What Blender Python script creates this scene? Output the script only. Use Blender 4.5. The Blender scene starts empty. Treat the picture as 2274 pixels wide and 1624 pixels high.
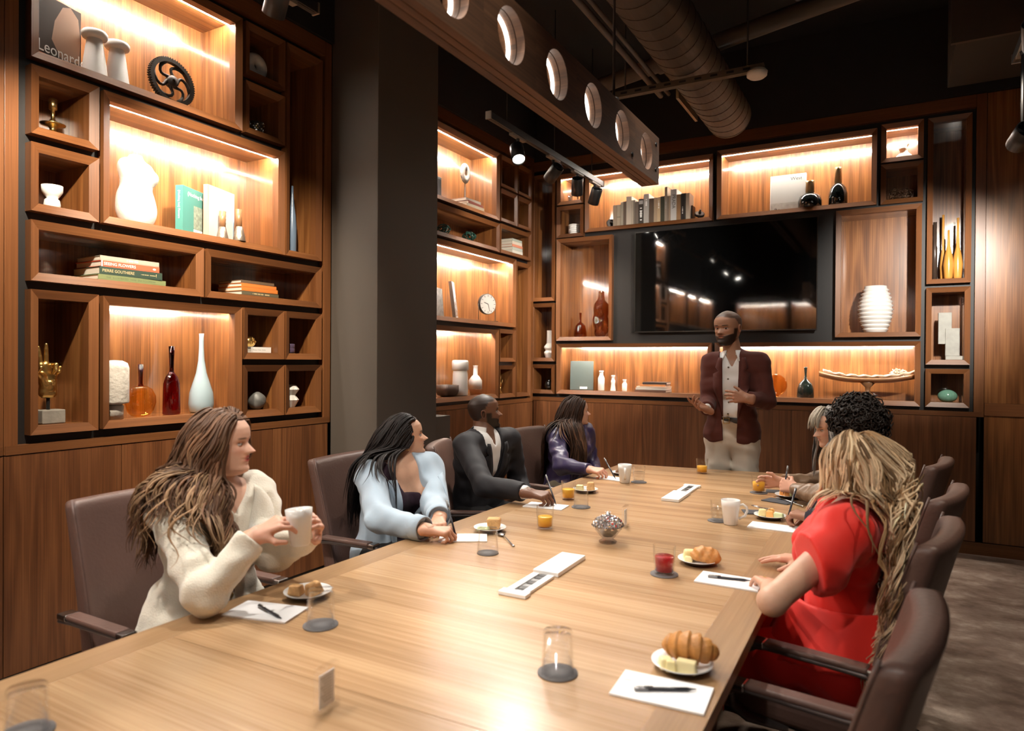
import bpy, bmesh, math, random
import numpy as np
from mathutils import Vector, Matrix, Quaternion
random.seed(7); RNG = np.random.default_rng(7)
PI = math.pi
sc = bpy.context.scene
COL = sc.collection

# ------------------------------------------------------------------ camera
YAW, PITCH, ROLL, FPX, CAMZ = 0.512991721, -0.00606981356, -0.00675866074, 1511.55687, 1.46
cy, sy = math.cos(YAW), math.sin(YAW)
fwd = np.array([-sy*math.cos(PITCH), cy*math.cos(PITCH), math.sin(PITCH)])
rgt = np.array([cy, sy, 0.0]); dwn = np.cross(fwd, rgt)
c_, s_ = math.cos(ROLL), math.sin(ROLL)
r2, d2 = c_*rgt + s_*dwn, -s_*rgt + c_*dwn
cam = bpy.data.cameras.new('camera'); camo = bpy.data.objects.new('camera', cam); COL.objects.link(camo)
camo.matrix_world = Matrix(((r2[0], -d2[0], -fwd[0], 0), (r2[1], -d2[1], -fwd[1], 0), (r2[2], -d2[2], -fwd[2], CAMZ), (0, 0, 0, 1)))
cam.sensor_width = 36; cam.sensor_fit = 'HORIZONTAL'; cam.lens = FPX*36/2274
cam.clip_start = 0.05
cam.dof.use_dof = True; cam.dof.focus_distance = 3.9; cam.dof.aperture_fstop = 2.8
sc.camera = camo

# ------------------------------------------------------------------ world, exposure
w = bpy.data.worlds.new('room_ambience'); sc.world = w; w.use_nodes = True
w.node_tree.nodes['Background'].inputs[0].default_value = (1.0, 0.86, 0.72, 1)
w.node_tree.nodes['Background'].inputs[1].default_value = 0.05
vs = sc.view_settings
sc.display_settings.display_device = 'sRGB'
vs.view_transform = 'Standard'; vs.look = 'None'; vs.gamma = 1; vs.use_curve_mapping = False
vs.exposure = 0.6
cyc = sc.cycles
cyc.use_denoising = True
cyc.max_bounces = 8; cyc.diffuse_bounces = 4; cyc.glossy_bounces = 4; cyc.transmission_bounces = 6; cyc.transparent_max_bounces = 16
cyc.caustics_reflective = False; cyc.caustics_refractive = False
cyc.sample_clamp_indirect = 6.0

def lamp(name, kind, loc, energy, color=(1, .93, .84), aim=None, size=.1, angle=60, blend=.6, shape=None, sy=None, parent=None):
    l = bpy.data.lights.new(name, kind); l.energy = energy; l.color = color
    if kind == 'SPOT': l.spot_size = math.radians(angle); l.spot_blend = blend; l.shadow_soft_size = size
    elif kind == 'AREA':
        l.size = size
        if sy: l.shape = 'RECTANGLE'; l.size_y = sy
    else: l.shadow_soft_size = size
    o = bpy.data.objects.new(name, l); COL.objects.link(o); o.location = loc
    if aim is not None:
        o.rotation_euler = (Vector(aim)-Vector(loc)).to_track_quat('-Z', 'Y').to_euler()
    if parent: o.parent = parent
    return o
# strength of the lamps in the room (track spots carry their own lamps, see track_spot)
LED = 310.0          # shelf light strips
SPOT_TABLE = 108.0   # added lamps and track spots over the table
SPOT_WALL = 34.0    # wall washers on the tracks
# added lamps without fixtures, unseen above the frame, to light table and faces
for q, (lx, ly, lz, tx, ty, e) in enumerate([(-2.1, 2.6, 3.75, -1.15, 1.2, 1.35), (-2.1, 3.9, 3.75, -1.05, 2.8, 1.1), (-2.1, 4.9, 3.75, -1.0, 3.9, .75),
                                     (-.84, 1.3, 3.3, -1.75, 1.9, .42), (-.84, 2.7, 3.3, -1.7, 3.4, .42), (.35, 2.9, 3.3, -.5, 3.6, .3), (-.80, 3.2, 3.4, -1.0, 4.8, .4), (-.6, .2, 3.7, -1.5, 1.5, .75), (-.35, -.3, 3.7, -.15, 1.9, .5)]):
    lamp('ceiling_spot', 'SPOT', (lx, ly, lz), SPOT_TABLE*e*1.35, aim=(tx, ty, .75), size=.06, angle=54, blend=.9)

# ------------------------------------------------------------------ helpers: objects
def L(o):
    COL.objects.link(o); return o
def tag(o, label=None, cat=None, group=None, kind=None):
    if label: o['label'] = label
    if cat: o['category'] = cat
    if group: o['group'] = group
    if kind: o['kind'] = kind
    return o
def thing(name, label, cat, loc=(0, 0, 0), rz=0, group=None, rot=None):
    o = L(bpy.data.objects.new(name, None)); o.location = loc; o.rotation_euler = rot if rot else (0, 0, rz)
    o.empty_display_size = .05
    return tag(o, label, cat, group)
def orth(d):
    d = Vector(d).normalized(); a = Vector((0, 0, 1)) if abs(d.z) < .9 else Vector((1, 0, 0))
    x = a.cross(d).normalized(); return x, d.cross(x)
class MB:
    """collects shapes, then links them as one mesh object; uv: u runs along the grain (metres)"""
    def __init__(s): s.v = []; s.f = []; s.uv = []; s.sm = []; s.mi = []
    def add(s, verts, faces, grain=2, mi=0, smooth=False, uv=None):
        b = len(s.v); s.v += [tuple(q) for q in verts]
        ox, oy = random.random()*20, random.random()*20
        for k, f in enumerate(faces):
            s.f.append([b+i for i in f]); s.sm.append(smooth); s.mi.append(mi)
            if uv: s.uv.append(uv[k]); continue
            P = [Vector(verts[i]) for i in f]
            n = (P[1]-P[0]).cross(P[2]-P[0]) if len(P) > 2 else Vector((0, 0, 1))
            if len(P) > 3: n = (P[2]-P[0]).cross(P[3]-P[1])
            if isinstance(grain, int): g = Vector((0, 0, 0)); g[grain] = 1
            else: g = Vector(grain)
            n.normalize() if n.length > 1e-12 else None
            if abs(n.dot(g)) > .9: g = Vector((g.y, g.z, g.x))
            g = (g-n*n.dot(g)).normalized(); h = n.cross(g)
            s.uv.append([(p.dot(g)+ox, p.dot(h)+oy) for p in P])
        return s
    def box(s, c, d, M=None, grain=2, mi=0):
        x, y, z = [q/2 for q in d]
        V = [Vector((a*x, b*y, e*z)) for a in (-1, 1) for b in (-1, 1) for e in (-1, 1)]
        if M is not None: V = [M @ q for q in V]
        V = [q+Vector(c) for q in V]
        return s.add(V, [(0, 1, 3, 2), (4, 6, 7, 5), (0, 4, 5, 1), (2, 3, 7, 6), (0, 2, 6, 4), (1, 5, 7, 3)], grain, mi)
    def lathe(s, prof, n=24, o=(0, 0, 0), ax=(0, 0, 1), mi=0, sx=1, sy_=1, smooth=True, caps=True, lobes=0, amp=0):
        z = Vector(ax).normalized(); x, y = orth(z) if abs(z.z) < .999 else (Vector((1, 0, 0)), Vector((0, 1, 0))*(1 if z.z > 0 else -1))
        V = []; F = []
        for r, h in prof:
            for k in range(n):
                a = 2*PI*k/n; rr = r*(1+amp*math.cos(lobes*a)) if lobes else r
                V.append(Vector(o)+x*(rr*math.cos(a)*sx)+y*(rr*math.sin(a)*sy_)+z*h)
        m = len(prof)
        for i in range(m-1):
            for k in range(n):
                F.append((i*n+k, i*n+(k+1) % n, (i+1)*n+(k+1) % n, (i+1)*n+k))
        if caps:
            if prof[0][0] > 1e-4: F.append(tuple(range(n-1, -1, -1)))
            if prof[-1][0] > 1e-4: F.append(tuple((m-1)*n+k for k in range(n)))
        return s.add(V, F, 2, mi, smooth)
    def tube(s, pts, r, n=8, closed=False, mi=0, flat=1.0, smooth=True, up=None):
        P = [Vector(p) for p in pts]; m = len(P); V = []; F = []
        R = r if isinstance(r, (list, tuple)) else [r]*m
        t0 = (P[1]-P[0]).normalized(); x = None
        for i in range(m):
            if closed: t = (P[(i+1) % m]-P[i-1]).normalized()
            else: t = (P[min(i+1, m-1)]-P[max(i-1, 0)]).normalized()
            if x is None:
                x = orth(t)[0] if up is None else (Vector(up)-t*t.dot(Vector(up))).normalized()
            else:
                x = (x-t*x.dot(t)).normalized()
            y = t.cross(x)
            for k in range(n):
                a = 2*PI*k/n; V.append(P[i]+x*(R[i]*flat*math.cos(a))+y*(R[i]*math.sin(a)))
        for i in range(m if closed else m-1):
            j = (i+1) % m
            for k in range(n): F.append((i*n+k, i*n+(k+1) % n, j*n+(k+1) % n, j*n+k))
        if not closed: F += [tuple(range(n-1, -1, -1)), tuple((m-1)*n+k for k in range(n))]
        return s.add(V, F, 2, mi, smooth)
    def prism(s, poly, o, ux, uy, depth, mi=0, grain=2, smooth=False):
        """polygon (list of 2d) in plane o,ux,uy extruded by vector depth"""
        o, ux, uy, dv = Vector(o), Vector(ux), Vector(uy), Vector(depth); n = len(poly)
        V = [o+ux*a+uy*b for a, b in poly]+[o+ux*a+uy*b+dv for a, b in poly]
        F = [tuple(range(n-1, -1, -1)), tuple(range(n, 2*n))]+[(k, (k+1) % n, n+(k+1) % n, n+k) for k in range(n)]
        return s.add(V, F, grain, mi, smooth)
    def ball(s, c, r, n=12, m=8, M=None, mi=0, jit=0):
        r = (r, r, r) if not isinstance(r, (tuple, list)) else r
        V = []; F = []
        for i in range(m+1):
            t = PI*i/m
            for k in range(n):
                a = 2*PI*k/n; j = 1+random.uniform(-jit, jit) if 0 < i < m else 1
                q = Vector((r[0]*math.sin(t)*math.cos(a)*j, r[1]*math.sin(t)*math.sin(a)*j, r[2]*math.cos(t)*j))
                V.append((M @ q if M is not None else q)+Vector(c))
        for i in range(m):
            for k in range(n): F.append((i*n+k, (i+1)*n+k, (i+1)*n+(k+1) % n, i*n+(k+1) % n))
        return s.add(V, F, 2, mi, True)
    def build(s, name, mat, parent=None, loc=None, bevel=0, rot=None, off=None, auto=None, seg=2, sub=0):
        me = bpy.data.meshes.new(name)
        v = s.v if off is None else [(a-off[0], b-off[1], c-off[2]) for a, b, c in s.v]
        me.from_pydata(v, [], s.f)
        mats = mat if isinstance(mat, (list, tuple)) else [mat]
        for m in mats: me.materials.append(m)
        lay = me.uv_layers.new(name='UVMap'); flat = [c for f in s.uv for q in f for c in q]
        if len(flat) == 2*len(me.loops): lay.data.foreach_set('uv', flat)
        me.polygons.foreach_set('use_smooth', s.sm); me.polygons.foreach_set('material_index', s.mi)
        me.update()
        o = L(bpy.data.objects.new(name, me))
        if parent: o.parent = parent
        if loc is not None: o.location = loc
        if rot is not None: o.rotation_euler = rot
        if bevel:
            b = o.modifiers.new('edge', 'BEVEL'); b.width = bevel; b.segments = seg; b.limit_method = 'ANGLE'; b.angle_limit = .6
        if sub:
            b = o.modifiers.new('soft', 'SUBSURF'); b.levels = sub; b.render_levels = sub
        return o
def part(name, mb, mat, parent, world=False, **k):
    return mb.build(name, mat, parent, off=(tuple(parent.location) if world else None), **k)
def single(name, mb, mat, label, cat, loc=(0, 0, 0), group=None, rz=0, **k):
    o = mb.build(name, mat, None, loc=loc, rot=(0, 0, rz), **k); return tag(o, label, cat, group)
def structure(name, mb, mat, **k):
    o = mb.build(name, mat, None, **k); o['kind'] = 'structure'; return o
def copy_tree(o, parent=None):
    c = o.copy(); COL.objects.link(c)
    if parent: c.parent = parent
    for ch in o.children: copy_tree(ch, c)
    return c
def text(body, size, mat, parent, M, name='lettering', align='LEFT', ext=0.0002, sx=1.0, space=1.0):
    cu = bpy.data.curves.new(name, 'FONT'); cu.body = body; cu.size = size; cu.extrude = ext; cu.align_x = align; cu.align_y = 'CENTER'
    cu.space_character = space; cu.resolution_u = 3
    cu.materials.append(mat); tmp = bpy.data.objects.new(name, cu)
    me = bpy.data.meshes.new_from_object(tmp); bpy.data.objects.remove(tmp); me.materials.clear(); me.materials.append(mat)
    o = L(bpy.data.objects.new(name, me)); o.parent = parent
    o.matrix_local = M @ Matrix.Diagonal((sx, 1, 1, 1)); return o
def frame_M(o, x, y):
    x = Vector(x).normalized(); y = Vector(y).normalized(); z = x.cross(y); o = Vector(o)
    return Matrix(((x.x, y.x, z.x, o.x), (x.y, y.y, z.y, o.y), (x.z, y.z, z.z, o.z), (0, 0, 0, 1)))

# ------------------------------------------------------------------ helpers: materials
def newmat(name):
    m = bpy.data.materials.new(name); m.use_nodes = True; nt = m.node_tree
    return m, nt, nt.nodes['Principled BSDF']
def nd(nt, t, **k):
    n = nt.nodes.new(t)
    for a, b in k.items(): setattr(n, a, b)
    return n
def plain(name, col, rough=.5, metal=0, spec=.5, bump=0, bscale=60, var=0, vscale=8, coat=0, sheen=0, emit=0, trans=0, sss=0, bstretch=None):
    m, nt, b = newmat(name)
    b.inputs['Base Color'].default_value = (*col, 1); b.inputs['Roughness'].default_value = rough; b.inputs['Metallic'].default_value = metal
    b.inputs['Specular IOR Level'].default_value = spec; b.inputs['Coat Weight'].default_value = coat; b.inputs['Sheen Weight'].default_value = sheen
    b.inputs['Transmission Weight'].default_value = trans
    if sss: b.inputs['Subsurface Weight'].default_value = sss; b.inputs['Subsurface Radius'].default_value = (.012, .004, .002)
    if emit: b.inputs['Emission Color'].default_value = (*col, 1); b.inputs['Emission Strength'].default_value = emit
    if bump or var:
        tc = nd(nt, 'ShaderNodeTexCoord')
    if var:
        n = nd(nt, 'ShaderNodeTexNoise'); n.inputs['Scale'].default_value = vscale; n.inputs['Detail'].default_value = 5
        nt.links.new(tc.outputs['Object'], n.inputs['Vector'])
        mx = nd(nt, 'ShaderNodeMix', data_type='RGBA'); mx.inputs['A'].default_value = (*[c*(1-var) for c in col], 1); mx.inputs['B'].default_value = (*[min(1, c*(1+var)) for c in col], 1)
        nt.links.new(n.outputs[0], mx.inputs['Factor']); nt.links.new(mx.outputs['Result'], b.inputs['Base Color'])
    if bump:
        n = nd(nt, 'ShaderNodeTexNoise'); n.inputs['Scale'].default_value = bscale; n.inputs['Detail'].default_value = 4
        src = tc.outputs['Object']
        if bstretch:
            mp = nd(nt, 'ShaderNodeMapping'); mp.inputs['Scale'].default_value = bstretch; nt.links.new(src, mp.inputs['Vector']); src = mp.outputs[0]
        nt.links.new(src, n.inputs['Vector'])
        bp = nd(nt, 'ShaderNodeBump'); bp.inputs['Strength'].default_value = bump; bp.inputs['Distance'].default_value = .01
        nt.links.new(n.outputs[0], bp.inputs['Height']); nt.links.new(bp.outputs[0], b.inputs['Normal'])
    return m
def wood(name, dark, mid, light, rough=.32, lines=34, su=.55, sv=5.0, coat=0, contrast=1.0, tone=.25, bump=.03, objrand=True):
    """veneer: contour lines of a stretched noise field (cathedral figure) plus fine fibres; u along the grain"""
    m, nt, b = newmat(name); lk = nt.links.new
    uv = nd(nt, 'ShaderNodeUVMap'); sep = nd(nt, 'ShaderNodeSeparateXYZ'); lk(uv.outputs[0], sep.inputs[0])
    oi = nd(nt, 'ShaderNodeObjectInfo'); off = nd(nt, 'ShaderNodeMath', operation='MULTIPLY'); off.inputs[1].default_value = 37.0 if objrand else 0; lk(oi.outputs['Random'], off.inputs[0])
    def comb(a, bb):
        c = nd(nt, 'ShaderNodeCombineXYZ')
        for k, (src, f) in enumerate(((0, a), (1, bb))):
            mm = nd(nt, 'ShaderNodeMath', operation='MULTIPLY'); mm.inputs[1].default_value = f; lk(sep.outputs[src], mm.inputs[0]); lk(mm.outputs[0], c.inputs[k])
        lk(off.outputs[0], c.inputs[2]); return c
    n1 = nd(nt, 'ShaderNodeTexNoise'); n1.inputs['Scale'].default_value = 1; n1.inputs['Detail'].default_value = 2.5; n1.inputs['Roughness'].default_value = .45; lk(comb(su, sv).outputs[0], n1.inputs['Vector'])
    mu = nd(nt, 'ShaderNodeMath', operation='MULTIPLY'); mu.inputs[1].default_value = lines; lk(n1.outputs[0], mu.inputs[0])
    sn = nd(nt, 'ShaderNodeMath', operation='SINE'); lk(mu.outputs[0], sn.inputs[0])
    n2 = nd(nt, 'ShaderNodeTexNoise'); n2.inputs['Scale'].default_value = 1; n2.inputs['Detail'].default_value = 4; lk(comb(2.2, 150).outputs[0], n2.inputs['Vector'])
    n3 = nd(nt, 'ShaderNodeTexNoise'); n3.inputs['Scale'].default_value = 1; n3.inputs['Detail'].default_value = 2; lk(comb(.5, 9).outputs[0], n3.inputs['Vector'])
    a1 = nd(nt, 'ShaderNodeMath', operation='MULTIPLY_ADD'); a1.inputs[1].default_value = .11*contrast; a1.inputs[2].default_value = -.02; lk(sn.outputs[0], a1.inputs[0])
    a2 = nd(nt, 'ShaderNodeMath', operation='MULTIPLY_ADD'); a2.inputs[1].default_value = .8*contrast; lk(n2.outputs[0], a2.inputs[0]); lk(a1.outputs[0], a2.inputs[2])
    a3 = nd(nt, 'ShaderNodeMath', operation='MULTIPLY_ADD'); a3.inputs[1].default_value = .5*contrast; lk(n3.outputs[0], a3.inputs[0]); lk(a2.outputs[0], a3.inputs[2])
    ad = nd(nt, 'ShaderNodeMath', operation='ADD'); ad.inputs[1].default_value = .5-.63*contrast; lk(a3.outputs[0], ad.inputs[0])
    rp = nd(nt, 'ShaderNodeValToRGB'); e = rp.color_ramp.elements
    e[0].position = .12; e[0].color = (*dark, 1); e[1].position = .9; e[1].color = (*light, 1); q = e.new(.5); q.color = (*mid, 1)
    lk(ad.outputs[0], rp.inputs[0])
    hv = nd(nt, 'ShaderNodeHueSaturation'); lk(rp.outputs[0], hv.inputs['Color'])
    tv = nd(nt, 'ShaderNodeMath', operation='MULTIPLY_ADD'); tv.inputs[1].default_value = tone; tv.inputs[2].default_value = 1-tone/2; lk(oi.outputs['Random'], tv.inputs[0]); lk(tv.outputs[0], hv.inputs['Value'])
    lk(hv.outputs[0], b.inputs['Base Color'])
    b.inputs['Roughness'].default_value = rough; b.inputs['Coat Weight'].default_value = coat; b.inputs['Coat Roughness'].default_value = .14
    if bump:
        bp = nd(nt, 'ShaderNodeBump'); bp.inputs['Strength'].default_value = bump; bp.inputs['Distance'].default_value = .004
        lk(n2.outputs[0], bp.inputs['Height']); lk(bp.outputs[0], b.inputs['Normal'])
    return m
def thin_glass(name, tint=(1, 1, 1), ior=1.45, rough=.02, boost=1.0):
    """thin pane of clear or tinted glass: see-through, with the mirror share of a dielectric"""
    m, nt, b = newmat(name); lk = nt.links.new; nt.nodes.remove(b); out = nt.nodes['Material Output']
    t = nd(nt, 'ShaderNodeBsdfTransparent'); t.inputs[0].default_value = (*tint, 1)
    g = nd(nt, 'ShaderNodeBsdfGlossy'); g.inputs['Roughness'].default_value = rough
    lw = nd(nt, 'ShaderNodeLayerWeight'); lw.inputs['Blend'].default_value = .5
    pw = nd(nt, 'ShaderNodeMath', operation='POWER'); pw.inputs[1].default_value = 4.6; lk(lw.outputs['Facing'], pw.inputs[0])
    f0 = ((ior-1)/(ior+1))**2*boost
    mu = nd(nt, 'ShaderNodeMath', operation='MULTIPLY_ADD'); mu.inputs[1].default_value = (1-f0)*.65; mu.inputs[2].default_value = f0; mu.use_clamp = True; lk(pw.outputs[0], mu.inputs[0])
    mx = nd(nt, 'ShaderNodeMixShader'); lk(mu.outputs[0], mx.inputs[0]); lk(t.outputs[0], mx.inputs[1]); lk(g.outputs[0], mx.inputs[2])
    lk(mx.outputs[0], out.inputs['Surface']); return m
def attr_mat(name, rough=.5, sss=0, noise=0, nscale=120, spec=.4, aniso=False, bump=0, bscale=200):
    m, nt, b = newmat(name); lk = nt.links.new
    a = nd(nt, 'ShaderNodeAttribute'); a.attribute_name = 'Col'
    src = a.outputs['Color']
    if noise:
        tc = nd(nt, 'ShaderNodeTexCoord'); n = nd(nt, 'ShaderNodeTexNoise'); n.inputs['Scale'].default_value = nscale; n.inputs['Detail'].default_value = 3
        lk(tc.outputs['Object'], n.inputs['Vector']); hv = nd(nt, 'ShaderNodeHueSaturation'); lk(src, hv.inputs['Color'])
        tv = nd(nt, 'ShaderNodeMath', operation='MULTIPLY_ADD'); tv.inputs[1].default_value = noise*2; tv.inputs[2].default_value = 1-noise; lk(n.outputs[0], tv.inputs[0]); lk(tv.outputs[0], hv.inputs['Value']); src = hv.outputs[0]
    lk(src, b.inputs['Base Color']); b.inputs['Roughness'].default_value = rough; b.inputs['Specular IOR Level'].default_value = spec
    if sss: b.inputs['Subsurface Weight'].default_value = sss; b.inputs['Subsurface Radius'].default_value = (.01, .004, .002); b.inputs['Subsurface Scale'].default_value = .6
    return m
def emis(name, col, s):
    m, nt, b = newmat(name); b.inputs['Base Color'].default_value = (0, 0, 0, 1); b.inputs['Emission Color'].default_value = (*col, 1); b.inputs['Emission Strength'].default_value = s; return m

WAL = wood('walnut_veneer', (.085, .029, .0085), (.215, .083, .026), (.36, .158, .054), rough=.34, tone=.25, lines=40, sv=7, coat=.12)
WALN = wood('walnut_niche_veneer', (.085, .028, .0075), (.22, .083, .024), (.37, .158, .050), rough=.34, tone=.25, lines=40, sv=7, coat=1.0, contrast=1.15)
WALN.node_tree.nodes['Principled BSDF'].inputs['Coat IOR'].default_value = 2.1; WALN.node_tree.nodes['Principled BSDF'].inputs['Coat Roughness'].default_value = .11
WALC = wood('cabinet_veneer', (.068, .024, .0095), (.155, .058, .021), (.265, .11, .042), rough=.4, tone=.2, lines=34, sv=9)
WALD = wood('walnut_solid', (.080, .028, .0095), (.155, .058, .019), (.25, .102, .037), rough=.38, lines=18, tone=.25, contrast=.8)
TABW = wood('table_veneer', (.24, .135, .062), (.385, .232, .118), (.51, .335, .185), rough=.27, lines=16, su=.30, sv=8, tone=.16, contrast=1.25, bump=.01)
TABE = wood('table_edge_wood', (.19, .10, .045), (.30, .175, .085), (.42, .265, .14), rough=.3, lines=16, tone=.1, contrast=.8, bump=.01)
BEAMW = wood('beam_wood', (.055, .025, .011), (.125, .056, .025), (.20, .096, .045), rough=.55, lines=30, tone=.1)
BLACK = plain('black_laminate', (.012, .0105, .010), .55)
DARKPAINT = plain('dark_paint', (.014, .011, .010), .8)
COLPAINT = plain('taupe_paint', (.088, .073, .060), .75, bump=.02, bscale=120)
LEDM = emis('led_strip', (1, .92, .80), LED)
WHITEC = plain('white_ceramic', (.80, .79, .76), .35)
WHITEM = plain('matte_white', (.82, .80, .76), .65)
BRASS = plain('brass', (.62, .43, .17), .25, metal=1)
GOLD = plain('gilded', (.70, .46, .16), .3, metal=1, bump=.15, bscale=30)
STEEL = plain('steel', (.62, .61, .60), .22, metal=1)
DKMETAL = plain('dark_metal', (.03, .028, .027), .45, metal=.6)
BLKPL = plain('black_plastic', (.013, .013, .014), .4)
IRON = plain('iron', (.035, .028, .024), .45, metal=.7)
PAPER = plain('paper', (.86, .86, .87), .7)
PAGES = plain('book_pages', (.72, .67, .58), .8, bump=.3, bscale=10, bstretch=(1, 1, 60))
# ------------------------------------------------------------------ the room shell
XL, YB = -3.29, 6.29
def carpet():
    m, nt, b = newmat('carpet'); lk = nt.links.new
    tc = nd(nt, 'ShaderNodeTexCoord'); mp = nd(nt, 'ShaderNodeMapping'); mp.inputs['Scale'].default_value = (1.5, 1.9, 1); lk(tc.outputs['Object'], mp.inputs['Vector'])
    n = nd(nt, 'ShaderNodeTexNoise'); n.inputs['Scale'].default_value = 2.2; n.inputs['Detail'].default_value = 8; n.inputs['Roughness'].default_value = .65; n.inputs['Distortion'].default_value = .15; lk(mp.outputs[0], n.inputs['Vector'])
    r = nd(nt, 'ShaderNodeValToRGB'); e = r.color_ramp.elements
    e[0].position = .36; e[0].color = (.20, .135, .105, 1); e[1].position = .68; e[1].color = (.58, .47, .39, 1); q = e.new(.52); q.color = (.34, .25, .20, 1)
    lk(n.outputs[0], r.inputs[0]); lk(r.outputs[0], b.inputs['Base Color']); b.inputs['Roughness'].default_value = .95; b.inputs['Specular IOR Level'].default_value = .1
    f = nd(nt, 'ShaderNodeTexNoise'); f.inputs['Scale'].default_value = 260; lk(tc.outputs['Object'], f.inputs['Vector'])
    bp = nd(nt, 'ShaderNodeBump'); bp.inputs['Strength'].default_value = .5; bp.inputs['Distance'].default_value = .006; lk(f.outputs[0], bp.inputs['Height']); lk(bp.outputs[0], b.inputs['Normal'])
    return m
CEIL = 4.25
structure('floor', MB().box((-.55, 1.9, -.05), (6.7, 9.7, .1)), carpet())
structure('ceiling', MB().box((-.55, 1.9, CEIL+.05), (6.7, 9.7, .1)), plain('black_ceiling', (.006, .0055, .005), .9))
structure('wall_left', MB().box((-3.75, 1.9, CEIL/2), (.12, 9.7, CEIL)).box((-3.48, 1.9, 3.565+(CEIL-3.565)/2), (.42, 9.7, CEIL-3.565)), DARKPAINT)
structure('wall_back', MB().box((-.55, 6.72, CEIL/2), (6.7, .1, CEIL)).box((-.55, 6.48, 3.535+(CEIL-3.535)/2), (6.6, .4, CEIL-3.535)), DARKPAINT)
structure('wall_right', MB().box((2.75, 1.9, CEIL/2), (.1, 9.7, CEIL)), DARKPAINT)
structure('wall_rear', MB().box((-.55, -2.9, CEIL/2), (6.7, .1, CEIL)), DARKPAINT)
structure('pillar', MB().box((-3.09, 3.695, CEIL/2), (.4, .65, CEIL)), COLPAINT, bevel=.004)
structure('trim_1', MB().box((-3.10, 4.131, .525), (.36, .218, 1.05)), COLPAINT)

# ------------------------------------------------------------------ bookcases
def W(wall, a, d, z): return Vector((XL-d, a, z)) if wall == 'L' else Vector((a, YB+d, z)) if wall == 'B' else Vector((a, -2.5-d, z))
def wbox(mb, wall, a0, a1, d0, d1, z0, z1, grain=2):
    p, q = W(wall, a0, d0, z0), W(wall, a1, d1, z1)
    g = grain if grain == 2 else (1 if wall == 'L' else 0)
    return mb.box((p+q)/2, [abs(c) for c in (q-p)], grain=g)
NICHES = []
def niche(wall, a0, a1, z0, z1, label, lit=False, depth=.30, fw=.038):
    root = thing('display_niche', label, 'shelf niche', W(wall, (a0+a1)/2, 0, z0), group='walnut niches of the '+dict(L='left', B='back', R='rear')[wall]+' bookcases')
    NICHES.append((wall, a0, a1, z0, z1)); ga = 1 if wall == 'L' else 0
    O = [(a0, z0), (a1, z0), (a1, z1), (a0, z1)]; I = [(a0+fw, z0+fw), (a1-fw, z0+fw), (a1-fw, z1-fw), (a0+fw, z1-fw)]
    for k in range(4):
        j = (k+1) % 4
        V = [W(wall, *q) for q in ((O[k][0], -.006, O[k][1]), (O[j][0], -.006, O[j][1]), (I[j][0], .010, I[j][1]), (I[k][0], .010, I[k][1]),
                                   (O[k][0], .06, O[k][1]), (O[j][0], .06, O[j][1]), (I[j][0], .06, I[j][1]), (I[k][0], .06, I[k][1]))]
        part('frame_rail', MB().add(V, [(0, 1, 2, 3), (4, 7, 6, 5), (0, 4, 5, 1), (3, 2, 6, 7), (0, 3, 7, 4), (1, 5, 6, 2)], grain=(ga if k % 2 == 0 else 2)), WALD, root, True)
    t = .012; b0, b1, y0, y1 = a0+fw, a1-fw, z0+fw, z1-fw
    if lit: y1 += .016 if z1 < 1.8 else .008      # the strip of the low niches hides behind the top rail
    part('back_panel', wbox(MB(), wall, b0-t, b1+t, depth, depth+t, y0-t, y1+t), WALN, root, True)
    for s in (0, 1):
        part('side_panel', wbox(MB(), wall, *((b0-t, b0) if s == 0 else (b1, b1+t)), .0602, depth, y0-t, y1+t), WALN, root, True)
        part('shelf_panel', wbox(MB(), wall, b0, b1, .0602, depth, *((y0-t, y0) if s == 0 else (y1, y1+t)), grain=1), WALN, root, True)
    if lit:
        part('light_strip', wbox(MB(), wall, b0+.004, b1-.004, *((.061, .071, y1-.0075, y1-.001) if z1 > 1.8 else (.064, .069, y1-.006, y1-.001))), LEDM, root, True)
    return root
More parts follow.
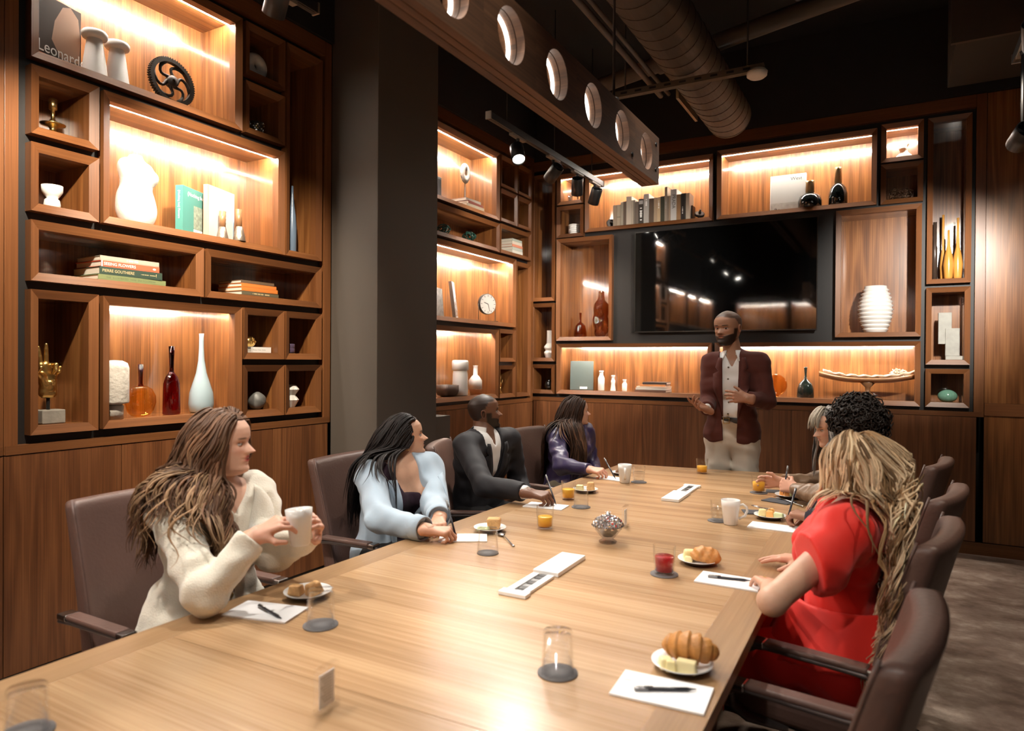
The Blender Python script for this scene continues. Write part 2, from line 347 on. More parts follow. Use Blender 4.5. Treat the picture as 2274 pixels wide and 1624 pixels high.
A = [('A1', 1.555, 2.653, 2.775, 3.42, 1, 'wide lit walnut niche at the top, holding the iron gear wheel'),
     ('A2', 1.555, 1.846, 2.442, 2.742, 0, 'square walnut niche holding the brass candlestick'),
     ('A3', 1.555, 1.846, 2.105, 2.405, 0, 'square walnut niche holding the white double cup'),
     ('A4', 1.866, 2.968, 2.107, 2.737, 1, 'wide lit walnut niche holding the white torso'),
     ('A5', 2.676, 2.966, 3.115, 3.42, 0, 'square walnut niche holding the white ring sculpture'),
     ('A6', 2.676, 2.966, 2.778, 3.078, 0, 'square walnut niche holding the glittering tealight cup'),
     ('A7', 2.981, 3.279, 2.107, 3.42, 0, 'tall narrow walnut niche beside the pillar holding the slim blue vase'),
     ('A8', 1.556, 2.406, 1.80, 2.066, 0, 'long low walnut niche with the red and green book stack'),
     ('A9', 2.424, 3.280, 1.80, 2.066, 0, 'long low walnut niche with the orange book stack'),
     ('A10', 1.555, 1.846, 1.122, 1.762, 0, 'tall walnut niche holding the golden hand'),
     ('A11', 1.867, 2.657, 1.124, 1.76, 1, 'lit walnut niche with amber, red and pale blue bottles'),
     ('A12', 2.671, 2.968, 1.463, 1.762, 0, 'small walnut niche with golden ornament on a white book'),
     ('A13', 2.983, 3.281, 1.463, 1.762, 0, 'small walnut niche with the violet glass cup'),
     ('A14', 2.671, 2.968, 1.120, 1.428, 0, 'small walnut niche with the grey stone vase'),
     ('A15', 2.983, 3.281, 1.120, 1.428, 0, 'small walnut niche with the white faceted vase'),
     ('B1', 4.30, 5.575, 2.795, 3.43, 1, 'lit walnut niche behind the pillar with the ring on a stand'),
     ('B2', 4.30, 5.577, 2.497, 2.765, 0, 'low walnut niche behind the pillar with green wire knots'),
     ('B3', 4.30, 5.905, 1.797, 2.470, 1, 'lit walnut niche behind the pillar with the round clock'),
     ('B4', 4.30, 5.574, 1.112, 1.757, 1, 'lit walnut niche behind the pillar with the white fluted vase'),
     ('B5', 5.60, 5.922, 3.13, 3.43, 0, 'small walnut niche with the black figurine, top row'),
     ('B6', 5.938, 6.22, 3.13, 3.43, 0, 'small walnut niche with the slim white figurine, top row'),
     ('B7', 5.60, 5.922, 2.80, 3.11, 0, 'small empty walnut niche under the black figurine'),
     ('B8', 5.938, 6.22, 2.80, 3.11, 0, 'small walnut niche with the white pebble sculpture'),
     ('B9', 5.60, 6.222, 2.497, 2.775, 0, 'low walnut niche with pastel books near the room corner'),
     ('B10', 5.922, 6.222, 1.106, 2.455, 0, 'tall narrow empty walnut niche near the room corner'),
     ('B11', 5.594, 5.908, 1.456, 1.77, 0, 'small empty walnut niche above the golden figure'),
     ('B12', 5.594, 5.908, 1.108, 1.42, 0, 'small walnut niche holding the golden figure'),]
for n, a0, a1, z0, z1, lit, lab in A: niche('L', a0, a1, z0, z1, lab, lit)
Cn = [('C1', -3.325, -3.05, 2.085, 3.39, 0, 'tall empty walnut niche in the room corner'),
     ('C2', -3.325, -3.046, 1.463, 2.062, 0, 'walnut niche in the corner with the white stacked cone vase'),
     ('C3', -3.325, -3.046, 1.130, 1.430, 0, 'small walnut niche in the corner with the black glass ball'),
     ('C4', -3.03, -2.74, 3.055, 3.365, 1, 'small lit walnut niche with the silver sewing machine'),
     ('C5', -3.03, -2.736, 2.722, 3.04, 0, 'small walnut niche with the white ribbed jar'),
     ('C6', -2.716, -1.46, 2.755, 3.36, 1, 'wide lit walnut niche with the row of books'),
     ('C7', -3.028, -2.426, 1.674, 2.71, 0, 'tall walnut niche with two brown glass bottles left of the screen'),
     ('C8', -3.02, -1.46, 1.134, 1.642, 1, 'long lit walnut niche under the screen with white bottles'),
     ('C9', -1.424, -.146, 2.758, 3.38, 1, 'wide lit walnut niche with two black bottles above the screen'),
     ('C10', -.117, .179, 3.09, 3.40, 1, 'small lit walnut niche with the white bust'),
     ('C11', -.117, .179, 2.753, 3.074, 0, 'small walnut niche with the wire polyhedron'),
     ('C12', -.443, .173, 1.68, 2.735, 0, 'tall walnut niche with the white ribbed vase right of the screen'),
     ('C13', .207, .499, 2.092, 3.396, 0, 'tall narrow walnut niche with the amber bud vases'),
     ('C14', .207, .499, 1.457, 2.062, 0, 'walnut niche with the grey stone block sculpture'),
     ('C15', .207, .499, 1.124, 1.424, 0, 'small walnut niche with the green glazed egg'),
     ('C16', -1.43, .173, 1.124, 1.642, 1, 'long lit walnut niche under the screen with the wooden tray'),]
for n, a0, a1, z0, z1, lit, lab in Cn: niche('B', a0, a1, z0, z1, lab, lit)
# the same bookcase goes on along the left wall beside the camera (seen in the dark screen)
for n, a0, a1, z0, z1, lit, lab in ((1, .27, 1.37, 2.107, 2.737, 1, 'lit walnut niche of the bookcase beyond the left frame edge, upper'),
                                    (2, .27, 1.06, 1.124, 1.76, 1, 'lit walnut niche of the bookcase beyond the left frame edge, lower'),
                                    (3, -.55, .2, 2.107, 2.737, 1, 'second lit walnut niche of the bookcase beyond the left frame edge'),
                                    (5, -1.75, -.60, 2.107, 2.737, 1, 'lit walnut niche of the left bookcase beside the camera, upper row'), (6, -1.75, -.65, 1.124, 1.76, 1, 'lit walnut niche of the left bookcase beside the camera, lower row'),
                                    (4, 1.08, 1.375, 1.124, 1.76, 0, 'tall dark walnut niche beyond the left frame edge')):
    niche('L', a0, a1, z0, z1, lab, lit)

for a0, a1, z0, z1, lab in ((-3.0, -1.95, 2.107, 2.737, 'upper lit walnut niche behind the camera, next to the left wall'), (-1.9, -.8, 2.107, 2.737, 'upper lit walnut niche behind the camera, middle of three'), (-.7, .3, 2.107, 2.737, 'upper lit walnut niche behind the camera, farthest from the left wall'),
                            (-2.6, -1.7, 1.124, 1.76, 'lower lit walnut niche behind the camera, nearer the left wall'), (-1.4, -.4, 1.124, 1.76, 'lower lit walnut niche behind the camera, farther from the left wall')): niche('R', a0, a1, z0, z1, lab, 1)
def recess(wall, a0, a1, z0, z1, root, d=.045):
    """black backing between the niches: cells of the grid that no niche covers"""
    N = [(p, q, r, s) for w_, p, q, r, s in NICHES if w_ == wall and q > a0 and p < a1]
    As = sorted({a0, a1, *[min(max(v, a0), a1) for n in N for v in n[:2]]}); Zs = sorted({z0, z1, *[v for n in N for v in n[2:]]})
    mb = MB()
    for i in range(len(As)-1):
        for j in range(len(Zs)-1):
            ca, cz = (As[i]+As[i+1])/2, (Zs[j]+Zs[j+1])/2
            if any(n[0] < ca < n[1] and n[2] < cz < n[3] for n in N): continue
            mb.add([W(wall, As[i], d, Zs[j]), W(wall, As[i+1], d, Zs[j]), W(wall, As[i+1], d, Zs[j+1]), W(wall, As[i], d, Zs[j+1])], [(0, 1, 2, 3)])
    return part('recessed_panel', mb, BLACK, root, True)
def surround(wall, a0, a1, z0, z1, ztop, label, sl, sr, doors, zl):
    r = thing('bookcase_frame', label, 'bookcase', W(wall, (a0+a1)/2, 0, 0), group='walnut bookcase frames')
    recess(wall, a0, a1, z0, z1, r)
    for s0, s1 in sl+sr: part('stile', wbox(MB(), wall, s0+.001, s1-.001, 0, .10, zl, ztop), WALD, r, True, bevel=.0015)
    part('crown', wbox(MB(), wall, a0, a1, 0, .10, z1, ztop, grain=1), WALD, r, True)
    part('ledge', wbox(MB(), wall, a0-.05 if sl else a0, a1+.05 if sr else a1, -.003, .10, zl, z0, grain=1), WALD, r, True)
    b = thing('base_cabinet', label.replace('bookcase frame', 'base cabinet').replace('black recess', 'flush doors'), 'cabinet', W(wall, (a0+a1)/2, .1, 0), group='walnut base cabinets')
    for k in range(len(doors)-1):
        part('door', wbox(MB(), wall, doors[k]+.0015, doors[k+1]-.0015, 0, .022, .10, zl-.004), WALC, b, True)
    part('carcass', wbox(MB(), wall, doors[0], doors[-1], .03, .33, .02, zl-.006), BLACK, b, True)
    part('toe_kick', wbox(MB(), wall, doors[0], doors[-1], .05, .06, .0, .10), BLACK, b, True)
surround('L', 1.51, 3.305, 1.083, 3.465, 3.56, 'walnut bookcase frame left of the pillar with black recess', [(1.455, 1.51)], [(3.305, 3.368)], [1.4555, 1.961, 2.42, 2.887, 3.345], 1.045)
surround('L', -.9, 1.40, 1.083, 3.465, 3.56, 'walnut bookcase frame at the left picture edge with black recess', [], [(1.40, 1.455)], [-.9, -.3, .3, .87, 1.4545], 1.045)
surround('L', 4.04, 6.225, 1.083, 3.465, 3.56, 'walnut bookcase frame between pillar and corner with black recess', [], [(6.225, 6.285)], [4.04, 4.7, 5.45, 6.285], 1.045)
surround('B', -3.33, .524, 1.095, 3.435, 3.53, 'walnut bookcase frame around the screen with black recess', [], [(.524, .592)], [-3.285, -2.9, -2.105, -1.43, -.777, -.12, .545], 1.058)
wp = thing('wall_panelling', 'dark walnut wall panelling right of the screen wall with chair rail', 'wall panelling', (1.6, YB, 0))
for p0, p1 in ((.594, 1.195), (1.197, 1.9), (1.902, 2.69)):
    part('panel', wbox(MB(), 'B', p0, p1, .012, .03, .1, 1.07), WAL, wp, True); part('panel', wbox(MB(), 'B', p0, p1, .012, .03, 1.165, 3.53), WAL, wp, True)
part('chair_rail', wbox(MB(), 'B', .594, 2.69, -.004, .03, 1.071, 1.164, grain=1), WALD, wp, True)
structure('baseboard_back', wbox(MB(), 'B', -3.2, 2.69, .0, .012, .0, .095, grain=1), WALD)

# ------------------------------------------------------------------ screen
tv = thing('television', 'large dark glossy screen mounted between the niches of the back wall', 'television', (-1.385, YB, 1.744))
SCR, nt, b = newmat('screen_glass'); b.inputs['Base Color'].default_value = (.003, .003, .003, 1); b.inputs['Roughness'].default_value = .04; b.inputs['IOR'].default_value = 1.75; b.inputs['Specular IOR Level'].default_value = .75
part('housing', wbox(MB(), 'B', -2.185, -.585, -.008, .044, 1.75, 2.70), BLKPL, tv, True)
part('display', wbox(MB(), 'B', -2.183, -.587, -.014, -.0085, 1.754, 2.698), SCR, tv, True)
bz = MB()
for q in ((-2.191, -2.183, 1.744, 2.706), (-.587, -.579, 1.744, 2.706), (-2.183, -.587, 2.698, 2.706), (-2.183, -.587, 1.744, 1.754)): wbox(bz, 'B', q[0], q[1], -.017, .0, q[2], q[3])
part('bezel', bz, plain('bezel_metal', (.06, .055, .05), .3, metal=.8), tv, True)
bp_ = thing('wall_bracket_plate', 'thin black mounting plate edge left of the screen', 'bracket', (-2.23, YB, 1.76))
part('plate', wbox(MB(), 'B', -2.235, -2.2, .03, .044, 1.76, 2.64), BLKPL, bp_, True)
# ------------------------------------------------------------------ conference table
ZT = .75
def quad_prism(mb, pts, z0, z1, grain):
    V = [(x, y, z0) for x, y in pts]+[(x, y, z1) for x, y in pts]
    return mb.add(V, [(3, 2, 1, 0), (4, 5, 6, 7), (0, 1, 5, 4), (1, 2, 6, 5), (2, 3, 7, 6), (3, 0, 4, 7)], grain)
tbl = thing('conference_table', 'long pale wooden conference table with border strips, in the middle of the room', 'table', (-1.01, 2.4, 0))
TC = [(-1.715, .12), (-.305, .12), (-.352, 4.70), (-1.663, 4.52)]
BW = .105
TI = [(-1.61, .225), (-.41, .225), (-.457, 4.582), (-1.559, 4.43)]
def lerp(a, b, t): return tuple(p+(q-p)*t for p, q in zip(a, b))
for k in range(4):
    j = (k+1) % 4
    part('border_strip', quad_prism(MB(), [TC[k], TC[j], TI[j], TI[k]], .715, ZT, (0 if k % 2 == 0 else 1)), TABE, tbl, True)
cuts = [0, .205, .415, .62, .83, 1]
for k in range(5):
    a, b = cuts[k]+(.0002 if k else 0), cuts[k+1]-.0002
    part('top_panel', quad_prism(MB(), [lerp(TI[0], TI[3], a), lerp(TI[1], TI[2], a), lerp(TI[1], TI[2], b), lerp(TI[0], TI[3], b)], .72, ZT, 0), TABW, tbl, True)
for y in (.9, 2.4, 3.8): part('pedestal', MB().box((-1.01, y, .36), (.5, .7, .71)), BLACK, tbl, True, bevel=.01)
part('apron', MB().box((-1.01, 2.4, .69), (1.0, 4.0, .05)), BLACK, tbl, True)

# ------------------------------------------------------------------ chairs
LEA = plain('brown_leather', (.125, .070, .056), .42, bump=.12, bscale=90, var=.18, vscale=7)
ARMM = plain('polished_aluminium', (.42, .39, .37), .25, metal=1)
ARMD = plain('dark_arm', (.10, .08, .075), .35, metal=.5)
def chair_back():
    mb = MB(); V = []; F = []; nz, ny = 12, 14
    # section: rounded slab, curved to the sitter, reclined; front and rear skins
    def pt(u, z, side):
        y = u*.245*(1-.02*z); t = (z-.0)/.53
        x = -.205-.10*t-.035*t*t + .028*(abs(u)**2.2)      # wraps the sitter
        th = .078-.012*t
        return x-(th if side else 0), y, .46+z
    us = [-1+2*k/ny for k in range(ny+1)]; zs = [.53*k/nz for k in range(nz+1)]
    for side in (0, 1):
        for z in zs:
            for u in us: V.append(pt(u, z, side))
    n = (nz+1)*(ny+1); w = ny+1
    for i in range(nz):
        for k in range(ny):
            a = i*w+k; F.append((a, a+1, a+w+1, a+w)); F.append((n+a, n+a+w, n+a+w+1, n+a+1))
    for i in range(nz):
        a = i*w; F.append((a, a+w, n+a+w, n+a)); a = i*w+ny; F.append((a, n+a, n+a+w, a+w))
    for k in range(ny):
        F.append((k, n+k, n+k+1, k+1)); a = nz*w+k; F.append((a, a+1, n+a+1, n+a))
    return mb.add(V, F, 2, 0, True)
def make_chair(label):
    r = thing('office_chair', label, 'chair', (0, 0, 0), group='brown leather chairs at the table')
    b = chair_back().build('backrest', LEA, r, bevel=.022, seg=3)
    for u in (-1, 1):
        sm = MB(); sm.tube([(-.205-.10*t-.035*t*t+.02-.004, u*.2405*(1-.011*t), .47+.525*t) for t in [k/10 for k in range(11)]], .0045, 6)
        sm.build('piping', LEA, b)
    s = MB(); s.box((.02, 0, .44), (.5, .49, .085)).build('seat', LEA, r, bevel=.03, seg=4)
    MB().box((.0, 0, .385), (.40, .38, .03)).build('seat_shell', BLKPL, r, bevel=.01)
    for u in (-1, 1):
        pts = [(-.27, u*.287, .632), (-.2, u*.287, .637), (.04, u*.287, .642), (.075, u*.287, .636), (.105, u*.287, .615), (.13, u*.286, .57), (.15, u*.283, .50), (.145, u*.275, .44), (.11, u*.255, .405), (.0, u*.22, .395)]
        a = MB().tube(pts, .011, 10, flat=2.0, up=(0, 1, 0)).build('armrest', ARMD, r)
        MB().box((-.09, u*.287, .652), (.27, .046, .016)).build('arm_pad', LEA, a, bevel=.006)
        [MB().box((q, u*.287, .6475), (w_, .048, .021)).build('arm_cap', ARMM, a, bevel=.005) for q, w_ in ((-.247, .05), (.062, .036))]
    MB().lathe([(.03, .10), (.03, .22), (.022, .22), (.022, .38)], 16).build('gas_column', ARMM, r)
    for k in range(5):
        an = 2*PI*k/5+.3; c, s_ = math.cos(an), math.sin(an)
        f = MB().tube([(.02*c, .02*s_, .125), (.16*c, .16*s_, .105), (.30*c, .30*s_, .085)], [.024, .02, .015], 8).build('base_foot', ARMM, r)
        MB().lathe([(.012, -.022), (.03, -.02), (.03, .02), (.012, .022)], 14, o=(.30*c, .30*s_, .031), ax=(-s_, c, 0)).build('caster', BLKPL, f)
    return r
ch0 = make_chair('brown leather chair behind the woman in the cream jacket')
def place_chair(x, y, deg, label=None, src=ch0, first=False):
    c = src if first else copy_tree(src)
    c.location = (x, y, 0); c.rotation_euler = (0, 0, math.radians(deg))
    if label: c['label'] = label
    return c
place_chair(-2.02, 1.47, 0, first=True)
place_chair(-2.06, 2.58, 3, 'brown leather chair behind the woman in the light blue blazer')
place_chair(-1.98, 3.36, 24, 'brown leather chair behind the seated man in the black suit')
place_chair(-1.94, 4.22, -4, 'brown leather chair behind the woman in the purple blouse')
place_chair(-.31, 1.49, 173, 'empty brown leather chair nearest the camera at the right table edge')
place_chair(-.225, 2.35, 170, 'brown leather chair behind the blonde woman in the red dress')
place_chair(-.16, 3.08, 168, 'brown leather chair behind the person with dark curly hair')
place_chair(-.15, 3.97, 169, 'brown leather chair behind the woman with grey hair')

# ------------------------------------------------------------------ beam light
bm = thing('beam_pendant', 'long wooden pendant beam with a row of round lit holes hanging over the table', 'pendant light', (-1.01, 1.0, 2.29))
BX0, BX1, BZ0, BZ1, BY0, BY1 = -1.05, -.968, 2.288, 2.503, -1.2, 3.10
holes = [2.65-.304*k+.27 for k in range(-0, 13)]
HR = .079
def beam_plank(x0, x1):
    """plank with round holes: strips of cells, each with a 24-gon cut out"""
    mb = MB(); ys = sorted(holes); zc = (BZ0+BZ1)/2
    edges = [BY0]+[(ys[i]+ys[i+1])/2 for i in range(len(ys)-1)]+[BY1]; n = 32
    for x in (x0, x1):
        for i, yc in enumerate(ys):
            a0, a1 = edges[i], edges[i+1]; V = []; F = []
            for k in range(n):
                t = 2*PI*k/n; c, s = math.cos(t), math.sin(t)
                V.append((x, yc+HR*c, zc+HR*s))
                e = min(((a1-yc) if c > 0 else (yc-a0))/max(abs(c), 1e-6), (BZ1-zc)/max(abs(s), 1e-6))
                V.append((x, yc+e*c, zc+e*s))
            corners = {}
            for k in range(n):
                j = (k+1) % n; F.append((2*k, 2*k+1, 2*j+1, 2*j))
            for cy, cz in ((a0, BZ0), (a1, BZ0), (a1, BZ1), (a0, BZ1)):
                t = math.atan2(cz-zc, cy-yc) % (2*PI); k = int(t/(2*PI/n)) % n; V.append((x, cy, cz)); F.append((2*k+1, 2*((k+1) % n)+1, len(V)-1))
            mb.add(V, F, 1)
    for i, yc in enumerate(ys):
        V = []; F = []
        for k in range(n):
            t = 2*PI*k/n
            for x in (x0, x1): V.append((x, yc+HR*math.cos(t), zc+HR*math.sin(t)))
        for k in range(n): F.append((2*k, 2*k+1, (2*k+3) % (2*n), (2*k+2) % (2*n)))
        mb.add(V, F, 0, 0, True)
    for z in (BZ0, BZ1): mb.add([(x0, BY0, z), (x1, BY0, z), (x1, BY1, z), (x0, BY1, z)], [(0, 1, 2, 3)], 1)
    for y in (BY0, BY1): mb.add([(x0, y, BZ0), (x1, y, BZ0), (x1, y, BZ1), (x0, y, BZ1)], [(0, 1, 2, 3)], 0)
    return mb
part('plank', beam_plank(BX1-.0262, BX1), BEAMW, bm, True)
part('plank', beam_plank(BX0+.0295, BX1-.0292), BEAMW, bm, True)
part('plank', beam_plank(BX0, BX0+.0265), BEAMW, bm, True)
RING = emis('ring_led', (1, .93, .84), 6)
for yc in holes:
    zc = (BZ0+BZ1)/2; V = []; F = []; n = 36
    # LED ribbon seated on the camera-side half of the hole wall
    for k in range(n+1):
        t = math.radians(360*k/n)
        for r, x in ((HR-.0005, BX1-.050), (HR-.0005, BX1-.061), (HR-.005, BX1-.061), (HR-.005, BX1-.050)): V.append((x, yc+r*math.cos(t), zc+r*math.sin(t)))
    for k in range(n):
        for e in range(4): F.append((4*k+e, 4*k+(e+1) % 4, 4*k+4+(e+1) % 4, 4*k+4+e))
    part('light_ring', MB().add(V, F, 0), RING, bm, True)
for y, z in ((2.73, 2.33), (3.05, 2.345), (3.05, 2.46)):
    part('bolt', MB().lathe([(.011, 0), (.011, .004), (.005, .006)], 6, o=(BX1, y, z), ax=(1, 0, 0), smooth=False), DKMETAL, bm, True)
for y in (-.2, 1.65, 2.62):
    part('hanger_rod', MB().lathe([(.006, 0), (.006, CEIL-BZ1)], 8, o=((BX0+BX1)/2, y, BZ1)).lathe([(.022, 0), (.022, .03)], 10, o=((BX0+BX1)/2, y, BZ1)), DKMETAL, bm, True)

# ------------------------------------------------------------------ track lights
LENS = emis('spot_lens', (1, .93, .82), 18)
def track(x, y0, y1, z, label, ends=True, ax='y'):
    r = thing('light_track', label, 'light track', (x, (y0+y1)/2, z))
    part('rail', MB().box((x, (y0+y1)/2, z), (.036, y1-y0, .045)), BLKPL, r, True)
    part('reflector_strip', MB().box((x, (y0+y1)/2, z-.0235), (.018, y1-y0-.02, .002)), DKMETAL, r, True)
    for y, s in ((y0, -1), (y1, 1)): part('end_cap', MB().box((x, y+s*.005, z), (.044, .01, .053)), plain('track_end', (.30, .26, .22), .35, metal=.6), r, True, bevel=.002)
    for k in range(3):
        yy = y0+(y1-y0)*(.12+.38*k)
        part('hanger_rod', MB().lathe([(.004, 0), (.004, CEIL-z-.02)], 6, o=(x, yy, z+.022)), DKMETAL, r, True)
    return r
TRX, TRZ = -2.375, 3.10
track(TRX, 3.88, 5.88, TRZ, 'black light track hanging before the corner bookcase with four spots', 1)
track(TRX, -.9, 2.32, TRZ, 'black light track at the upper left picture edge', 1)
def track_spot(x, y, z, aim, energy, label, angle=60, r=.050, ln=.145, drop=.10, glow=True):
    t = thing('track_spotlight', label, 'spotlight', (x, y, z), group='black cylinder spotlights on the tracks')
    part('adapter', MB().box((x, y, z-.034), (.034, .20, .018)), plain('adapter_grey', (.22, .18, .14), .5), t, True, bevel=.002)
    c = Vector((x, y, z-.05-drop)); d = (Vector(aim)-c).normalized()
    part('stem', MB().lathe([(.006, 0), (.006, drop+.01)], 8, o=c).lathe([(.013, drop-.01), (.013, drop+.012)], 10, o=c), BLKPL, t, True)
    o = c-d*(ln*.55)
    can = part('can', MB().lathe([(r*.92, 0), (r, .006), (r, ln), (r*.9, ln), (r*.86, ln-.012)], 24, o=o, ax=d, caps=False).lathe([(0, 0.0005), (r*.92, 0.0005)], 24, o=o, ax=d), BLKPL, t, True)
    part('lens', MB().lathe([(0, ln-.014), (r*.87, ln-.014)], 20, o=o, ax=d, caps=False), LENS if glow else BLKPL, t, True)
    p = o+d*(ln+.004)
    if energy: lamp('spot_lamp', 'SPOT', p-t.location, energy, color=((1, .93, .84) if energy > 50 and 'wash' not in label and 'big' not in label else (1, .86, .68)), aim=p-t.location+d, size=.035, angle=angle, blend=.75, parent=t)
    return t
track_spot(TRX, 4.28, TRZ, (-1.35, 3.1, .75), 0.8*SPOT_TABLE, 'lit track spotlight nearest the pillar, facing the table', 70)
track_spot(TRX, 4.86, TRZ, (-3.5, 5.45, 2.2), SPOT_WALL*1.2, 'second track spotlight from the pillar, turned to the left wall', 75)
track_spot(TRX, 5.33, TRZ, (-2.9, 6.4, 1.4), SPOT_WALL*1.0, 'third track spotlight from the pillar, tilted to the corner', 80)
track_spot(TRX, 5.72, TRZ, (-3.1, 6.35, 1.6), SPOT_WALL*1.2, 'last track spotlight before the back wall bookcase', 75)
track_spot(TRX, 2.10, TRZ, (-3.45, 2.55, 1.9), SPOT_WALL*4.6, 'big spotlight hanging at the top left beside the bookcase', 80, r=.05, ln=.17, drop=.0)
track_spot(TRX, 1.2, TRZ, (-3.45, 1.9, 1.6), SPOT_WALL*4.6, 'spotlight above the frame washing the left bookcase', 80)
track_spot(TRX, .5, TRZ, (-1.5, 1.5, .75), 0.75*SPOT_TABLE, 'spotlight above the frame at the near end of the left track', 70)
# right-hand track
TRX2 = .55
track(TRX2, 1.2, 4.5, TRZ, 'black light track hanging at the right picture edge', 1)
track_spot(TRX2, 4.30, TRZ, (.1, 6.45, 2.0), SPOT_WALL*7.0, 'right edge spotlight turned to the back wall', 50, drop=.43)
track_spot(TRX2, 3.95, TRZ, (1.0, 6.4, 1.7), SPOT_WALL*2.2, 'right edge spotlight washing the wall panelling', 50, drop=.06)
track_spot(TRX2, 2.2, TRZ, (-.2, 3.0, .9), SPOT_TABLE*.4, 'right track spotlight above the frame over the chairs', 75)
track_spot(TRX2, 3.2, TRZ, (-2.7, 6.45, 2.0), SPOT_WALL*14, 'right track spotlight above the frame turned to the brown bottles', 34)

# ------------------------------------------------------------------ ceiling services
DUCTM = plain('galvanised_duct', (.06, .042, .028), .55, metal=.3, var=.25, vscale=6)
du = thing('spiral_duct', 'round spiral ventilation duct running under the black ceiling', 'duct', (-1.22, 3.4, 3.5))
part('duct_tube', MB().lathe([(.178, 0), (.178, 6.4), (.165, 6.4), (.165, 6.2)], 40, o=(-1.22, -.6, 3.5), ax=(0, 1, 0), caps=False), DUCTM, du, True)
hx = MB(); n = 26
for t in range(46):
    hx.tube([(-1.22+.179*math.cos(2*PI*k/n), -.5+.137*t+.137*(k/n), 3.5+.179*math.sin(2*PI*k/n)) for k in range(n+1)], .0022, 4)
sp_ = part('spiral_seam', hx, plain('duct_seam', (.05, .037, .027), .6, metal=.4), du, True); sp_['kind'] = 'stuff'
rg = thing('duct_register', 'pale air grille on the side of the spiral duct', 'air grille', (-1.42, 5.1, 3.42))
part('grille_frame', MB().box((-1.405, 5.2, 3.44), (.02, .55, .10)), plain('register_paint', (.42, .30, .17), .5), rg, True)
def pipe(a, b, r, label, name='ceiling_pipe', mat=DKMETAL, couplings=(), grp=None):
    t = thing(name, label, 'pipe', Vector(a), group=grp); A_, B_ = Vector(a), Vector(b); ln = (B_-A_).length
    part('pipe_run', MB().lathe([(r, 0), (r, ln)], 16, o=A_, ax=(B_-A_)), mat, t, True)
    for c in couplings: part('coupling', MB().lathe([(r*1.25, 0), (r*1.25, .08)], 16, o=A_+(B_-A_).normalized()*c, ax=(B_-A_)), mat, t, True)
    return t
PIPEM = plain('painted_pipe', (.075, .06, .048), .6)
pipe((-2.4, 5.3, 3.72), (2.6, 4.3, 4.0), .062, 'thick grey pipe crossing the ceiling behind the spiral duct', mat=PIPEM, couplings=(.8, 1.0))
pipe((-1.52, -.5, 3.42), (-1.52, 4.9, 3.42), .020, 'thin dark conduit beside the pendant beam', 'conduit', mat=PIPEM)
pipe((-1.46, -.5, 3.42), (-1.46, 4.9, 3.42), .014, 'second thin conduit strapped next to the first', 'conduit', mat=PIPEM)
pipe((-.55, 2.0, 3.85), (-.55, 4.6, 3.75), .022, 'short dark sprinkler pipe right of the spiral duct', 'sprinkler_pipe', mat=PIPEM, couplings=(2.4,))
us = thing('strut_channel', 'slotted metal strut channel crossing under the spiral duct', 'strut', (-1.25, 4.0, 3.3))
part('channel', MB().box((-1.22, 4.42, 3.285), (1.0, .045, .04)), plain('strut_steel', (.16, .13, .10), .5, metal=.6), us, True)
sl = MB()
for k in range(9): sl.box((-1.62+k*.1, 4.3955, 3.285), (.045, .003, .014))
part('slots', sl, BLKPL, us, True)['kind'] = 'stuff'
for x in (-1.62, -.82): part('hanger_rod', MB().lathe([(.006, 0), (.006, CEIL-3.3)], 8, o=(x, 4.42, 3.3)), DKMETAL, us, True)
sd = thing('smoke_detector', 'round white smoke detector at the end of the strut channel', 'smoke detector', (-.78, 4.36, 3.26))
part('body', MB().lathe([(.055, .045), (.06, .03), (.06, .012), (.045, 0), (.0, -.004)], 28, o=(-.76, 4.40, 3.218)), WHITEM, sd, True)
part('base_ring', MB().lathe([(.063, .028), (.063, .036)], 28, o=(-.76, 4.40, 3.218)), plain('grey_ring', (.35, .33, .30), .5), sd, True)
bd = thing('air_duct_box', 'dark rectangular duct box at the top right under the ceiling', 'duct', (1.02, 5.4, 3.46))
part('box', MB().box((1.02, 5.42, 3.81), (1.42, .84, .70)), plain('duct_box_paint', (.03, .024, .019), .7), bd, True)
part('flange', MB().box((1.02, 4.985, 3.81), (1.48, .03, .76)), DUCTM, bd, True)
# ------------------------------------------------------------------ things in the niches
def at(wall, a, d, z): return W(wall, a, d, z), (PI/2 if wall == 'L' else 0)
CLOTH = {}
def cloth(col, rough=.6):
    k = tuple(col)
    if k not in CLOTH: CLOTH[k] = plain('book_cloth', col, rough, bump=.05, bscale=300)
    return CLOTH[k]
WHT = plain('print_white', (.85, .85, .83), .6); GLDP = plain('print_gold', (.55, .42, .22), .5); BLKP = plain('print_black', (.02, .02, .02), .6)
GRYP = plain('print_grey', (.35, .35, .34), .6); TXD = plain('print_olive', (.10, .12, .06), .6)
def book(label, pos, rz, dims, col, thick='z', spine='-y', group=None, rot=None, pages=PAGES, cat='book', mat=None):
    """hardback: page block between two boards, joined by a spine; dims in local x (right), y (into the wall), z"""
    r = thing('book', label, cat, pos, rz, group, rot=rot); c = 'xyz'; d = list(dims); ti = c.index(thick); si = c.index(spine[1]); sg = -1 if spine[0] == '-' else 1
    bt = min(.0035, d[ti]*.14); mb = MB()
    for s in (-1, 1):
        q = [0, 0, d[2]/2]; e = list(d); e[ti] = bt; q[ti] += s*(d[ti]/2-bt/2); mb.box(q, e)
    q = [0, 0, d[2]/2]; e = list(d); e[si] = bt; q[si] += sg*(d[si]/2-bt/2); e[ti] -= 2*bt; mb.box(q, e)
    mb.build('cover', mat or cloth(col), r, bevel=.0012)
    q = [0, 0, d[2]/2]; e = [v-.007 for v in d]; e[ti] = d[ti]-2*bt-.0002; q[si] -= sg*.0005; e[si] = d[si]-bt-.005
    MB().box(q, e).build('pages', pages, r)
    return r
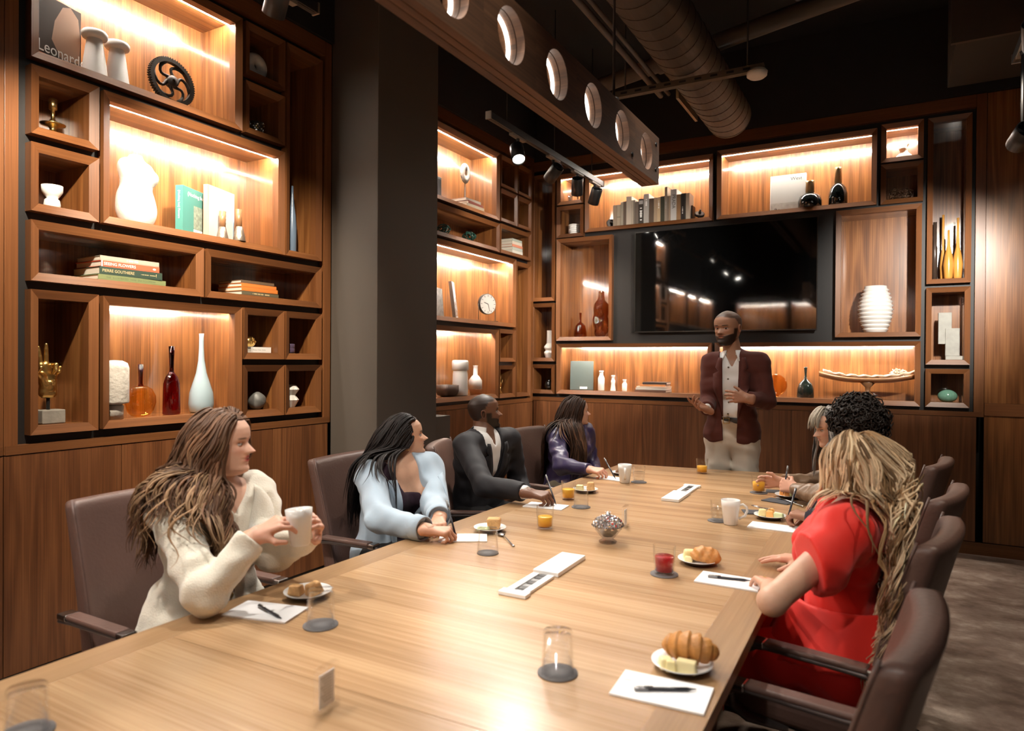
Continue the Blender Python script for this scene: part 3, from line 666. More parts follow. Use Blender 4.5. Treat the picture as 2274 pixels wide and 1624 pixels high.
def stack(wall, a, d, z, items, group):
    for lab, dims, col, jit, rzj in items:
        p, rz = at(wall, a+jit, d, z); b = book(lab, p, rz+rzj, dims, col, group=group); z += dims[2]+.0005
        yield b
def marks(parent, o, x, y, ln, h, mat, name='title_print', seed=0):
    """small print too blurred to read in the photograph: a row of letter-sized dashes"""
    rr = random.Random(seed+len(parent.name)); mb = MB(); o, x, y = Vector(o), Vector(x), Vector(y); z = x.cross(y); t = 0
    while t < ln:
        w_ = h*rr.uniform(.45, .8)
        if rr.random() > .16: mb.box(o+x*(t+w_/2), (w_*.8, h*rr.uniform(.7, 1), .0003), Matrix((x, y, z)).transposed())
        t += w_
    m = mb.build(name, mat, parent); m['kind'] = 'stuff'; return m
FR = lambda o: frame_M(o, (1, 0, 0), (0, 0, 1))      # text facing the room (-y), reading left to right
# A1: large picture book, two pedestals, gear
p, rz = at('L', 1.715, .115, 2.8135)
b = book('large dark picture book with white title standing at the top left', p, rz+.22, (.235, .032, .30), (.56, .13, .03), 'y', '-x', cat='book')
MB().box((.004, -.0165, .165), (.222, .0008, .268)).build('cover_print', plain('cover_taupe', (.055, .042, .035), .35), b)
MB().add([(.01, -.0172, .04), (.105, -.0172, .05), (.112, -.0172, .16), (.10, -.0172, .26), (.06, -.0172, .297), (.02, -.0172, .28), (-.02, -.0172, .20), (-.035, -.0172, .11)], [tuple(range(8))]).build('cover_picture', plain('cover_picture_tone', (.36, .22, .15), .4), b)
text('Leonardo', .074, WHT, b, FR((-.104, -.0178, .06)), sx=.86)
text('LEONARDO', .022, WHT, b, frame_M((-.1178, 0, .05), (0, 0, 1), (0, 1, 0)))
def lathe_thing(name, label, cat, wall, a, d, z, prof, mat, n=28, group=None, parts=None, **k):
    p, rz = at(wall, a, d, z); r = thing(name, label, cat, p, rz, group)
    MB().lathe(prof, n, **k).build('body', mat, r)
    for nm, pr, m in parts or (): MB().lathe(pr, n).build(nm, m, r)
    return r
ped = [(.058, 0), (.056, .004), (.034, .175), (.03, .178)]
top = [(.028, .176), (.052, .182), (.056, .19), (.056, .205), (.05, .213), (.0, .214)]
lathe_thing('candle_pedestal', 'left white candle pedestal with flat mushroom top before the dark book', 'candle holder', 'L', 1.865, .07, 2.8135, ped, WHITEM, group='white candle pedestals', parts=[('top_plate', top, WHITEM)])
lathe_thing('candle_pedestal', 'right white candle pedestal with flat mushroom top, clear of the book', 'candle holder', 'L', 1.985, .09, 2.8135, ped, WHITEM, group='white candle pedestals', parts=[('top_plate', top, WHITEM)])
p, rz = at('L', 2.285, .085, 2.8135)
g = thing('gear_ornament', 'black iron gear wheel with curved spokes leaning in the top niche', 'gear wheel', p, rz, rot=(-.12, 0, rz))
mb = MB(); N = 60; R0 = .124; V = []; F = []
prof = []
for k in range(N*4):
    t = 2*PI*k/(N*4); prof.append(R0+(.007 if k % 4 in (1, 2) else 0))
for yy in (-.012, .012):
    for rr in (prof, [R0-.02]*(N*4)):
        for k in range(N*4): t = 2*PI*k/(N*4); V.append((rr[k]*math.cos(t), yy, .132+rr[k]*math.sin(t)))
M_ = N*4
for k in range(M_):
    j = (k+1) % M_
    F += [(k, j, M_+j, M_+k), (2*M_+k, 3*M_+k, 3*M_+j, 2*M_+j), (k, 2*M_+k, 2*M_+j, j), (M_+k, M_+j, 3*M_+j, 3*M_+k)]
mb.add(V, F).build('rim', IRON, g)
MB().lathe([(.009, -.018), (.03, -.018), (.03, .018), (.009, .018), (.009, -.018)], 24, o=(0, 0, .132), ax=(0, 1, 0), caps=False).build('hub', IRON, g)
for k in range(6):
    t0 = 2*PI*k/6; pts = []
    for q in range(9):
        u = q/8; rr = .022+u*.088; t = t0+.55*math.sin(u*PI*1.15); pts.append((rr*math.cos(t), 0, .132+rr*math.sin(t)))
    MB().tube(pts, [.013, .011, .009, .0085, .0085, .0085, .009, .011, .014], 8, flat=.8, up=(0, 1, 0)).build('spoke', IRON, g)
# A2 brass candlestick, A3 double cup
lathe_thing('brass_candlestick', 'shiny brass candlestick with two wide discs', 'candlestick', 'L', 1.69, .09, 2.4805, [(.046, 0), (.05, .004), (.046, .01), (.02, .02), (.012, .03), (.02, .042), (.05, .05), (.052, .054), (.02, .064), (.009, .075), (.008, .118), (.017, .122), (.017, .168), (.013, .168), (.013, .15), (0, .15)], BRASS)
lathe_thing('double_cup', 'white ceramic double cup shaped like an hourglass', 'cup', 'L', 1.688, .09, 2.1435, [(.03, 0), (.034, .02), (.03, .042), (.022, .05), (.03, .06), (.042, .08), (.043, .108), (.039, .108), (.037, .08), (0, .07)], WHITEC)
# A5 ring, A6 tealight, A7 slim vase
p, rz = at('L', 2.835, .11, 3.1535)
mb = MB(); mb.tube([(.048*math.cos(2*PI*k/40), 0, .082+.048*math.sin(2*PI*k/40)) for k in range(40)], .034, 18, closed=True)
single('ring_sculpture', mb, plain('ring_plaster', (.62, .60, .56), .8), 'thick white ring sculpture in the small top niche', 'sculpture', p, rz=rz)
p, rz = at('L', 2.83, .09, 2.8165)
tc = thing('tealight_cup', 'glittering glass mosaic tealight cup with dark gaps', 'candle holder', p, rz)
MB().lathe([(.03, 0), (.034, .004), (.046, .075), (.042, .075), (.03, .006), (0, .006)], 20).build('cup', plain('dark_glass_body', (.05, .045, .04), .15), tc)
for row in range(6):
    for k in range(18):
        t = 2*PI*(k+.5*(row % 2))/18; rr = .0352+.0115*(row+.5)/6; z = .008+row*.0113
        if random.random() < .7: MB().box((rr*math.cos(t), rr*math.sin(t), z+.004), (.003, .009, .007), Matrix.Rotation(t, 3, 'Z')).build('glass_tile', [STEEL, WHITEC, BRASS][(row+k) % 3], tc)
lathe_thing('slim_vase', 'slim blue grey bottle vase in the tall niche by the pillar', 'vase', 'L', 3.115, .09, 2.1455, [(.022, 0), (.027, .01), (.027, .16), (.022, .24), (.011, .32), (.007, .38), (.0065, .43), (.005, .43), (0, .42)], plain('bluegrey_glaze', (.13, .18, .25), .25))
# A4 torso, two books, wooden candlesticks
def smin(a, b, k):
    h = np.clip(k-np.abs(a-b), 0, None)/k; return np.minimum(a, b)-h*h*k*.25
def d_ell(P, c, r):
    q = (P-np.array(c))/np.array(r); l = np.linalg.norm(q, axis=-1); return (l-1)*min(r)
def d_cap(P, a, b, r1, r2):
    a, b = np.array(a, float), np.array(b, float); ab = b-a; t = np.clip(((P-a) @ ab)/max(ab @ ab, 1e-12), 0, 1)
    return np.linalg.norm(P-a-t[..., None]*ab, axis=-1)-(r1+(r2-r1)*t)
def surface_nets(fn, lo, hi, h):
    """mesh of the zero level of fn over a box; fn takes an (...,3) array"""
    lo, hi = np.array(lo, float), np.array(hi, float); n = np.maximum(3, np.ceil((hi-lo)/h).astype(int)+1)
    if callable(fn):
        ax = [lo[i]+h*np.arange(n[i]) for i in range(3)]; F = np.empty(n, np.float32)
        for i in range(0, n[0], 16):
            P = np.stack(np.meshgrid(ax[0][i:i+16], ax[1], ax[2], indexing='ij'), -1); F[i:i+16] = fn(P)
    else: F = fn; n = np.array(F.shape)
    S = F < 0; m = tuple(n-1); cnt = np.zeros(m, np.float32); acc = np.zeros(m+(3,), np.float32)
    offs = [(i, j, k) for i in (0, 1) for j in (0, 1) for k in (0, 1)]
    sl = lambda o: tuple(slice(o[a], o[a]+m[a]) for a in range(3))
    for a in range(3):
        for o in offs:
            if o[a]: continue
            q = list(o); q[a] = 1; f0, f1 = F[sl(o)], F[sl(q)]; cr = S[sl(o)] != S[sl(q)]
            t = np.where(cr, f0/np.where(np.abs(f0-f1) < 1e-9, 1, f0-f1), 0)
            for b in range(3): acc[..., b] += np.where(cr, (t if b == a else o[b]), 0)
            cnt += cr
    act = cnt > 0; idx = -np.ones(m, np.int64); idx[act] = np.arange(act.sum())
    g = np.argwhere(act); V = lo+h*(g+acc[act]/cnt[act][:, None])
    faces = []
    for a in range(3):
        b, c = (a+1) % 3, (a+2) % 3
        s0 = [slice(1, m[i]) for i in range(3)]; s0[a] = slice(0, m[a])
        A0 = [slice(1, m[i]) for i in range(3)]; A0[a] = slice(0, m[a]); A1 = list(A0); A1[a] = slice(1, m[a]+1)
        x0, x1 = S[tuple(A0)], S[tuple(A1)]; cr = np.argwhere(x0 != x1)
        if not len(cr): continue
        base = cr.copy(); base[:, b] += 1; base[:, c] += 1
        def cell(db, dc):
            q = base.copy(); q[:, b] -= db; q[:, c] -= dc; return idx[q[:, 0], q[:, 1], q[:, 2]]
        Q = np.stack([cell(1, 1), cell(0, 1), cell(0, 0), cell(1, 0)], 1); flip = ~x0[tuple(cr.T)]
        Q[flip] = Q[flip][:, ::-1]; Q = Q[(Q >= 0).all(1)]; faces.append(Q)
    return V, np.concatenate(faces)
def mesh_np(name, V, F, mat, parent=None, loc=(0, 0, 0), cols=None, smooth=True):
    me = bpy.data.meshes.new(name); me.vertices.add(len(V)); me.vertices.foreach_set('co', np.asarray(V, np.float32).ravel())
    F = np.asarray(F); k = F.shape[1]; me.loops.add(F.size); me.loops.foreach_set('vertex_index', F.ravel().astype(np.int32))
    me.polygons.add(len(F)); me.polygons.foreach_set('loop_start', np.arange(0, F.size, k, dtype=np.int32))
    me.update(calc_edges=True); me.validate()
    me.polygons.foreach_set('use_smooth', np.full(len(me.polygons), smooth))
    if cols is not None:
        at_ = me.color_attributes.new('Col', 'FLOAT_COLOR', 'POINT'); at_.data.foreach_set('color', np.concatenate([cols, np.ones((len(cols), 1))], 1).astype(np.float32).ravel())
    me.materials.append(mat); o = L(bpy.data.objects.new(name, me)); o.location = loc
    if parent: o.parent = parent
    return o
def torso_f(P):
    d = d_ell(P, (0, 0, .085), (.108, .075, .115))
    d = smin(d, d_cap(P, (-.01, 0, .16), (.0, 0, .215), .068, .062), .05)
    d = smin(d, d_ell(P, (.0, 0, .265), (.088, .058, .06)), .05)
    d = smin(d, d_ell(P, (.045, -.045, .25), (.038, .04, .038)), .025); d = smin(d, d_ell(P, (-.02, -.05, .25), (.036, .035, .038)), .025)
    d = smin(d, d_cap(P, (-.06, 0, .30), (.05, 0, .30), .034, .03), .04)
    d = smin(d, d_cap(P, (-.01, 0, .30), (-.005, 0, .36), .034, .03), .03)
    return np.maximum(np.maximum(d, P[..., 2]-.362), -P[..., 2])
V, F = surface_nets(torso_f, (-.14, -.12, -.01), (.14, .1, .38), .008)
p, rz = at('L', 2.108, .125, 2.1455)
tag(mesh_np('torso_sculpture', V, F, plain('plaster', (.60, .585, .555), .8, bump=.3, bscale=40), None, p), 'white plaster torso sculpture without arms or head', 'sculpture').rotation_euler = (0, 0, rz+.15)
p, rz = at('L', 2.425, .145, 2.1455)
b = book('thick teal book with white title beside the torso', p, rz+.38, (.19, .045, .262), (.055, .225, .20), 'y', '-x', group='books beside the torso')
MB().box((.045, -.0232, .105), (.085, .0008, .13)).build('cover_picture', plain('flower_photo', (.20, .27, .22), .6, var=.9, vscale=60), b)
MB().box((.045, -.0232, .022), (.085, .0008, .034)).build('cover_label', WHT, b)
text('(Nothing but)', .030, WHT, b, FR((-.055, -.0232, .225)))
text('(Nothing but) Flowers', .017, WHT, b, frame_M((-.0957, 0, .235), (0, 0, -1), (0, -1, 0)))
p, rz = at('L', 2.62, .15, 2.1455)
b = book('pale picture book with coral spine behind the wooden candlesticks', p, rz+.30, (.245, .03, .305), (.80, .34, .24), 'y', '-x', group='books beside the torso')
MB().box((.002, -.0157, .1525), (.236, .0008, .298)).build('cover_print', plain('pale_cover', (.50, .48, .45), .5, var=.2, vscale=9), b)
MB().box((.112, -.0163, .13), (.012, .0006, .25)).build('blue_edge', plain('sky_print', (.35, .55, .70), .6), b)
marks(b, (-.06, -.0166, .215), (1, 0, 0), (0, 0, 1), .10, .008, WHT)
WDL = wood('turned_wood', (.14, .06, .025), (.26, .13, .06), (.36, .2, .1), lines=12)
PEWT = plain('hammered_pewter', (.30, .24, .19), .35, metal=.8, bump=.3, bscale=120)
for lab, a, d, h1, h2 in (('shorter brown candlestick with a flared pewter foot', 2.592, .085, .075, .165), ('taller brown candlestick with a flared pewter foot', 2.695, .075, .085, .195)):
    p, rz = at('L', a, d, 2.1455); r = thing('turned_candlestick', lab, 'candlestick', p, rz, 'turned candlesticks')
    MB().lathe([(.034, 0), (.035, .004), (.018, h1), (.0, h1)], 24).build('foot', PEWT, r)
    MB().lathe([(.0175, h1), (.0175, h2), (.012, h2), (.012, h2-.02), (0, h2-.02)], 24).build('stem', WDL, r)
    for q in range(4): MB().lathe([(.003, 0), (.003, .001)], 8, o=(.013, -.0125, h1+.02+q*.022), ax=(.7, -.7, 0)).build('dot', BLKPL, r)
p, rz = at('L', 2.69, .036, 2.1455)
lathe_thing('metal_cup', 'small flared pewter cup in front of the taller candlestick', 'cup', 'L', 2.668, .035, 2.1455, [(.035, 0), (.036, .003), (.019, .085), (.015, .085), (.028, .01), (0, .008)], PEWT)
# A8 / A9 stacks
g8 = 'books of the red and green stack'; z8 = 1.8385
S = list(stack('L', 2.02, .14, z8, [('light green book at the bottom of the red and green stack', (.345, .24, .026), (.16, .19, .08), .01, 0),
     ('dark green book in the red and green stack', (.315, .24, .038), (.022, .045, .03), .005, -.02),
     ('coral red book with white title in the red and green stack', (.295, .225, .029), (.72, .10, .045), .004, -.01),
     ('grey book on top of the red and green stack', (.295, .215, .024), (.33, .31, .25), .006, -.03)], g8))
text('THE  ILLUSTRATED  HERB  ENCYCLOPEDIA', .013, TXD, S[0], FR((-.135, -.1203, .013)))
text('PIERRE GOUTHIERE', .020, GLDP, S[1], FR((-.145, -.1203, .019)), sx=.9); marks(S[1], (.045, -.1203, .019), (1, 0, 0), (0, 0, 1), .075, .004, GLDP); marks(S[1], (.125, -.1203, .012), (0, 0, 1), (-1, 0, 0), .016, .004, GLDP)
text('SEEING FLOWERS', .020, WHT, S[2], FR((-.135, -.1128, .0145))); MB().box((-.1435, -.1128, .0145), (.006, .001, .027)).build('spine_band', WHT, S[2]); MB().ball((.12, -.1128, .0145), (.009, .0006, .005)).build('publisher_mark', WHT, S[2])
marks(S[3], (-.02, -.1078, .012), (1, 0, 0), (0, 0, 1), .06, .008, WHT)
g9 = 'books of the orange stack'
S = list(stack('L', 2.80, .13, z8, [('olive book at the bottom of the orange stack', (.275, .215, .023), (.10, .085, .05), .01, .02),
     ('lower orange book in the orange stack', (.265, .215, .024), (.55, .17, .03), .008, 0),
     ('upper orange book in the orange stack', (.26, .205, .021), (.58, .18, .035), .005, .015),
     ('brown book on top of the orange stack', (.24, .20, .018), (.12, .075, .045), 0, -.02)], g9))
marks(S[0], (-.06, -.1078, .0115), (1, 0, 0), (0, 0, 1), .12, .008, GLDP)
# A10 golden hand on a stone block
p, rz = at('L', 1.678, .10, 1.1605)
gh = thing('golden_hand', 'golden hand making a victory sign on a black rod over a stone block', 'sculpture', p, rz)
STONE = plain('grey_stone', (.22, .20, .17), .8, bump=.3, bscale=25, var=.35, vscale=20)
MB().box((.005, 0, .032), (.10, .085, .063)).build('base', STONE, gh, bevel=.004)
MB().lathe([(.008, .064), (.008, .15)], 10).build('rod', BLKPL, gh)
# A11 stone lamp and three bottles
TRAV = plain('travertine', (.50, .47, .42), .85, bump=.6, bscale=45, var=.12, vscale=30)
lathe_thing('stone_lamp', 'white travertine mushroom lamp cropped by its niche frame', 'table lamp', 'L', 1.958, .06, 1.1635, [(.042, 0), (.042, .065), (.036, .07), (0, .07)], TRAV, parts=[('shade', [(.03, .07), (.064, .078), (.066, .085), (.066, .25), (.058, .275), (.035, .287), (0, .289)], TRAV)])
AMB = thin_glass('amber_glass', (.93, .70, .33), boost=1.6); REDG = thin_glass('red_glass', (.46, .06, .09), boost=1.6)
PALE = plain('pale_blue_glass', (.30, .39, .43), .08, coat=.4); AMBN = thin_glass('amber_neck', (.55, .22, .06), boost=1.3); REDN = thin_glass('dark_red_neck', (.32, .04, .05), boost=1.3)
lathe_thing('amber_bottle', 'round flat amber glass bottle with dark thin neck', 'bottle', 'L', 2.112, .09, 1.1635, [(.02, 0), (.05, .006), (.07, .03), (.082, .07), (.08, .105), (.062, .14), (.03, .158), (.0, .16)], AMB, sy_=.45, parts=[('neck', [(.014, .156), (.01, .17), (.0105, .21), (.014, .268), (.011, .268), (.008, .2), (.007, .16)], AMBN)])
lathe_thing('red_bottle', 'slender deep red glass bottle with tall neck', 'bottle', 'L', 2.29, .10, 1.1635, [(.0, .0), (.044, .001), (.047, .006), (.045, .12), (.043, .165), (.032, .20), (.016, .222), (.011, .232)], REDG, sy_=.8, parts=[('neck', [(.012, .228), (.011, .25), (.0125, .30), (.016, .365), (.013, .365), (.009, .30), (.008, .24)], REDN)])
lathe_thing('pale_blue_bottle', 'tall pale blue glass bottle vase with long neck', 'bottle', 'L', 2.47, .10, 1.1635, [(.055, 0), (.062, .006), (.067, .05), (.062, .11), (.045, .165), (.028, .22), (.017, .29), (.013, .36), (.012, .42), (.013, .44), (.010, .44), (.009, .40), (0, .3)], PALE)
# A12-15
p, rz = at('L', 2.845, .11, 1.5015); b = book('white book lying under the golden ornament', p, rz, (.15, .11, .034), (.72, .71, .68), group=None)
text('Flower Color Guide', .0115, GRYP, b, FR((-.062, -.0553, .017)))
p, rz = at('L', 2.808, .11, 1.536)
mb = MB(); mb.ball((0, 0, .03), (.036, .022, .032), 20, 12)
for k in range(46): t, u = random.uniform(0, 2*PI), random.uniform(.2, 2.2); mb.ball((.035*math.sin(u)*math.cos(t), .021*math.sin(u)*math.sin(t), .03+.031*math.cos(u)), .0055, 6, 4)
single('golden_ornament', mb, GOLD, 'knobbly golden shell ornament on the white book', 'ornament', p, rz=rz)
lathe_thing('glass_cup', 'small violet glass cup with dark foot', 'cup', 'L', 3.105, .09, 1.5015, [(.0, .002), (.025, .002), (.027, .012), (.027, .03), (.025, .033), (.027, .036), (.027, .06), (.024, .062), (.023, .02), (0, .016)], plain('violet_glass', (.10, .07, .12), .08, coat=.5), parts=[('foot', [(.028, -.0), (.028, .002), (0, .0021)], BLKPL)])
V, F = surface_nets(lambda P: np.maximum(d_ell(P, (0, 0, .052), (.056, .054, .056))+.003*np.sin(P[..., 0]*70)*np.sin(P[..., 1]*60)*np.sin(P[..., 2]*80), -P[..., 2]), (-.07, -.07, -.005), (.07, .07, .12), .005)
p, rz = at('L', 2.845, .095, 1.1585); tag(mesh_np('stone_vase', V, F, plain('dark_stone', (.12, .12, .115), .45, var=.5, vscale=25), None, p), 'rounded dark grey stone vase', 'vase')
def faceted(prof, n): return MB().lathe(prof, n, smooth=False)
p, rz = at('L', 3.115, .095, 1.1585); mb = faceted([(.026, 0), (.05, .045), (.028, .075), (.052, .112), (.03, .14), (.024, .142), (0, .12)], 9)
single('faceted_vase', mb, WHITEM, 'white faceted vase with two pointed bulges', 'vase', p, rz=rz)
# B1-B12
p, rz = at('L', 5.215, .12, 2.834)
S = list(stack('L', 5.19, .12, 2.834, [('wide pale book under the ring stand', (.29, .2, .03), (.42, .36, .28), 0, 0), ('dark red book under the ring stand', (.27, .19, .025), (.22, .05, .035), .01, .05), ('pale grey book directly under the ring stand', (.235, .17, .024), (.52, .47, .42), -.01, -.04)], 'books under the ring stand'))
p, rz = at('L', 5.165, .12, 2.9148)
rs = thing('ring_on_stand', 'pale stone ring held upright on a thin black stand', 'sculpture', p, rz)
MB().tube([(.042*math.cos(2*PI*k/36), 0, .245+.06*math.sin(2*PI*k/36)) for k in range(36)], .03, 14, closed=True, flat=.55, up=(0, 1, 0)).build('ring', plain('pale_stone', (.55, .50, .43), .7), rs)
MB().tube([(-.068, 0, .235), (-.06, 0, .20), (-.035, 0, .168), (0, 0, .155), (.035, 0, .168), (.06, 0, .20), (.068, 0, .235)], .004, 6).build('cradle', BLKPL, rs)
MB().lathe([(.04, 0), (.04, .006), (.004, .008), (.004, .155)], 14).build('rod', BLKPL, rs)
p, rz = at('L', 4.72, .13, 2.834); single('dark_picture_frame', MB().box((0, 0, .10), (.16, .02, .2)).box((0, -.012, .1), (.13, .006, .17)), BLKPL, 'black picture frame half hidden behind the pillar', 'picture frame', p, rz=rz, bevel=.003)
GWIRE = plain('dark_green_wire', (.012, .055, .045), .25, coat=.6)
for lab, a, s in (('left knot of dark green wire loops beside the pillar', 4.81, 1.0), ('right knot of dark green wire loops', 5.215, 1.12)):
    p, rz = at('L', a, .10, 2.536); mb = MB(); rr = random.Random(int(a*100))
    for k in range(9):
        ax = Vector((rr.uniform(-1, 1), rr.uniform(-1, 1), rr.uniform(-.5, 1))).normalized(); x, y = orth(ax); R1, R2 = rr.uniform(.038, .062)*s, rr.uniform(.03, .045)*s; c = Vector((rr.uniform(-.015, .015), 0, .052*s))
        pts = [c+x*R1*math.cos(2*PI*q/20)+y*R2*math.sin(2*PI*q/20) for q in range(20)]
        mb.tube([(q.x, q.y, max(q.z, .006)) for q in pts], .0048, 6, closed=True)
    tag(mb.build('wire_knot', GWIRE, None, loc=p, rot=(0, 0, rz)), lab, 'ornament', 'green wire knots', 'thing')
p, rz = at('L', 4.78, .12, 1.8365); b = book('book with a grey photograph half hidden by the pillar', p, rz+.35, (.2, .02, .25), (.4, .4, .38), 'y', '-x', rot=(-.08, 0, rz+.3))
MB().box((0, -.0105, .125), (.19, .0008, .24)).build('cover_picture', plain('grey_photo', (.36, .36, .35), .5, var=.85, vscale=30), b)
p, rz = at('L', 5.01, .11, 1.837); b = book('picture book with a blue and brown street photograph leaning back', p, 0, (.215, .028, .325), (.12, .08, .06), 'y', '-x', rot=(-.12, -.06, rz+.5))
MB().box((.003, -.0147, .1625), (.205, .0008, .318)).build('cover_picture', plain('sky_photo', (.52, .58, .64), .45), b)
mb = MB()
for k in range(70): mb.box((random.uniform(-.09, .095), -.0154, .02+random.random()**1.6*.16), (random.uniform(.008, .03), .0006, random.uniform(.006, .022)))
mb.build('photo_rooftops', plain('rooftop_photo', (.33, .19, .11), .5, var=.8, vscale=60), b)['kind'] = 'stuff'
p, rz = at('L', 5.50, .085, 1.8355); ck = thing('desk_clock', 'round desk clock with pale dial on a square wire foot', 'clock', p, rz-.35)
MB().lathe([(.095, -.02), (.098, -.016), (.098, .016), (.09, .02), (0, .02)], 36, o=(0, 0, .165), ax=(0, 1, 0), caps=False).build('case', DKMETAL, ck)
MB().lathe([(.0, -.017), (.093, -.017)], 36, o=(0, 0, .165), ax=(0, 1, 0), caps=False).build('dial', plain('dial_silver', (.62, .60, .57), .4), ck)
for k in range(12):
    t = 2*PI*k/12; MB().box((.078*math.sin(t), -.0178, .165+.078*math.cos(t)), (.004, .001, .018), Matrix.Rotation(t, 3, 'Y')).build('hour_mark', BLKPL, ck)
for t, ln, w in ((math.radians(285), .05, .005), (math.radians(165), .07, .004)): MB().box((ln/2*math.sin(t), -.019, .165+ln/2*math.cos(t)), (w, .001, ln), Matrix.Rotation(t, 3, 'Y')).build('hand', BLKPL, ck)
MB().tube([(-.10, 0, .165), (-.10, 0, .004), (.10, 0, .004), (.10, 0, .165)], .004, 6).build('foot', DKMETAL, ck)
MB().box((0, 0, .003), (.22, .07, .005)).build('base', STEEL, ck)
lathe_thing('ribbed_bowl', 'dark brown ribbed bowl half hidden by the pillar', 'bowl', 'L', 4.89, .11, 1.1505, [(.05, 0), (.085, .012), (.098, .05), (.098, .10), (.09, .10), (.086, .03), (0, .02)], plain('brown_glaze', (.075, .045, .032), .4), n=72, lobes=36, amp=.025)
lathe_thing('fluted_vase', 'large white vase with a fringed collar', 'vase', 'L', 5.075, .10, 1.1505, [(.068, 0), (.072, .01), (.066, .20), (.06, .235)], WHITEC, n=40, parts=[('collar', [(.062, .225), (.074, .232), (.074, .30), (.068, .315), (.05, .318), (.045, .25), (0, .2)], WHITEC)])
lathe_thing('bottle_vase', 'white bottle vase with fluted belly and sandy foot', 'vase', 'L', 5.36, .12, 1.1505, [(.045, .0), (.062, .05), (.063, .052)], plain('sand_clay', (.45, .30, .2), .8), parts=[('belly', [(.063, .052), (.063, .13), (.03, .175), (.022, .18), (.02, .26), (.024, .268), (.018, .268), (.016, .2), (0, .19)], WHITEC)])
p, rz = at('L', 5.73, .10, 3.1685); mb = MB(); mb.ball((0, 0, .03), (.02, .02, .03)).ball((.002, 0, .072), (.013, .014, .016)).tube([(.012, 0, .05), (.03, -.01, .045), (.035, -.01, .06)], .006, 6); single('black_figurine', mb, BLKPL, 'small black seated figurine', 'figurine', p, rz=rz)
lathe_thing('white_figurine', 'slim pale owl-like figurine', 'figurine', 'L', 6.06, .10, 3.1685, [(.022, 0), (.03, .02), (.03, .07), (.022, .09), (.024, .11), (.02, .125), (0, .128)], plain('pale_figurine', (.5, .44, .36), .6), parts=[('beak', [(.004, .1), (.0, .108)], BRASS)])
p, rz = at('L', 6.035, .10, 2.8385); V, F = surface_nets(lambda P: np.maximum(smin(d_ell(P, (0, 0, .035), (.06, .04, .05)), d_ell(P, (-.035, 0, .07), (.03, .03, .03)), .03), -d_cap(P, (-.0, -.1, .045), (.0, .1, .045), .013, .013)), (-.09, -.06, -.02), (.09, .06, .12), .005); tag(mesh_np('pebble_sculpture', V[:, :]*1, F, WHITEM, None, p+Vector((0, 0, .016))), 'white pebble sculpture with a round hole', 'sculpture').rotation_euler = (0, 0, rz)
S = list(stack('L', 5.985, .12, 2.5355, [('white book at the bottom of the pastel stack', (.215, .19, .033), (.60, .58, .52), 0, 0), ('pale grey-green book in the pastel stack', (.21, .185, .032), (.42, .45, .40), .003, 0), ('coral book in the pastel stack', (.212, .185, .026), (.62, .24, .15), .002, 0), ('cream book in the pastel stack', (.205, .18, .03), (.62, .56, .47), 0, .0), ('sage book on top of the pastel stack', (.2, .175, .026), (.38, .42, .36), .004, 0)], 'books of the pastel stack'))
p, rz = at('L', 5.79, .11, 1.1465); mb = MB(); mb.lathe([(.03, 0), (.012, .03), (.014, .06)], 16).ball((0, 0, .085), (.03, .018, .035)).tube([(-.022, 0, .10), (-.028, 0, .15), (-.018, 0, .19)], [.009, .008, .006], 8).tube([(-.006, 0, .11), (-.008, 0, .16), (.004, 0, .2)], [.009, .008, .006], 8).tube([(.012, 0, .11), (.014, 0, .15), (.024, 0, .18)], [.009, .008, .006], 8).tube([(.026, 0, .085), (.045, 0, .11), (.048, 0, .14)], [.01, .008, .006], 8)
single('golden_figure', mb, GOLD, 'small golden open hand figure', 'sculpture', p, rz=rz)
# C niches
p, rz = at('B', -3.16, .13, 1.5015); single('cone_vase', faceted([(.045, 0), (.062, .045), (.062, .055), (.046, .075), (.046, .078), (.062, .10), (.062, .115), (.036, .15), (.034, .285), (.028, .285), (.026, .16), (0, .15)], 28), WHITEM, 'white vase of stacked cones with a straight neck', 'vase', p, rz=rz)
lathe_thing('glass_ball', 'black glass ball vase in the corner', 'vase', 'B', -3.165, .13, 1.1685, [(.02, 0), (.045, .02), (.05, .05), (.04, .08), (.015, .095), (.018, .105), (.01, .105), (0, .08)], plain('black_glass', (.006, .007, .007), .06, coat=.6))
p, rz = at('B', -2.895, .12, 3.0935); sm_ = thing('toy_sewing_machine', 'miniature silver sewing machine', 'ornament', p, rz)
MB().box((0, 0, .008), (.12, .06, .016)).build('bed', DKMETAL, sm_, bevel=.004)
MB().lathe([(.008, -.006), (.034, -.006), (.034, .006), (.008, .006)], 20, o=(-.05, 0, .05), ax=(1, .2, 0)).build('hand_wheel', STEEL, sm_)
MB().tube([(-.035, 0, .016), (-.035, 0, .06), (-.02, 0, .078), (.03, 0, .08), (.045, 0, .07), (.045, 0, .035)], .009, 8).build('arm', STEEL, sm_)
MB().lathe([(.004, .08), (.004, .12), (.008, .122), (0, .125)], 8, o=(.03, 0, 0)).build('spool_pin', STEEL, sm_)
prof = []
for k in range(5): z = k*.022; prof += [(.045, z+.001), (.062, z+.004), (.064, z+.011), (.062, z+.018), (.046, z+.0215)]
lathe_thing('ribbed_jar', 'white jar of five stacked discs', 'jar', 'B', -2.885, .12, 2.7605, [(.03, 0)]+prof+[(.04, .112), (.03, .112), (0, .09)], WHITEC)
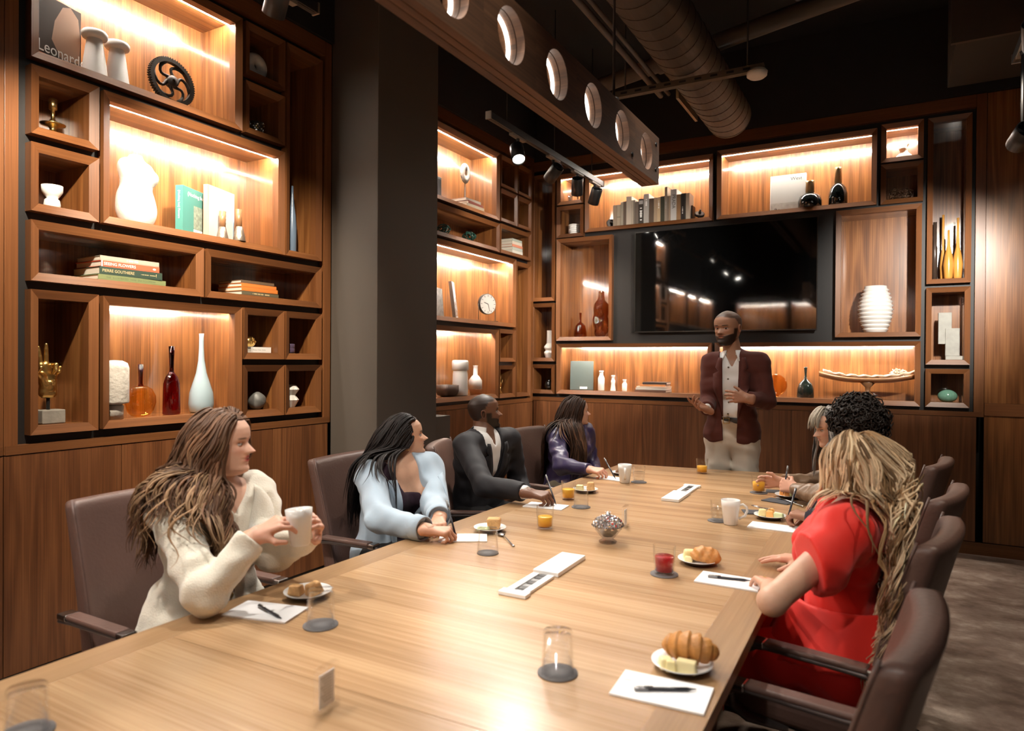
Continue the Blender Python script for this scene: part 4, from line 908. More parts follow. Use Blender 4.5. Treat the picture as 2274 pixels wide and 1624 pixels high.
# C6 row of books: spine front
row = [(.042, .205, (.27, .21, .15)), (.038, .205, (.33, .27, .2)), (.030, .232, (.30, .26, .2)), (.030, .23, (.10, .07, .05)), (.058, .275, (.42, .36, .29)), (.018, .235, (.40, .34, .26)), (.016, .235, (.18, .15, .12)), (.036, .215, (.13, .10, .08)), (.052, .238, (.035, .028, .022)),
       (.056, .28, (.36, .34, .31)), (.048, .232, (.09, .06, .04)), (.034, .235, (.36, .26, .17)), (.034, .235, (.45, .33, .2)), (.040, .24, (.035, .035, .02)), (.028, .325, (.27, .22, .17)), (.012, .235, (.2, .15, .11)), (.018, .235, (.3, .22, .15)), (.060, .295, (.52, .51, .49)), (.042, .24, (.30, .17, .08)), (.036, .245, (.025, .018, .015)), (.012, .245, (.06, .05, .04)), (.036, .243, (.50, .42, .33))]
tot = sum(r[0]+.0012 for r in row); a = -2.43; k_ = (-1.675+2.43-.002)/tot
words_ = ['pale brown', 'tan', 'taupe', 'dark brown', 'wide cream', 'thin sand', 'thin grey', 'dark umber', 'black white-lettered', 'tall grey', 'chestnut', 'light brown', 'yellow-labelled', 'dark olive', 'tallest taupe', 'very thin brown', 'narrow tan', 'tall white black-lettered', 'rust brown', 'black', 'very thin black', 'broad beige']
nth = ['first', 'second', 'third', 'fourth', 'fifth', 'sixth', 'seventh', 'eighth', 'ninth', 'tenth', 'eleventh', 'twelfth', 'thirteenth', 'fourteenth', 'fifteenth', 'sixteenth', 'seventeenth', 'eighteenth', 'nineteenth', 'twentieth', 'twenty-first', 'last']
UP = lambda o: frame_M(o, (0, 0, -1), (1, 0, 0))
RDN = lambda o: frame_M(o, (0, 0, -1), (1, 0, 0))
for k, (tw, h, col) in enumerate(row):
    tw *= k_; p, rz = at('B', a+tw/2, .10 if h < .26 else .125, 2.7935)
    dep = .15 if h < .26 else .20; b = book(f'{words_[k]} book, {nth[k]} from the left in the row above the screen', p, rz, (tw, dep, h), col, 'x', '-y', group='books in the row above the screen', pages=PAPER if h > .26 else PAGES)
    f = -dep/2-.0003
    if k == 8: marks(b, (0, f, .03), (0, 0, 1), (-1, 0, 0), .12, .024, WHT); MB().box((0, f, .205), (tw*.8, .0006, .035)).build('spine_label', GRYP, b)
    elif k == 9: marks(b, (0, f, .23), (0, 0, -1), (1, 0, 0), .07, .016, WHT)
    elif k == 17: text('PRADA', .046, BLKP, b, RDN((0, f, .245)), sx=.9)
    elif k == 12: marks(b, (0, f, .2), (0, 0, -1), (1, 0, 0), .07, .012, WHT)
    elif k == 19: marks(b, (0, f, .12), (0, 0, -1), (1, 0, 0), .06, .011, WHT)
    elif k in (4, 14): marks(b, (0, f, .2), (0, 0, -1), (1, 0, 0), .08, .010, GRYP)
    elif k == 1: MB().box((0, f, .085), (tw, .0006, .004)).build('spine_band', BLKP, b)
    a += tw+.0012*k_
def cog(lab, a, d, s, ax):
    p, rz = at('B', a, d, 2.7935); r = thing('gear_bookend', lab, 'bookend', p, rz, 'gear bookends'); mb = MB(); N = 22; V = []; F = []
    x, y = orth(ax); z = Vector(ax).normalized(); c = Vector((0, 0, .048*s))
    for h in (-.012, .012):
        for k in range(N*4): t = 2*PI*k/(N*4); rr = (.047 if k % 4 in (1, 2) else .038)*s; V.append(c+x*rr*math.cos(t)+y*rr*math.sin(t)+z*h)
    n4 = N*4; F = [(k, (k+1) % n4, n4+(k+1) % n4, n4+k) for k in range(n4)]+[tuple(range(n4-1, -1, -1)), tuple(range(n4, 2*n4))]
    mb.add(V, F).build('cog', IRON, r); MB().lathe([(.014*s, -.03), (.014*s, .03), (.008, .035), (.008, .05)], 12, o=c, ax=ax).build('axle', IRON, r)
    return r
r = cog('dark gear bookend at the left end of the row of books', -2.478, .09, .95, (.55, -.8, 0)); MB().box((.04, .02, .0605), (.008, .1, .12)).build('plate', IRON, r); MB().box((-.03, .02, .002), (.13, .1, .003)).build('foot', IRON, r)
r = cog('pale-toothed gear bookend at the right end of the row of books', -1.60, .085, .95, (.3, -.6, .75)); MB().box((-.064, .02, .0655), (.012, .1, .13)).build('plate', IRON, r); MB().box((-.0, .02, .002), (.13, .1, .003)).build('foot', IRON, r)
# C7 brown bottles
BRG = thin_glass('brown_glass', (.62, .34, .17), boost=2.0)
lathe_thing('small_brown_bottle', 'small brown glass bottle with thin neck', 'bottle', 'B', -2.815, .13, 1.7125, [(.0, .001), (.06, .001), (.066, .01), (.062, .06), (.05, .115), (.03, .14), (.012, .152), (.01, .19), (.013, .25), (.010, .25)], BRG)
V = []; 
def bigbot(P):
    q = P.copy(); w = .012*np.sin(P[..., 2]*34+1.2*np.sin(3*np.arctan2(P[..., 1], P[..., 0])))
    d = d_cap(P, (0, 0, .075), (0, 0, .28), .078, .072)+w; d = smin(d, d_cap(P, (0, 0, .28), (0, 0, .40), .07, .026), .05); d = smin(d, d_cap(P, (0, 0, .38), (0, 0, .455), .027, .03), .02)
    return np.maximum(np.maximum(d, P[..., 2]-.462), -P[..., 2])
V, F = surface_nets(bigbot, (-.12, -.12, -.01), (.12, .12, .48), .008); p, rz = at('B', -2.592, .14, 1.7125)
tag(mesh_np('large_brown_bottle', V, F, BRG, None, p), 'large dented brown glass demijohn bottle', 'bottle')
# C8
p, rz = at('B', -2.80, .14, 1.1725); b = book('large grey green book leaning upright beside the white bottles', p, rz, (.235, .045, .295), (.075, .10, .095), 'y', '+x', rot=(-.10, .0, rz+.32), pages=PAPER)
MB().box((.02, -.0234, .02), (.075, .0008, .022)).build('cover_label', WHT, b)
def milk(h, r, nk): return [(r*.9, 0), (r, .004), (r, h*.62), (r*.55, h*.8), (nk, h*.84), (nk, h*.93), (nk*1.15, h*.94), (nk*1.15, h), (nk*.8, h), (nk*.7, h*.8), (0, h*.7)]
for lab, a, h, r, nk in (('tallest of the three white bottles under the screen', -2.578, .20, .033, .019), ('middle white bottle with flared foot under the screen', -2.452, .155, .027, .015), ('smallest white bottle under the screen', -2.332, .115, .024, .016)):
    prof = milk(h, r, nk) if 'middle' not in lab else [(r, 0), (r, .006), (.018, .07), (.021, .085), (.021, .10), (.014, .115), (.015, .14), (.018, .142), (.018, h), (.013, h), (.012, .12), (0, .1)]
    lathe_thing('white_bottle', lab, 'bottle', 'B', a, .12, 1.1725, prof, WHITEC, group='white bottles under the screen')
S = list(stack('B', -2.03, .15, 1.1725, [('brown book at the bottom of the stack under the screen', (.31, .21, .022), (.14, .075, .05), -.02, 0), ('white book in the stack under the screen', (.30, .2, .02), (.6, .57, .52), -.015, .03), ('cream book in the stack under the screen', (.29, .2, .013), (.62, .5, .38), -.01, -.02), ('orange book in the stack under the screen', (.25, .19, .017), (.62, .24, .08), 0, .02), ('dark book on top of the stack under the screen', (.235, .18, .022), (.05, .035, .03), .015, .05)], 'books of the stack under the screen'))
# C9
p, rz = at('B', -.838, .13, 2.7965); b = book('white book with a prairie photograph and the title West', p, rz, (.295, .03, .325), (.7, .69, .66), 'y', '-x', rot=(-.06, 0, rz))
MB().box((0, -.0154, .155), (.285, .0006, .30)).build('cover_print', plain('cover_sky', (.46, .45, .43), .55), b); MB().box((0, -.0159, .04), (.285, .0006, .075)).build('prairie_photo', plain('prairie', (.36, .34, .31), .6, var=.4, vscale=25), b)
text('West', .042, BLKP, b, FR((.02, -.0162, .285)))
hm = MB()
hm.box((-.095, -.0163, .022), (.012, .0006, .009)).box((-.107, -.0163, .028), (.005, .0006, .01)).box((-.1, -.0163, .014), (.002, .0006, .01)).box((-.091, -.0163, .014), (.002, .0006, .01)).box((-.097, -.0163, .032), (.004, .0006, .012)).box((-.072, -.0163, .02), (.01, .0006, .007)).box((-.074, -.0163, .012), (.002, .0006, .008)).box((-.069, -.0163, .012), (.002, .0006, .008))
hm.build('rider_print', BLKP, b)['kind'] = 'stuff'
BLG = plain('black_glaze', (.008, .010, .010), .10, coat=.8); BRZ = plain('bronze_neck', (.42, .30, .16), .35, metal=.85)
lathe_thing('black_bottle', 'squat black bottle with a bronze neck', 'bottle', 'B', -.655, .09, 2.7965, [(.085, 0), (.095, .01), (.097, .06), (.085, .10), (.05, .125), (.036, .13)], BLG, group='black bottles with bronze necks', parts=[('neck', [(.036, .128), (.034, .22), (.037, .235), (.031, .235), (.028, .14), (0, .13)], BRZ)])
lathe_thing('black_bottle', 'tall black bottle with a bronze neck', 'bottle', 'B', -.437, .10, 2.7965, [(.068, 0), (.075, .01), (.074, .10), (.062, .15), (.04, .18), (.03, .19)], BLG, group='black bottles with bronze necks', parts=[('neck', [(.029, .188), (.025, .31), (.027, .325), (.022, .325), (.02, .2), (0, .19)], BRZ)])
# C10-C16
def bust(P):
    d = d_ell(P, (0, 0, .015), (.062, .045, .035)); d = smin(d, d_cap(P, (0, 0, .04), (.0, 0, .10), .026, .024), .03); d = smin(d, d_ell(P, (-.012, -.02, .085), (.026, .024, .02)), .015); d = smin(d, d_cap(P, (-.025, 0, .125), (.025, 0, .125), .016, .016), .02)
    return np.maximum(d, -P[..., 2])
V, F = surface_nets(bust, (-.08, -.07, -.01), (.08, .07, .16), .005); p, rz = at('B', .045, .12, 3.1285); tag(mesh_np('white_bust', V, F, WHITEM, None, p), 'small white torso bust in the lit top niche', 'sculpture')
p, rz = at('B', .027, .12, 2.7915); mb = MB(); ph = (1+5**.5)/2; dv = []
for s1 in (-1, 1):
    for s2 in (-1, 1): dv += [(0, s1, s2*ph), (s1, s2*ph, 0), (s1*ph, 0, s2)]
Rm = Matrix.Rotation(.5, 3, 'X') @ Matrix.Rotation(.3, 3, 'Z')
for off, s in (((-.035, 0, .058), .031), ((.045, .0, .05), .027)):
    VV = [Rm @ (Vector(v)*s)+Vector(off) for v in dv]
    for i in range(12):
        for j in range(i): 
            if (Vector(dv[i])-Vector(dv[j])).length < 2.1: mb.tube([VV[i], VV[j]], .0022, 5)
tag(mb.build('wire_polyhedron', plain('copper_wire', (.45, .30, .2), .3, metal=1), None, loc=p), 'pair of copper wire polyhedra', 'ornament', kind='thing')
prof = [(.075, 0)]; nr = 11
for k in range(nr):
    z = .008+k*.0325; rr = .082+.052*math.sin(PI*(k+1.2)/(nr+1.6)); prof += [(rr-.012, z), (rr-.008, z+.013), (rr, z+.02), (rr-.002, z+.024), (rr-.013, z+.03)]
lathe_thing('ribbed_vase', 'big white vase with wide horizontal ribs', 'vase', 'B', -.15, .14, 1.7185, prof+[(.085, .372), (.082, .388), (.074, .388), (.07, .36), (0, .3)], plain('vase_white', (.80, .78, .74), .5), n=48)
AMBF = plain('frosted_amber', (.62, .29, .06), .22, coat=.4); AMB2 = thin_glass('amber_bud_glass', (.92, .64, .30), boost=1.5)
for lab, a, d, h, r in (('flat dark bud vase at the left of the amber group', .27, .20, .48, .02), ('amber bud vase standing behind the others', .325, .18, .53, .022), ('shorter amber bud vase in the middle', .358, .09, .39, .036), ('taller amber bud vase at the right', .42, .11, .485, .036)):
    q = 'flat' in lab
    prof = [(.0, .0), (r*.75, .001), (r*.8, .02), (r, .12), (r*.75, .19), (r*.35, .26), (.009, h*.8), (.0085, h), (.006, h)] if not q else [(.0, 0), (.018, .001), (.018, .27), (.013, .29), (.013, h), (.010, h)]
    parts = None if q else [('foot', [(0, .002), (r*.7, .002), (r*.74, .018), (0, .02)], thin_glass('clear_foot', (.9, .85, .8)))]
    lathe_thing('bud_vase', lab, 'vase', 'B', a, d, 2.1305, prof, plain('dark_vase', (.06, .04, .03), .3) if q else AMBF, group='bud vases in the tall niche', parts=parts)
p, rz = at('B', .36, .13, 1.4955); bs = thing('block_sculpture', 'grey stone sculpture of shifted stacked blocks', 'sculpture', p, rz)
BST = plain('pale_block_stone', (.35, .35, .32), .75, var=.3, vscale=15, bump=.2, bscale=40)
for c, d in (((-.02, 0, .25), (.09, .06, .25)), ((.03, -.01, .14), (.095, .06, .22)), ((.045, 0, .015), (.12, .08, .03)), ((.062, .0, .11), (.035, .055, .16))): MB().box(c, d).build('block', BST, bs, bevel=.003)
V, F = surface_nets(lambda P: np.maximum(d_ell(P, (0, 0, .048), (.068, .06, .052)), .004-P[..., 2]), (-.09, -.08, -.005), (.09, .08, .11), .006); p, rz = at('B', .363, .13, 1.1625-.004); tag(mesh_np('green_egg', V, F, plain('celadon_glaze', (.16, .34, .25), .15, var=.25, vscale=60, coat=.5), None, p), 'green crackle-glazed egg vase', 'ornament')
p, rz = at('B', -.93, .14, 1.1625); single('amber_dish', MB().lathe([(.0, -.006), (.085, -.006), (.098, 0), (.098, .004), (.08, .0), (0, -.001)], 36, o=(0, 0, .103), ax=(.25, -1, .1)).lathe([(.03, 0), (.03, .012)], 12), thin_glass('amber_dish_glass', (.93, .68, .38), boost=2), 'round amber glass dish standing on edge behind the man', 'dish', p)
lathe_thing('dark_green_bottle', 'dark green glass bottle with thin neck under the screen', 'bottle', 'B', -.68, .12, 1.1625, [(.066, 0), (.07, .006), (.066, .08), (.052, .12), (.03, .145), (.013, .158), (.009, .2), (.013, .258), (.016, .266), (.010, .266), (0, .2)], plain('dark_green_glass', (.02, .028, .024), .06, coat=.7), sy_=.6)
p, rz = at('B', -.20, .14, 1.1625); bw = thing('wooden_tray', 'long boat-shaped wooden tray on a round pedestal foot', 'tray', p, rz)
V = []; F = []; nx, ny = 24, 8
for side in (0, 1):
    for i in range(nx+1):
        u = -1+2*i/nx; x = u*.375; wv = .085*math.sqrt(max(0, 1-abs(u)**2.4))+.004; zl = .152+.052*abs(u)**2.6
        for j in range(ny+1): v = -1+2*j/ny; V.append((x, v*wv, zl+(.028*v*v if side else .028*v*v-.016)))
w_ = ny+1; n1 = (nx+1)*w_
for i in range(nx):
    for j in range(ny): a_ = i*w_+j; F += [(a_, a_+1, a_+w_+1, a_+w_), (n1+a_, n1+a_+w_, n1+a_+w_+1, n1+a_+1)]
    F += [(i*w_, (i+1)*w_, n1+(i+1)*w_, n1+i*w_), (i*w_+ny, n1+i*w_+ny, n1+(i+1)*w_+ny, (i+1)*w_+ny)]
MB().add(V, F, 0, 0, True).build('tray', WDL, bw)
MB().lathe([(.11, 0), (.112, .012), (.05, .03), (.02, .06), (.02, .10), (.06, .14), (.05, .15)], 28).build('pedestal', WDL, bw)
p2, _ = at('B', -.20, .14, 1.1625+.148); mb = MB()
V = []; F = []; rr = random.Random(5)
for i in range(41):
    u = -1+2*i/40; x = u*.345; wv = .065*(1-abs(u)**3); zl = .010+.052*abs(u)**2.6
    for j in range(9): v = -1+2*j/8; V.append((x, v*wv, zl+.026*v*v+.012+.006*math.sin(u*23+v*4)+rr.uniform(-.003, .003)))
for i in range(40):
    for j in range(8): a_ = i*9+j; F.append((a_, a_+1, a_+10, a_+9))
DRIED = plain('dried_palm', (.62, .50, .36), .8, var=.3, vscale=50)
dl = thing('dried_palm_leaf', 'pale dried palm leaf lying in the wooden tray', 'dried plant', p2, 0)
o_ = mb.add(V, F, 0, 0, True).build('leaf', DRIED, dl); so = o_.modifiers.new('t', 'SOLIDIFY'); so.thickness = .006
mb = MB()
for k in range(60): u = rr.uniform(0, 1); c = Vector((.22+rr.uniform(-.045, .05), rr.uniform(-.03, .03), .045+rr.uniform(0, .05))); mb.tube([c, c+Vector((rr.uniform(-.02, .02), rr.uniform(-.02, .02), rr.uniform(-.005, .02))), c+Vector((rr.uniform(-.03, .03), rr.uniform(-.02, .02), rr.uniform(-.01, .025)))], .004, 5)
mb.build('flower_head', DRIED, dl)['kind'] = 'stuff'
# ------------------------------------------------------------------ things on the table
CLEAR = thin_glass('clear_glass', (1, 1, 1), boost=.8)
JUICE = plain('orange_juice', (.95, .50, .045), .3, spec=.4, sss=0)
REDJ = plain('red_juice', (.38, .008, .012), .08, coat=.5); WATER = thin_glass('water', (.96, .97, .97), ior=1.33)
FELT = plain('grey_felt', (.16, .15, .15), .95, bump=.4, bscale=300)
CHINA = plain('china', (.80, .79, .77), .2, coat=.3)
INK = plain('pen_black', (.015, .015, .022), .3)
def coaster(x, y, label, r=.046):
    return single('coaster', MB().lathe([(r, 0), (r, .003)], 32), FELT, label, 'coaster', (x, y, ZT+.0003), 'round grey coasters')
def tumbler(x, y, label, upside=False, fill=None, level=.5, r=.038, h=.094, z=None, fmat=None):
    t = thing('glass_tumbler', label, 'glass', (x, y, (z if z is not None else ZT+.0004)), 0, 'juice and water glasses on the table')
    ro, rb = r, r*.86
    prof = [(0, .0), (rb, .0), (rb+.001, .003), (ro, h), (ro-.0022, h), (rb-.0015, .010), (0, .009)]
    if upside: prof = [(q[0], h-q[1]) for q in prof]
    MB().lathe(prof, 36, caps=False).build('glass_wall', CLEAR, t)
    if fill:
        rl = rb+(ro-rb)*level-.003
        MB().lathe([(0, .0105), (rb-.0025, .0105), (rl, h*level), (rl-.002, h*level+.0012), (0, h*level+.0008)], 36, caps=False).build(fill, fmat, t)
    return t
coaster(-.664, 1.40, 'grey coaster under the upturned glass nearest the camera'); tumbler(-.664, 1.40, 'upturned empty glass on a coaster nearest the camera', True, z=ZT+.0036)
coaster(-1.333, 1.333, 'grey coaster under the upturned glass before the woman in cream'); tumbler(-1.333, 1.333, 'upturned empty glass in front of the woman in the cream jacket', True, z=ZT+.0036)
coaster(-1.306, 2.146, 'grey coaster under the upturned glass before the woman in blue', .04); tumbler(-1.306, 2.146, 'upturned empty glass in front of the woman in the blue blazer', True, z=ZT+.0036, r=.04, h=.09)
coaster(-1.331, 3.058, 'grey coaster under the upturned glass before the man in black'); tumbler(-1.331, 3.058, 'upturned empty glass in front of the man in the black suit', True, z=ZT+.0036)
coaster(-1.425, .67, 'grey coaster cut off at the lower left picture corner'); tumbler(-1.425, .67, 'upturned glass cut off at the lower left picture corner', True, z=ZT+.0036, h=.085)
coaster(-.668, 2.233, 'grey coaster under the glass of red juice'); tumbler(-.668, 2.233, 'glass tumbler filled with red juice', fill='red_juice', fmat=REDJ, level=.62, z=ZT+.0036)
tumbler(-1.296, 2.597, 'glass of orange juice in front of the woman in the blue blazer', fill='orange_juice', fmat=JUICE, level=.52)
tumbler(-1.466, 3.205, 'glass of orange juice at the hand of the man in black', fill='orange_juice', fmat=JUICE, level=.55)
tumbler(-1.075, 4.40, 'glass of orange juice alone at the far table end', fill='orange_juice', fmat=JUICE, level=.5)
coaster(-.645, 3.90, 'grey coaster under the juice glass held by the grey-haired woman'); tumbler(-.645, 3.90, 'glass of orange juice held by the grey-haired woman', fill='orange_juice', fmat=JUICE, level=.6, z=ZT+.0036)
coaster(-1.315, 3.87, 'grey coaster under the water glass beside the mug of the woman in purple'); tumbler(-1.315, 3.87, 'glass of water beside the mug of the woman in purple', fill='water', fmat=WATER, level=.62, z=ZT+.0036)
coaster(-.69, 3.11, 'grey coaster under the water glass behind the white mug', .042); tumbler(-.69, 3.11, 'narrow glass of water half behind the white mug on the right side', fill='water', fmat=WATER, level=.6, z=ZT+.0036, r=.03, h=.088)
def mug(loc, rz, label, r=.041, h=.108, rot=None):
    m = thing('coffee_mug', label, 'mug', loc, rz, 'white coffee mugs', rot=rot)
    MB().lathe([(0, .0), (r*.66, 0), (r*.72, .004), (r*.95, h*.75), (r, h), (r-.003, h), (r*.92, h*.75), (r*.68, .01), (0, .009)], 36, caps=False).build('cup', CHINA, m)
    MB().tube([(r*.9, 0, h*.80), (r*1.25, 0, h*.84), (r*1.62, 0, h*.74), (r*1.68, 0, h*.58), (r*1.45, 0, h*.38), (r*.82, 0, h*.24)], .0055, 10, flat=1.25, up=(0, 1, 0)).build('handle', CHINA, m)
    return m
mug((-.625, 3.075, ZT+.0004), .25, 'white mug with handle in front of the curly-haired person')
mug((-1.382, 3.815, ZT+.0004), -1.2, 'white mug in front of the woman in purple')
# notepads and pens
def pad(x, y, rz, sx, sy_, label, lines=True):
    p = thing('notepad', label, 'notepad', (x, y, ZT+.0003), rz, 'white notepads')
    for k in range(1): MB().box((0, 0, .0022), (sx, sy_, .0042)).build('sheets', PAPER, p)
    if lines:
        mb = MB()
        for k in range(4): mb.box((-sx*.44+k*.0045, sy_*.12, .0044), (.0034, .005, .0002))
        mb.build('print', GRYP, p)['kind'] = 'stuff'
    return p
def pen(a, b, label, r=.0042, tip=True):
    a, b = Vector(a), Vector(b); d = (b-a).normalized(); ln = (b-a).length
    p = thing('ballpoint_pen', label, 'pen', a, 0, 'black pens')
    part('barrel', MB().lathe([(.001, 0), (r*.6, .012), (r, .02), (r, ln-.03)], 10, o=a, ax=d), INK, p, True)
    part('cap', MB().lathe([(r*.95, ln-.03), (r*1.05, ln-.028), (r*1.0, ln), (0, ln)], 10, o=a, ax=d), plain('pen_steel', (.25, .25, .26), .3, metal=.8), p, True)
    x, y = orth(d); part('clip', MB().tube([a+d*(ln-.004)+y*r*1.3, a+d*(ln-.04)+y*r*1.3], .0012, 5), STEEL, p, True)
    return p
PZ = ZT+.0046+.0045
pad(-.431, 1.432, .065, .197, .123, 'white notepad with a pen nearest the camera at the right table edge'); pen((-.366, 1.465, PZ), (-.482, 1.40, PZ), 'black pen on the notepad nearest the camera')
pad(-1.535, 1.325, .25, .20, .118, 'white notepad before the woman in cream', False); pen((-1.445, 1.30, PZ), (-1.575, 1.335, PZ), 'black pen on the notepad before the woman in cream')
pad(-.463, 2.266, .0, .197, .123, 'white notepad with a pen before the woman in red'); pen((-.40, 2.285, PZ), (-.53, 2.262, PZ), 'black pen on the notepad before the woman in red')
pad(-.453, 3.11, -.03, .195, .115, 'white notepad before the curly-haired person')
pad(-1.50, 2.275, .55, .19, .115, 'white notepad under the hand of the woman in blue', False)
pad(-1.485, 2.985, .1, .2, .115, 'white notepad under the hand of the man in black', False)
pad(-1.50, 3.90, -.2, .19, .11, 'white notepad under the hand of the woman in purple', False)
# plates and food
DARKR = plain('dark_stoneware', (.06, .045, .04), .5)
def plate(x, y, r, label, z=ZT+.0004):
    p = thing('side_plate', label, 'plate', (x, y, z), 0, 'small white plates with food')
    MB().lathe([(0, .004), (r*.6, .0045), (r*.8, .008), (r, .0175), (r, .0195), (r*.8, .011), (r*.6, .0072), (0, .0068)][3:]+[(0, .0068)], 40, caps=False).build('dish', CHINA, p)
    MB().lathe([(r*.55, 0), (r*.78, .0072), (r*.995, .0172)], 40, caps=False).lathe([(0, 0.0), (r*.55, 0.0)], 40, caps=False).build('underside', DARKR, p)
    return p
CRUST = plain('pastry_crust', (.50, .22, .055), .5, var=.45, vscale=60, bump=.25, bscale=120); CANTA = plain('cantaloupe', (.85, .42, .12), .45, var=.12, vscale=50)
HONEY = plain('honeydew', (.62, .68, .38), .4, var=.12, vscale=50); PINE = plain('pineapple', (.78, .66, .32), .45, var=.15, vscale=60); BREAD = plain('sponge_cake', (.62, .36, .15), .8, var=.3, vscale=90, bump=.3, bscale=150)
MUFF = plain('dark_granola', (.16, .07, .03), .8, var=.5, vscale=120, bump=.5, bscale=150)
def chunk(x, y, z, d, mat, label, rz=0, name='melon_piece', cat='fruit', grp=None, tilt=0, tap=.8):
    V = [(a*d[0]/2*(tap if e > 0 else 1), b*d[1]/2*(tap if e > 0 else 1), d[2]*(e+1)/2) for a in (-1, 1) for b in (-1, 1) for e in (-1, 1)]
    mb = MB().add(V, [(0, 1, 3, 2), (4, 6, 7, 5), (0, 4, 5, 1), (2, 3, 7, 6), (0, 2, 6, 4), (1, 5, 7, 3)], 2, 0, False)
    o = single(name, mb, mat, label, cat, (x, y, z), grp, rz, bevel=min(d)*.18); o.rotation_euler = (tilt, 0, rz); return o
PT = ZT+.0078
def croissant(x, y, z, rz, s, label):
    mb = MB(); pts = []; R = []
    n = 84
    for k in range(n+1):
        u = k/n; a = PI*(.12+.76*u); pts.append((.052*s*math.cos(a)*1.15, -.030*s*math.sin(a)+.018*s, .024*s+.012*s*math.sin(PI*u)))
        e = math.sin(PI*u)**.65; rib = 1.08-.26*((u*7.0+.5) % 1)**1.5; R.append(max(.004, .031*s*e*rib))
    mb.tube(pts, R, 14, flat=.9); return single('croissant', mb, CRUST, label, 'pastry', (x, y, z), None, rz)
plate(-.425, 1.568, .070, 'plate with croissant and cheese nearest the camera')
croissant(-.412, 1.592, PT, .1, 1.12, 'golden croissant on the plate nearest the camera')
CHEESE = plain('cheese', (.76, .66, .36), .5, var=.08, vscale=30)
chunk(-.405, 1.532, PT, (.045, .022, .03), CHEESE, 'large pale cheese block before the croissant', .05, 'cheese_block', 'cheese', tap=.97)
chunk(-.453, 1.532, PT, (.03, .03, .026), CHEESE, 'small pale cheese block at the plate edge before the croissant', .5, 'cheese_block', 'cheese', tap=.9)
chunk(-.437, 1.519, PT, (.024, .014, .026), PINE, 'yellow fruit piece leaning on the cheese', .2, 'pineapple_piece')
plate(-1.531, 1.478, .070, 'plate with orange cakes before the woman in cream')
chunk(-1.555, 1.455, PT, (.045, .035, .03), BREAD, 'left orange sponge cake piece on the plate before the woman in cream', .3, 'cake_piece', 'cake')
chunk(-1.512, 1.488, PT, (.04, .05, .036), BREAD, 'right orange sponge cake piece on the plate before the woman in cream', -.3, 'cake_piece', 'cake', tilt=.25)
chunk(-1.535, 1.505, PT, (.025, .02, .02), HONEY, 'green melon piece between the cakes', .6)
plate(-1.469, 2.43, .068, 'plate with a muffin before the woman in blue')
chunk(-1.462, 2.45, PT, (.05, .045, .045), BREAD, 'orange muffin piece on the plate before the woman in blue', .4, 'muffin_piece', 'cake', tap=1.15)
chunk(-1.478, 2.392, PT, (.055, .03, .018), HONEY, 'green melon slice before the muffin', .2)
plate(-1.467, 3.43, .068, 'plate with cakes before the man in black')
chunk(-1.445, 3.45, PT, (.045, .045, .045), BREAD, 'taller cake cube on the plate before the man in black', .5, 'cake_piece', 'cake')
chunk(-1.492, 3.41, PT, (.045, .04, .032), PINE, 'pale fruit piece beside the cake of the man in black', .2, 'pineapple_piece')
plate(-1.50, 4.07, .06, 'plate with dark granola before the woman in purple')
mb = MB()
for k in range(26): t = random.uniform(0, 2*PI); q = random.random()**.5*.034; mb.ball((q*math.cos(t), q*math.sin(t), .008+(.034-q)*.6), random.uniform(.007, .011), 6, 4, jit=.2)
single('granola_heap', mb, MUFF, 'dark granola heap behind the white mug of the woman in purple', 'food', (-1.50, 4.07, PT), None)['kind'] = 'stuff'
plate(-.601, 2.416, .070, 'plate with a pastry beyond the red juice')
V, F = surface_nets(lambda P: smin(np.maximum(d_ell(P, (0, 0, .018), (.05, .036, .03)), -P[..., 2])+.0035*np.sin(P[..., 0]*190+P[..., 1]*60)*np.sin(P[..., 2]*150), d_ell(P, (.025, -.015, .012), (.03, .022, .02)), .01), (-.065, -.055, -.01), (.065, .05, .06), .003)
tag(mesh_np('puff_pastry', V, F, CRUST, None, (-.578, 2.415, PT+.008)), 'golden puff pastry on the plate beyond the red juice', 'pastry').rotation_euler = (0, 0, .2)
chunk(-.635, 2.428, PT, (.045, .04, .034), PINE, 'pale yellow fruit piece beside the puff pastry', .4, 'pineapple_piece'); chunk(-.63, 2.398, PT, (.03, .022, .018), CHEESE, 'small cheese piece in front of the yellow fruit', .1, 'cheese_block', 'cheese')
plate(-.493, 3.285, .070, 'plate of melon before the curly-haired person')
chunk(-.525, 3.285, PT, (.038, .034, .032), PINE, 'pale fruit cube on the left of the melon plate', .3, 'pineapple_piece'); chunk(-.492, 3.275, PT, (.034, .03, .03), CANTA, 'orange melon cube in the middle of the melon plate', .1)
chunk(-.492, 3.31, PT, (.03, .028, .034), CANTA, 'orange melon cube behind the middle of the melon plate', .5); chunk(-.455, 3.275, PT, (.05, .026, .024), HONEY, 'green melon slice on the right of the melon plate', -.2)
plate(-.483, 3.843, .070, 'plate of melon before the grey-haired woman')
chunk(-.515, 3.835, PT, (.03, .028, .032), CANTA, 'left orange melon cube before the grey-haired woman', .2); chunk(-.49, 3.815, PT, (.03, .028, .028), CANTA, 'front orange melon cube before the grey-haired woman', .1)
chunk(-.478, 3.86, PT, (.036, .026, .045), HONEY, 'tall green melon piece before the grey-haired woman', .6); chunk(-.452, 3.845, PT, (.024, .03, .042), HONEY, 'right green melon piece before the grey-haired woman', -.3)
